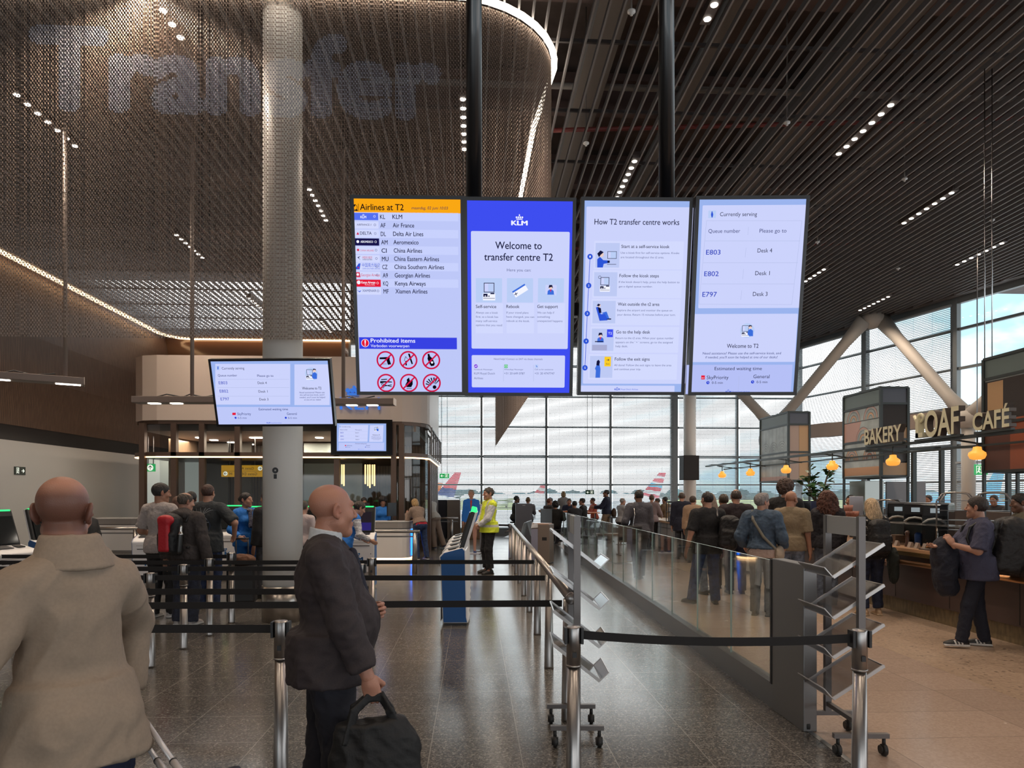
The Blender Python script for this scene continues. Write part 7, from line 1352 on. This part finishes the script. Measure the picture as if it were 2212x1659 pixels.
P.line([T_(-.6,.0),T_(0,.75),T_(.6,0),T_(-.6,0)], .007, MPR, 1); P.ring(0,-.05,.105,.112,PRC[0],1); [P.line([(0,.11),(.11*math.cos(a),.15+.045*math.sin(a*1.7)),(.15*math.cos(a),.16+.05*math.sin(a))], .004, MPR, 1) for a in (.3,.8,1.3,1.8,2.3,2.8)]
for k_, x in enumerate((-.012,-.004,.004,.012)): P.poly([(x-.004,.0),(x+.004,.0),(x*1.8+.006,-.19),(x*1.8-.006,-.19)], PRC[(2,1,1,3)[k_]], 2)
pr = MB(); o = P.mb.build('shirt_print', P.mats, q.root); o.matrix_local = P.matrix()
for p_ in o.data.vertices:                                      # lay the print on the curve of the back
    w = P.matrix() @ p_.co; w.y = -.168+ .55*w.x*w.x + .16*max(0,(w.z-1.30))**1.0 - (.03 if False else 0); p_.co = P.matrix().inverted() @ w
cs = c+Vector((.42,.28,0)); t = thing('suitcase', 'black suitcase with brown bag on top beside the printed t-shirt man', 'suitcase', cs, .1); m = MB(); m.box((-.21,-.13,.05),(.21,.13,.62)); m.build('case_shell', M_BLK, t, bevel=.03); m = MB(); m.cyl((-.09,0,.6),(-.09,0,1.03), .010, n=8); m.cyl((.09,0,.6),(.09,0,1.03), .010, n=8); m.cyl((-.10,0,1.03),(.10,0,1.03), .014, n=8); m.build('pull_handle', M_BLK, t); m = MB(); [m.cyl((x-.015,y,.03),(x+.015,y,.03), .03, n=10) for x in (-.16,.16) for y in (-.08,.08)]; m.build('wheel', M_CAST, t)
s = SDF(); s.el((0,0,.70), (.20,.11,.09), .03); o = mk('brown_bag', [s.mesh(.012)], cloth('brown_leather', (.13,.06,.035)), None, wr=.01); o.location = cs; o.name = 'travel_bag'; tag(o, 'slouchy brown bag lying on the black suitcase in the queue', 'bag')
# ---- 8 heads in between
c = PX(384, 11.6); person('brown haired woman mostly hidden between the two men in the queue', c, 1.68, 20, 2, 'fair', ('bob',(.12,.06,.04)), fem=True, top=[dict(part='blouse', nm='mauve_top', col=(.12,.07,.07), sleeve=.98)])
c = PX(413, 12.4); person('black haired person hidden behind the balding man', c, 1.76, 0, 2, 'brown', ('short',(.01,.008,.008)), top=[dict(nm='dark_top', col=(.03,.03,.035), sleeve=.98)])
# ---- 9 woman in blue uniform
c = PX(531, 12.1); MBU = cloth('uniform_blue', (.015,.17,.60), .75); q = person('woman in bright blue uniform with dark hair bun facing the queue', (c.x,c.y,0), 1.74, -128, 1, 'fair', ('bun',(.012,.009,.010)), hyaw=.38, fem=True,
  top=[dict(part='blouse', m=cloth('white_blouse', (.6,.58,.58)), t=.006, hem=.97, sleeve=.99, wr=0, collar=(.03, cloth('white_blouse', (.6,.58,.58)), 1)), dict(part='blazer', m=MBU, t=.018, hem=.86, flare=.02, sleeve=.95, wr=.006, vneck=.24)], legs=dict(m=MBU, loose=.018), armR=dict(w=(.24,.2,1.02)), armL=dict(w=(-.26,-.02,.90)))
s = SDF(); s.rc(q.ch((0,.12,1.44)), q.ch((.02,.17,1.20)), .03, .04, .02); s.el(q.ch((0,.115,1.46)), (.06,.03,.03), .02); mk('scarf', [s.mesh(.008)], mat('navy_pattern_scarf', (.02,.025,.09), .6, noise=.9, nscale=60, col2=(.25,.25,.3)), q.root); s = SDF(); s.bx(q.ch((-.10,.19,1.12)), (.028,.003,.04), .002); mk('badge', [s.mesh(.005)], mat('id_card', (.55,.35,.35), .5), q.root)
c = PX(577, 12.0); person('person in black half hidden by the white pillar, facing the woman in blue', c, 1.76, 60, 2, 'tan', ('short',(.02,.015,.012)), top=[dict(part='jacket', nm='black_jacket', col=BLKC, t=.03, hem=.85, sleeve=.98)], legs=jeans('grey', (.06,.065,.08)))
c = PX(742, 12.2); person('staff woman in blue skirt and striped blouse bending behind the suited man', c, 1.66, -60, 1, 'fair', ('bun',(.03,.02,.015)), fem=True, lean=.45, hpit=-.3, top=[dict(part='blouse', mats=[mat('white_stripe_cloth', (.62,.62,.66), .8), mat('grey_stripe_cloth', (.15,.16,.2), .8)], t=.012, hem=1.0, sleeve=.9, pt=lambda P: ((P[:,2]*45) % 1 > .72).astype(int)), dict(part='waistcoat', m=MBU, t=.018, hem=.88, flare=.02, sleeve=0)], legs=dict(m=MBU, loose=.035), armR=dict(w=(.26,.42,.98)), armL=dict(w=(-.2,.45,.98)))
c = PX(655, 12.6); person('person in a white striped shirt just right of the pillar', c, 1.60, -20, 2, 'fair', ('short',(.06,.045,.035)), top=[dict(nm='pinkish_shirt', col=(.5,.42,.42), sleeve=.98)])
# ---- couple leaning on the white desk
c = FL(908,1209); q = person('blond woman in a beige cardigan and jeans leaning on the white desk', c, 1.66, 38, 1, 'fair', ('bob',(.42,.27,.12)), fem=True, lean=.42, hpit=-.2, top=[dict(part='red_top', nm='red_top', col=(.45,.02,.04), t=.012, hem=.93, sleeve=0), dict(part='cardigan', m=cloth('beige_cardigan', (.26,.19,.15)), t=.024, hem=1.0, flare=.02, sleeve=.97, cufft=.004)], legs=jeans('mid', (.015,.035,.10)), armL=dict(w=(-.12,.50,1.28), pole=(-.4,-.2,-1)), armR=dict(w=(.16,.52,1.06), pole=(.6,-.2,-1)), feet=((.13,-.14,.1),(-.09,.0,.1)), shoes=((.012,.012,.014),(.5,.5,.5)))
c = FL(938,1186); person('man in a pale shirt and beige trousers leaning behind the blond woman', c, 1.80, 48, 2, 'fair', ('ring',(.25,.23,.21)), lean=.45, hpit=-.2, top=[dict(nm='pale_shirt', m=cloth('pale_grey_shirt', (.42,.42,.41)), t=.02, hem=.90, sleeve=.6)], legs=dict(nm='beige_chinos', col=(.22,.17,.14), loose=.025), armL=dict(w=(-.12,.5,1.15), pole=(-.4,-.2,-1)), armR=dict(w=(.16,.52,1.1), pole=(.6,-.2,-1)), feet=((.13,-.3,.1),(-.09,-.1,.1)), shoes=((.02,.03,.08),(.4,.4,.4)))
s0 = PX(893, 19.9); s = SDF(); s.bx((0,0,.34), (.16,.12,.30), .06); o = mk('trolley_bag', [s.mesh(.02)], cloth('navy_bag', (.008,.015,.05))); o.location = s0; tag(o, 'dark navy bag standing by the desk end behind the steel rail post', 'bag')
c = PX(786, 20.05); person('desk clerk with dark tied hair behind the white desk, the left one', c, 1.30, 200, 2, 'tan', ('bun',(.012,.010,.010)), fem=True, top=[dict(part='blazer', m=MBU, sleeve=.97, t=.016)], sit=.82, feet=((.1,.4,0),(-.1,.4,0)), hpit=-.3).root.scale = (1,1,1)
c = PX(827, 20.1); person('desk clerk with dark curly hair behind the white desk, the right one', c, 1.30, 190, 2, 'tan', ('mop',(.012,.010,.010)), fem=True, top=[dict(part='blazer', m=MBU, sleeve=.97, t=.016)], sit=.82, feet=((.1,.4,0),(-.1,.4,0)), hpit=-.3).root.scale = (1,1,1)
c = PX(200, 15.0); person('person in black seated behind the far left rail, beside the coat man\'s ear', c, 1.72, 80, 2, 'dark', ('crop',(.01,.008,.008)), top=[dict(nm='black_top', col=(.02,.02,.022), sleeve=.98)], sit=.70, feet=((.1,.42,0),(-.1,.42,0)), lean=.25)
# ---- standing cut-out of an attendant
c = FL(1018,1196); q = person('life-size flat cut-out of an attendant in blue uniform beside the screening unit', (c.x,c.y,.0), 1.86, 165, 2, 'fair', ('short',(.28,.24,.2)), fem=True, flat=.10, name='standee', cat='cardboard cut-out', top=[dict(part='blazer', m=MBU, t=.016, hem=.86, sleeve=.97), ], legs=dict(m=mat('printed_tights', (.42,.24,.22), .7), loose=-.02, cuff=.07), shoes=((.03,.05,.15),(.03,.05,.15))); s = SDF(); s.bx((0,0,.012), (.28,1.6,.012), .006); mk('standee_base', [s.mesh(.02)], mat('card_white', (.5,.5,.55), .6), q.root)
s = SDF(); s.rc(q.ch((0,.12,1.44)), q.ch((0,.14,1.25)), .03, .015, .02); mk('scarf', [s.mesh(.012)], mat('printed_red', (.5,.06,.05), .6), q.root)
# ================================================================== cafe side
def pers(*a, **k): return person(*a, **k)
# walking man with shoulder bag
c = FL(1380,1250); MGJ = cloth('slate_grey_jacket', (.060,.060,.075)); q = person('man in a grey jacket walking away with a black shoulder bag behind the glass', c, 1.80, 4, 1, 'brown', ('crop',(.02,.016,.015)), hyaw=.25, hpit=-.1, top=[dict(part='jacket', m=MGJ, t=.028, hem=.86, flare=.015, sleeve=.97, collar=(.03, MGJ))], legs=dict(nm='slate_trousers', col=(.045,.05,.07), loose=.022), armL=dict(w=(-.30,.12,.95)), feet=((.06,.08,.0),(-.06,-.14,.0)))
s = SDF(); s.bx(q.ch((-.22,-.14,.90)), (.23,.07,.16), .03, .02); s.bx(q.ch((-.22,-.16,.82)), (.24,.07,.07), .03, .03); st_ = SDF(); [st_.rc(q.ch(a), q.ch(b), .011) for a, b in (((-.17,-.15,1.02),(-.13,-.155,1.28)), ((-.13,-.155,1.28),(-.13,-.06,1.50)), ((-.13,-.06,1.50),(-.13,.13,1.3)))]
carried(q, 'shoulder_bag', 'wide black shoulder bag on the man in grey jacket behind the glass', 'bag', s, .012, MBK, kids=[('bag_strap', st_, .008, M_CHR)])
# woman in mauve jacket at the coffee counter
c = FL(1408,1187); person('short haired woman in a mauve jacket at the far coffee counter', c, 1.72, -30, 2, 'fair', ('short',(.09,.05,.03)), fem=True, top=[dict(part='jacket', m=cloth('mauve_jacket', (.21,.16,.17)), t=.028, hem=.88, flare=.02, sleeve=.97)], legs=dict(nm='black_trousers', col=BLKC), armR=dict(w=(.22,.34,1.05)))
# standing navy man in chinos
c = FL(1310,1168); q = person('man in a navy jacket and beige chinos standing by the window tables', c, 1.90, 70, 1, 'tan', ('crop',(.03,.025,.025)), top=[dict(part='jacket', m=cloth('navy_jacket2', (.014,.018,.045)), t=.03, hem=.92, sleeve=.97)], legs=dict(nm='beige_chinos2', col=(.34,.25,.18), loose=.02), armL=dict(w=(-.16,.40,1.15), pole=(-.4,-.4,-1)), feet=((.1,-.08,.1),(-.1,.22,.1)), shoes=((.12,.09,.06),(.1,.08,.06)))
s = SDF(); s.el(q.ch((.0,-.26,.95)), (.14,.09,.18), .03); carried(q, 'shoulder_bag', 'dark brown bag behind the man in beige chinos', 'bag', s, .015, cloth('brown_bag', (.07,.04,.025)))
# seated guests
STL = []
def stool(label, p, h):
    t = thing('cafe_stool', label, 'stool', p, 0, 'stools of the seated guests'); m = MB(); m.cyl((0,0,h-.04),(0,0,h), .17, n=18); m.build('seat', mat('stool_seat', (.05,.05,.055), .5), t); m = MB(); m.cyl((0,0,.02),(0,0,h-.04), .025, n=8); m.cyl((0,0,0),(0,0,.02), .18, n=18); m.build('stem', M_STD, t)
def seated(label, px, yc, rz, skin, hair, topc, sit=.75, H=1.74, fem=False, nm=None, lean=.1):
    stool('round dark stool under the '+' '.join(label.replace('the ','').split()[:9]), PX(px, yc), (sit-.125)*H/1.75)
    return person(label, PX(px, yc), H, rz, 2, skin, hair, fem=fem, sit=sit, lean=lean, top=[dict(nm=nm or 'seat_%d' % px, col=topc, sleeve=.97, t=.02)], feet=((.1,.40,0),(-.1,.38,0)), armR=dict(w=(.15,.38,sit+.28)), armL=dict(w=(-.15,.38,sit+.28)), group='guests seated by the windows')
seated('blond woman in a pale striped top seated highest by the windows', 1218, 28.4, 10, 'fair', ('bob',(.30,.20,.10)), (.30,.30,.31), 1.05, fem=True); seated('red haired guest seated at the left end of the high table', 1183, 26.4, -60, 'pink', ('short',(.16,.05,.025)), (.06,.05,.05), .78); seated('dark haired guest behind the red haired one', 1192, 27.6, 80, 'tan', ('short',(.03,.02,.015)), (.05,.05,.06), .80); seated('guest with black hair seated with back to us by the high table', 1200, 25.0, 0, 'tan', ('mop',(.012,.010,.010)), (.02,.02,.02), .66)
seated('guest in dark blue bending over the orange table', 1230, 26.8, 170, 'pink', ('short',(.05,.03,.02)), (.02,.03,.07), .80, lean=.3); seated('guest whose black hair shows between the orange tables', 1243, 24.6, 20, 'tan', ('short',(.01,.01,.01)), (.02,.02,.025), .70); seated('man in a black jacket seated in profile at the orange table', 1262, 25.5, 65, 'fair', ('short',(.035,.028,.024)), (.012,.012,.014), .74, 1.80); seated('guest in an orange top seated beside the pushchair', 1284, 28.7, 100, 'tan', ('crop',(.03,.02,.02)), (.45,.09,.05), .80); seated('elderly guest in a white t-shirt seated right of the navy jacket man', 1341, 25.0, -70, 'fair', ('ring',(.3,.28,.26)), (.42,.42,.44), .80)
seated('dark clothed person by the window left of the slate cabinet', 1112, 26.0, -80, 'brown', ('short',(.02,.02,.02)), (.03,.032,.03), .87); seated('person whose head shows above the slate cabinet', 1141, 26.8, 0, 'fair', ('short',(.22,.13,.06)), (.2,.2,.22), .82); seated('guest at the window tables behind the mauve jacket woman', 1424, 27.5, 80, 'fair', ('short',(.05,.04,.03)), (.10,.06,.05), .78); seated('guest near the snack rack by the far window', 1440, 26.0, 40, 'tan', ('short',(.02,.02,.02)), (.14,.09,.05), .84)
# queue at the bakery
c = PX(1473,19.3); q = person('man in a long navy coat at the coffee counter, first of the bakery queue', c, 1.78, -12, 1, 'fair', ('ring',(.08,.06,.05)), hyaw=-.2, top=[dict(part='coat', m=cloth('navy_coat', (.010,.013,.030)), t=.032, hem=.74, flare=.03, sleeve=.97)], legs=jeans('grey2', (.05,.06,.08)), stub=((.5,.45,.42),.4))
s = SDF(); s.bx((-.36,.05,.36), (.10,.16,.17), .04); carried(q, 'carry_bag', 'dark plum bag held low by the navy coat man', 'bag', s, .014, cloth('plum_bag', (.035,.018,.03)))
c = PX(1497,18.2); q = person('woman in a camel jacket with an orange bag, short brown hair', c, 1.68, -25, 1, 'fair', ('short',(.05,.032,.024)), fem=True, hyaw=-.3, top=[dict(part='jacket', m=cloth('camel_jacket', (.32,.22,.15)), t=.036, hem=.88, flare=.03, sleeve=.96)], legs=dict(nm='grey_flares', col=(.11,.11,.10), loose=.03))
s = SDF(); s.el(q.ch((.18,-.14,1.02)), (.10,.05,.13), .03, R=rotm(0,.35,0)); carried(q, 'shoulder_bag', 'orange bag on the back of the woman in camel jacket', 'bag', s, .010, cloth('orange_leather', (.50,.20,.04)))
c = PX(1532, 12.4); q = person('woman with sunglasses on her head in an orange and green top, behind the black t-shirt', c, 1.74, 15, 2, 'fair', ('long',(.30,.22,.17)), fem=True, top=[dict(part='blouse', m=mat('orange_green_print', (.55,.16,.10), .8, nscale=9, col2=(.18,.22,.05)), t=.02, hem=.9, sleeve=.97)], legs=jeans('pale', (.16,.20,.27)))
s = SDF(); [s.el(q.head+q.Rh@V3(x*.035,.085,.085), (.030,.012,.022), .008) for x in (-1,1)]; carried(q, 'sunglasses', 'dark sunglasses pushed up on the head of the orange top woman', 'sunglasses', s, .008, M_BLKG)
c = FL(1528,1306); MBT = cloth('black_tee', (.008,.008,.010)); q = person('broad man in a black t-shirt and jeans, legs apart behind the glass', c, 1.75, 8, 1, 'fair', ('crop',(.018,.012,.012)), wide=1.10, belly=.07, hyaw=.15, top=[dict(part='t_shirt', m=MBT, t=.024, hem=.80, flare=.02, sleeve=.46)], legs=jeans('bright', (.018,.045,.14), loose=.018), armL=dict(w=(-.34,.0,.88)), feet=((.16,.05,.3),(-.20,.12,-.5)), shoes=((.02,.02,.022),(.03,.03,.03)))
s, cc, R_ = backpack_sdf(q, .14, .24, .10, 1.12, -.22, .24, 0, rotm(0,.1,-.5)); carried(q, 'backpack', 'black backpack slung on one shoulder of the black t-shirt man', 'backpack', s, .010, MBK, wr=.010, kids=[('strap', strap_sdf(q, (1,)), .009, M_RACK)])
c = PX(1563, 13.2); person('brown haired person behind the backpack in the bakery queue', c, 1.72, 0, 2, 'tan', ('short',(.045,.03,.02)), top=[dict(nm='brown_jacket', col=(.09,.06,.045), sleeve=.98, t=.03)])
c = PX(1590, 12.5); person('bald man in a dark jacket in the middle of the bakery queue', c, 1.80, -8, 1, 'fair', ('ring',(.06,.045,.04)), wide=1.08, stub=((.5,.45,.42),.5), top=[dict(part='jacket', m=cloth('aubergine_jacket', (.022,.015,.020)), t=.03, hem=.86, sleeve=.97)], legs=jeans('dark2', (.016,.022,.05)))
c = PX(1646, 10.2); MDJ = mat('denim_jacket', (.045,.075,.12), .8, noise=.25, nscale=14, bump=.4, bscale=22); q = person('grey haired person in a denim jacket with a strap across the back', c, 1.72, -35, 1, 'fair', ('quiff',(.20,.18,.18)), hyaw=-.6, top=[dict(part='pink_shirt', nm='pink_shirt', col=(.42,.32,.28), t=.010, hem=.84, flare=.02, sleeve=.5), dict(part='denim_jacket', m=MDJ, t=.036, hem=.97, flare=.0, sleeve=.95, wr=.010, collar=(.025, MDJ))], legs=dict(nm='grey_jeans', col=(.07,.075,.085)), armR=dict(w=(.26,.18,.98)), armL=dict(w=(-.28,.14,.98)))
st_ = SDF(); [st_.rc(q.ch(a), q.ch(b), .020, k=.01) for a, b in (((-.12,-.06,1.50),(-.09,-.150,1.38)), ((-.09,-.150,1.38),(.06,-.165,1.14)), ((.06,-.165,1.14),(.20,-.10,.98)))]; s = SDF(); s.el(q.ch((.24,.0,.90)), (.07,.10,.12), .02); carried(q, 'crossbody_bag', 'cream crossbody bag at the hip of the denim jacket person', 'bag', s, .010, cloth('cream_leather', (.40,.33,.26)), kids=[('bag_strap', st_, .007, mat('olive_webbing', (.16,.15,.12), .7))])
c = PX(1697, 12.0); person('tall man with bushy brown hair and glasses in black', c, 1.93, -50, 1, 'fair', ('mop',(.07,.04,.03)), hyaw=-.2, top=[dict(part='jacket', m=cloth('black_jacket2', BLKC), t=.03, hem=.86, sleeve=.97)])
c = PX(1709, 11.0); MPO = cloth('khaki_polo', (.215,.165,.105)); person('bald man in a khaki polo shirt turning right, behind the grey balustrade end', c, 1.76, -38, 1, 'tan', ('bald',), hyaw=-.35, hpit=-.15, belly=.05, stub=((.75,.68,.64),.4), wide=1.05, top=[dict(part='polo_shirt', m=MPO, t=.022, hem=.86, flare=.018, sleeve=.46, collar=(.03, MPO))], legs=jeans('washed', (.15,.18,.24), loose=.014))
c = PX(1787, 11.2); q = person('woman with long auburn curls in a black jacket and grey jeans', c, 1.74, -15, 1, 'fair', ('curly',(.085,.030,.018)), fem=True, top=[dict(part='jacket', m=cloth('black_puffer', (.014,.013,.018)), t=.036, hem=.90, flare=.01, sleeve=.97, wr=.012)], legs=jeans('light_grey', (.10,.12,.16), loose=.004))
c = FL(1882,1329); MLP = mat('black_cream_print', (.55,.52,.48), .8, nscale=22, col2=(.012,.012,.014)); t_ = MLP.node_tree; [setattr(n.color_ramp, 'interpolation', 'CONSTANT') for n in t_.nodes if n.type == 'VALTORGB']
q = person('blond woman in a black and cream patterned top wearing a black backpack', c, 1.65, 2, 1, 'fair', ('long',(.45,.32,.19)), fem=True, wide=1.10, top=[dict(part='blouse', m=MLP, t=.026, hem=.86, flare=.02, sleeve=.97)], legs=jeans('dark_blue', (.012,.018,.045), loose=.016, cuff=.11), shoes=((.42,.28,.17),(.4,.3,.2)), armR=dict(w=(.30,.06,.88)), feet=((.11,.0,.15),(-.11,.0,-.1)))
s, cc, R_ = backpack_sdf(q, .145, .25, .085, 1.17, -.215, -.01, .0); carried(q, 'backpack', 'plain black backpack on the blond woman at the bakery counter', 'backpack', s, .010, MBK, wr=.007, kids=[('strap', strap_sdf(q), .009, MBK)])
s = SDF(); s.el(q.ch((.33,-.02,.82)), (.06,.11,.20), .04); s.el(q.ch((.34,-.02,.62)), (.05,.09,.14), .05); carried(q, 'folded_jacket', 'dark green jacket hanging from the arm of the blond woman', 'jacket', s, .012, cloth('bottle_green', (.022,.028,.026)), wr=.012)
c = PX(2120, 9.3); c.x = max(c.x, 7.05); person('server with dark ponytail in an olive top behind the bakery counter', c, 1.72, 70, 1, 'brown', ('bun',(.010,.009,.010)), fem=True, hpit=-.1, top=[dict(part='work_shirt', m=cloth('olive_shirt', (.10,.088,.062)), t=.02, hem=.86, sleeve=.5)])
for px, yc, lb in ((2008,17.5,'dark haired head of a guest beyond the rear partition, left one'), (2150,17.2,'dark haired head of a guest beyond the rear partition, middle one'), (2196,15.5,'dark haired head of a guest beyond the rear partition, right one')): seated(lb, px, yc, 120, 'tan', ('short',(.015,.012,.012)), (.03,.03,.035), .90)
c = PX(1838, 14.2); person('staff member in black mostly hidden by the steel hood', c, 1.70, 120, 2, 'tan', ('short',(.02,.016,.014)), top=[dict(nm='black_staff', col=(.012,.012,.013), sleeve=.97)])
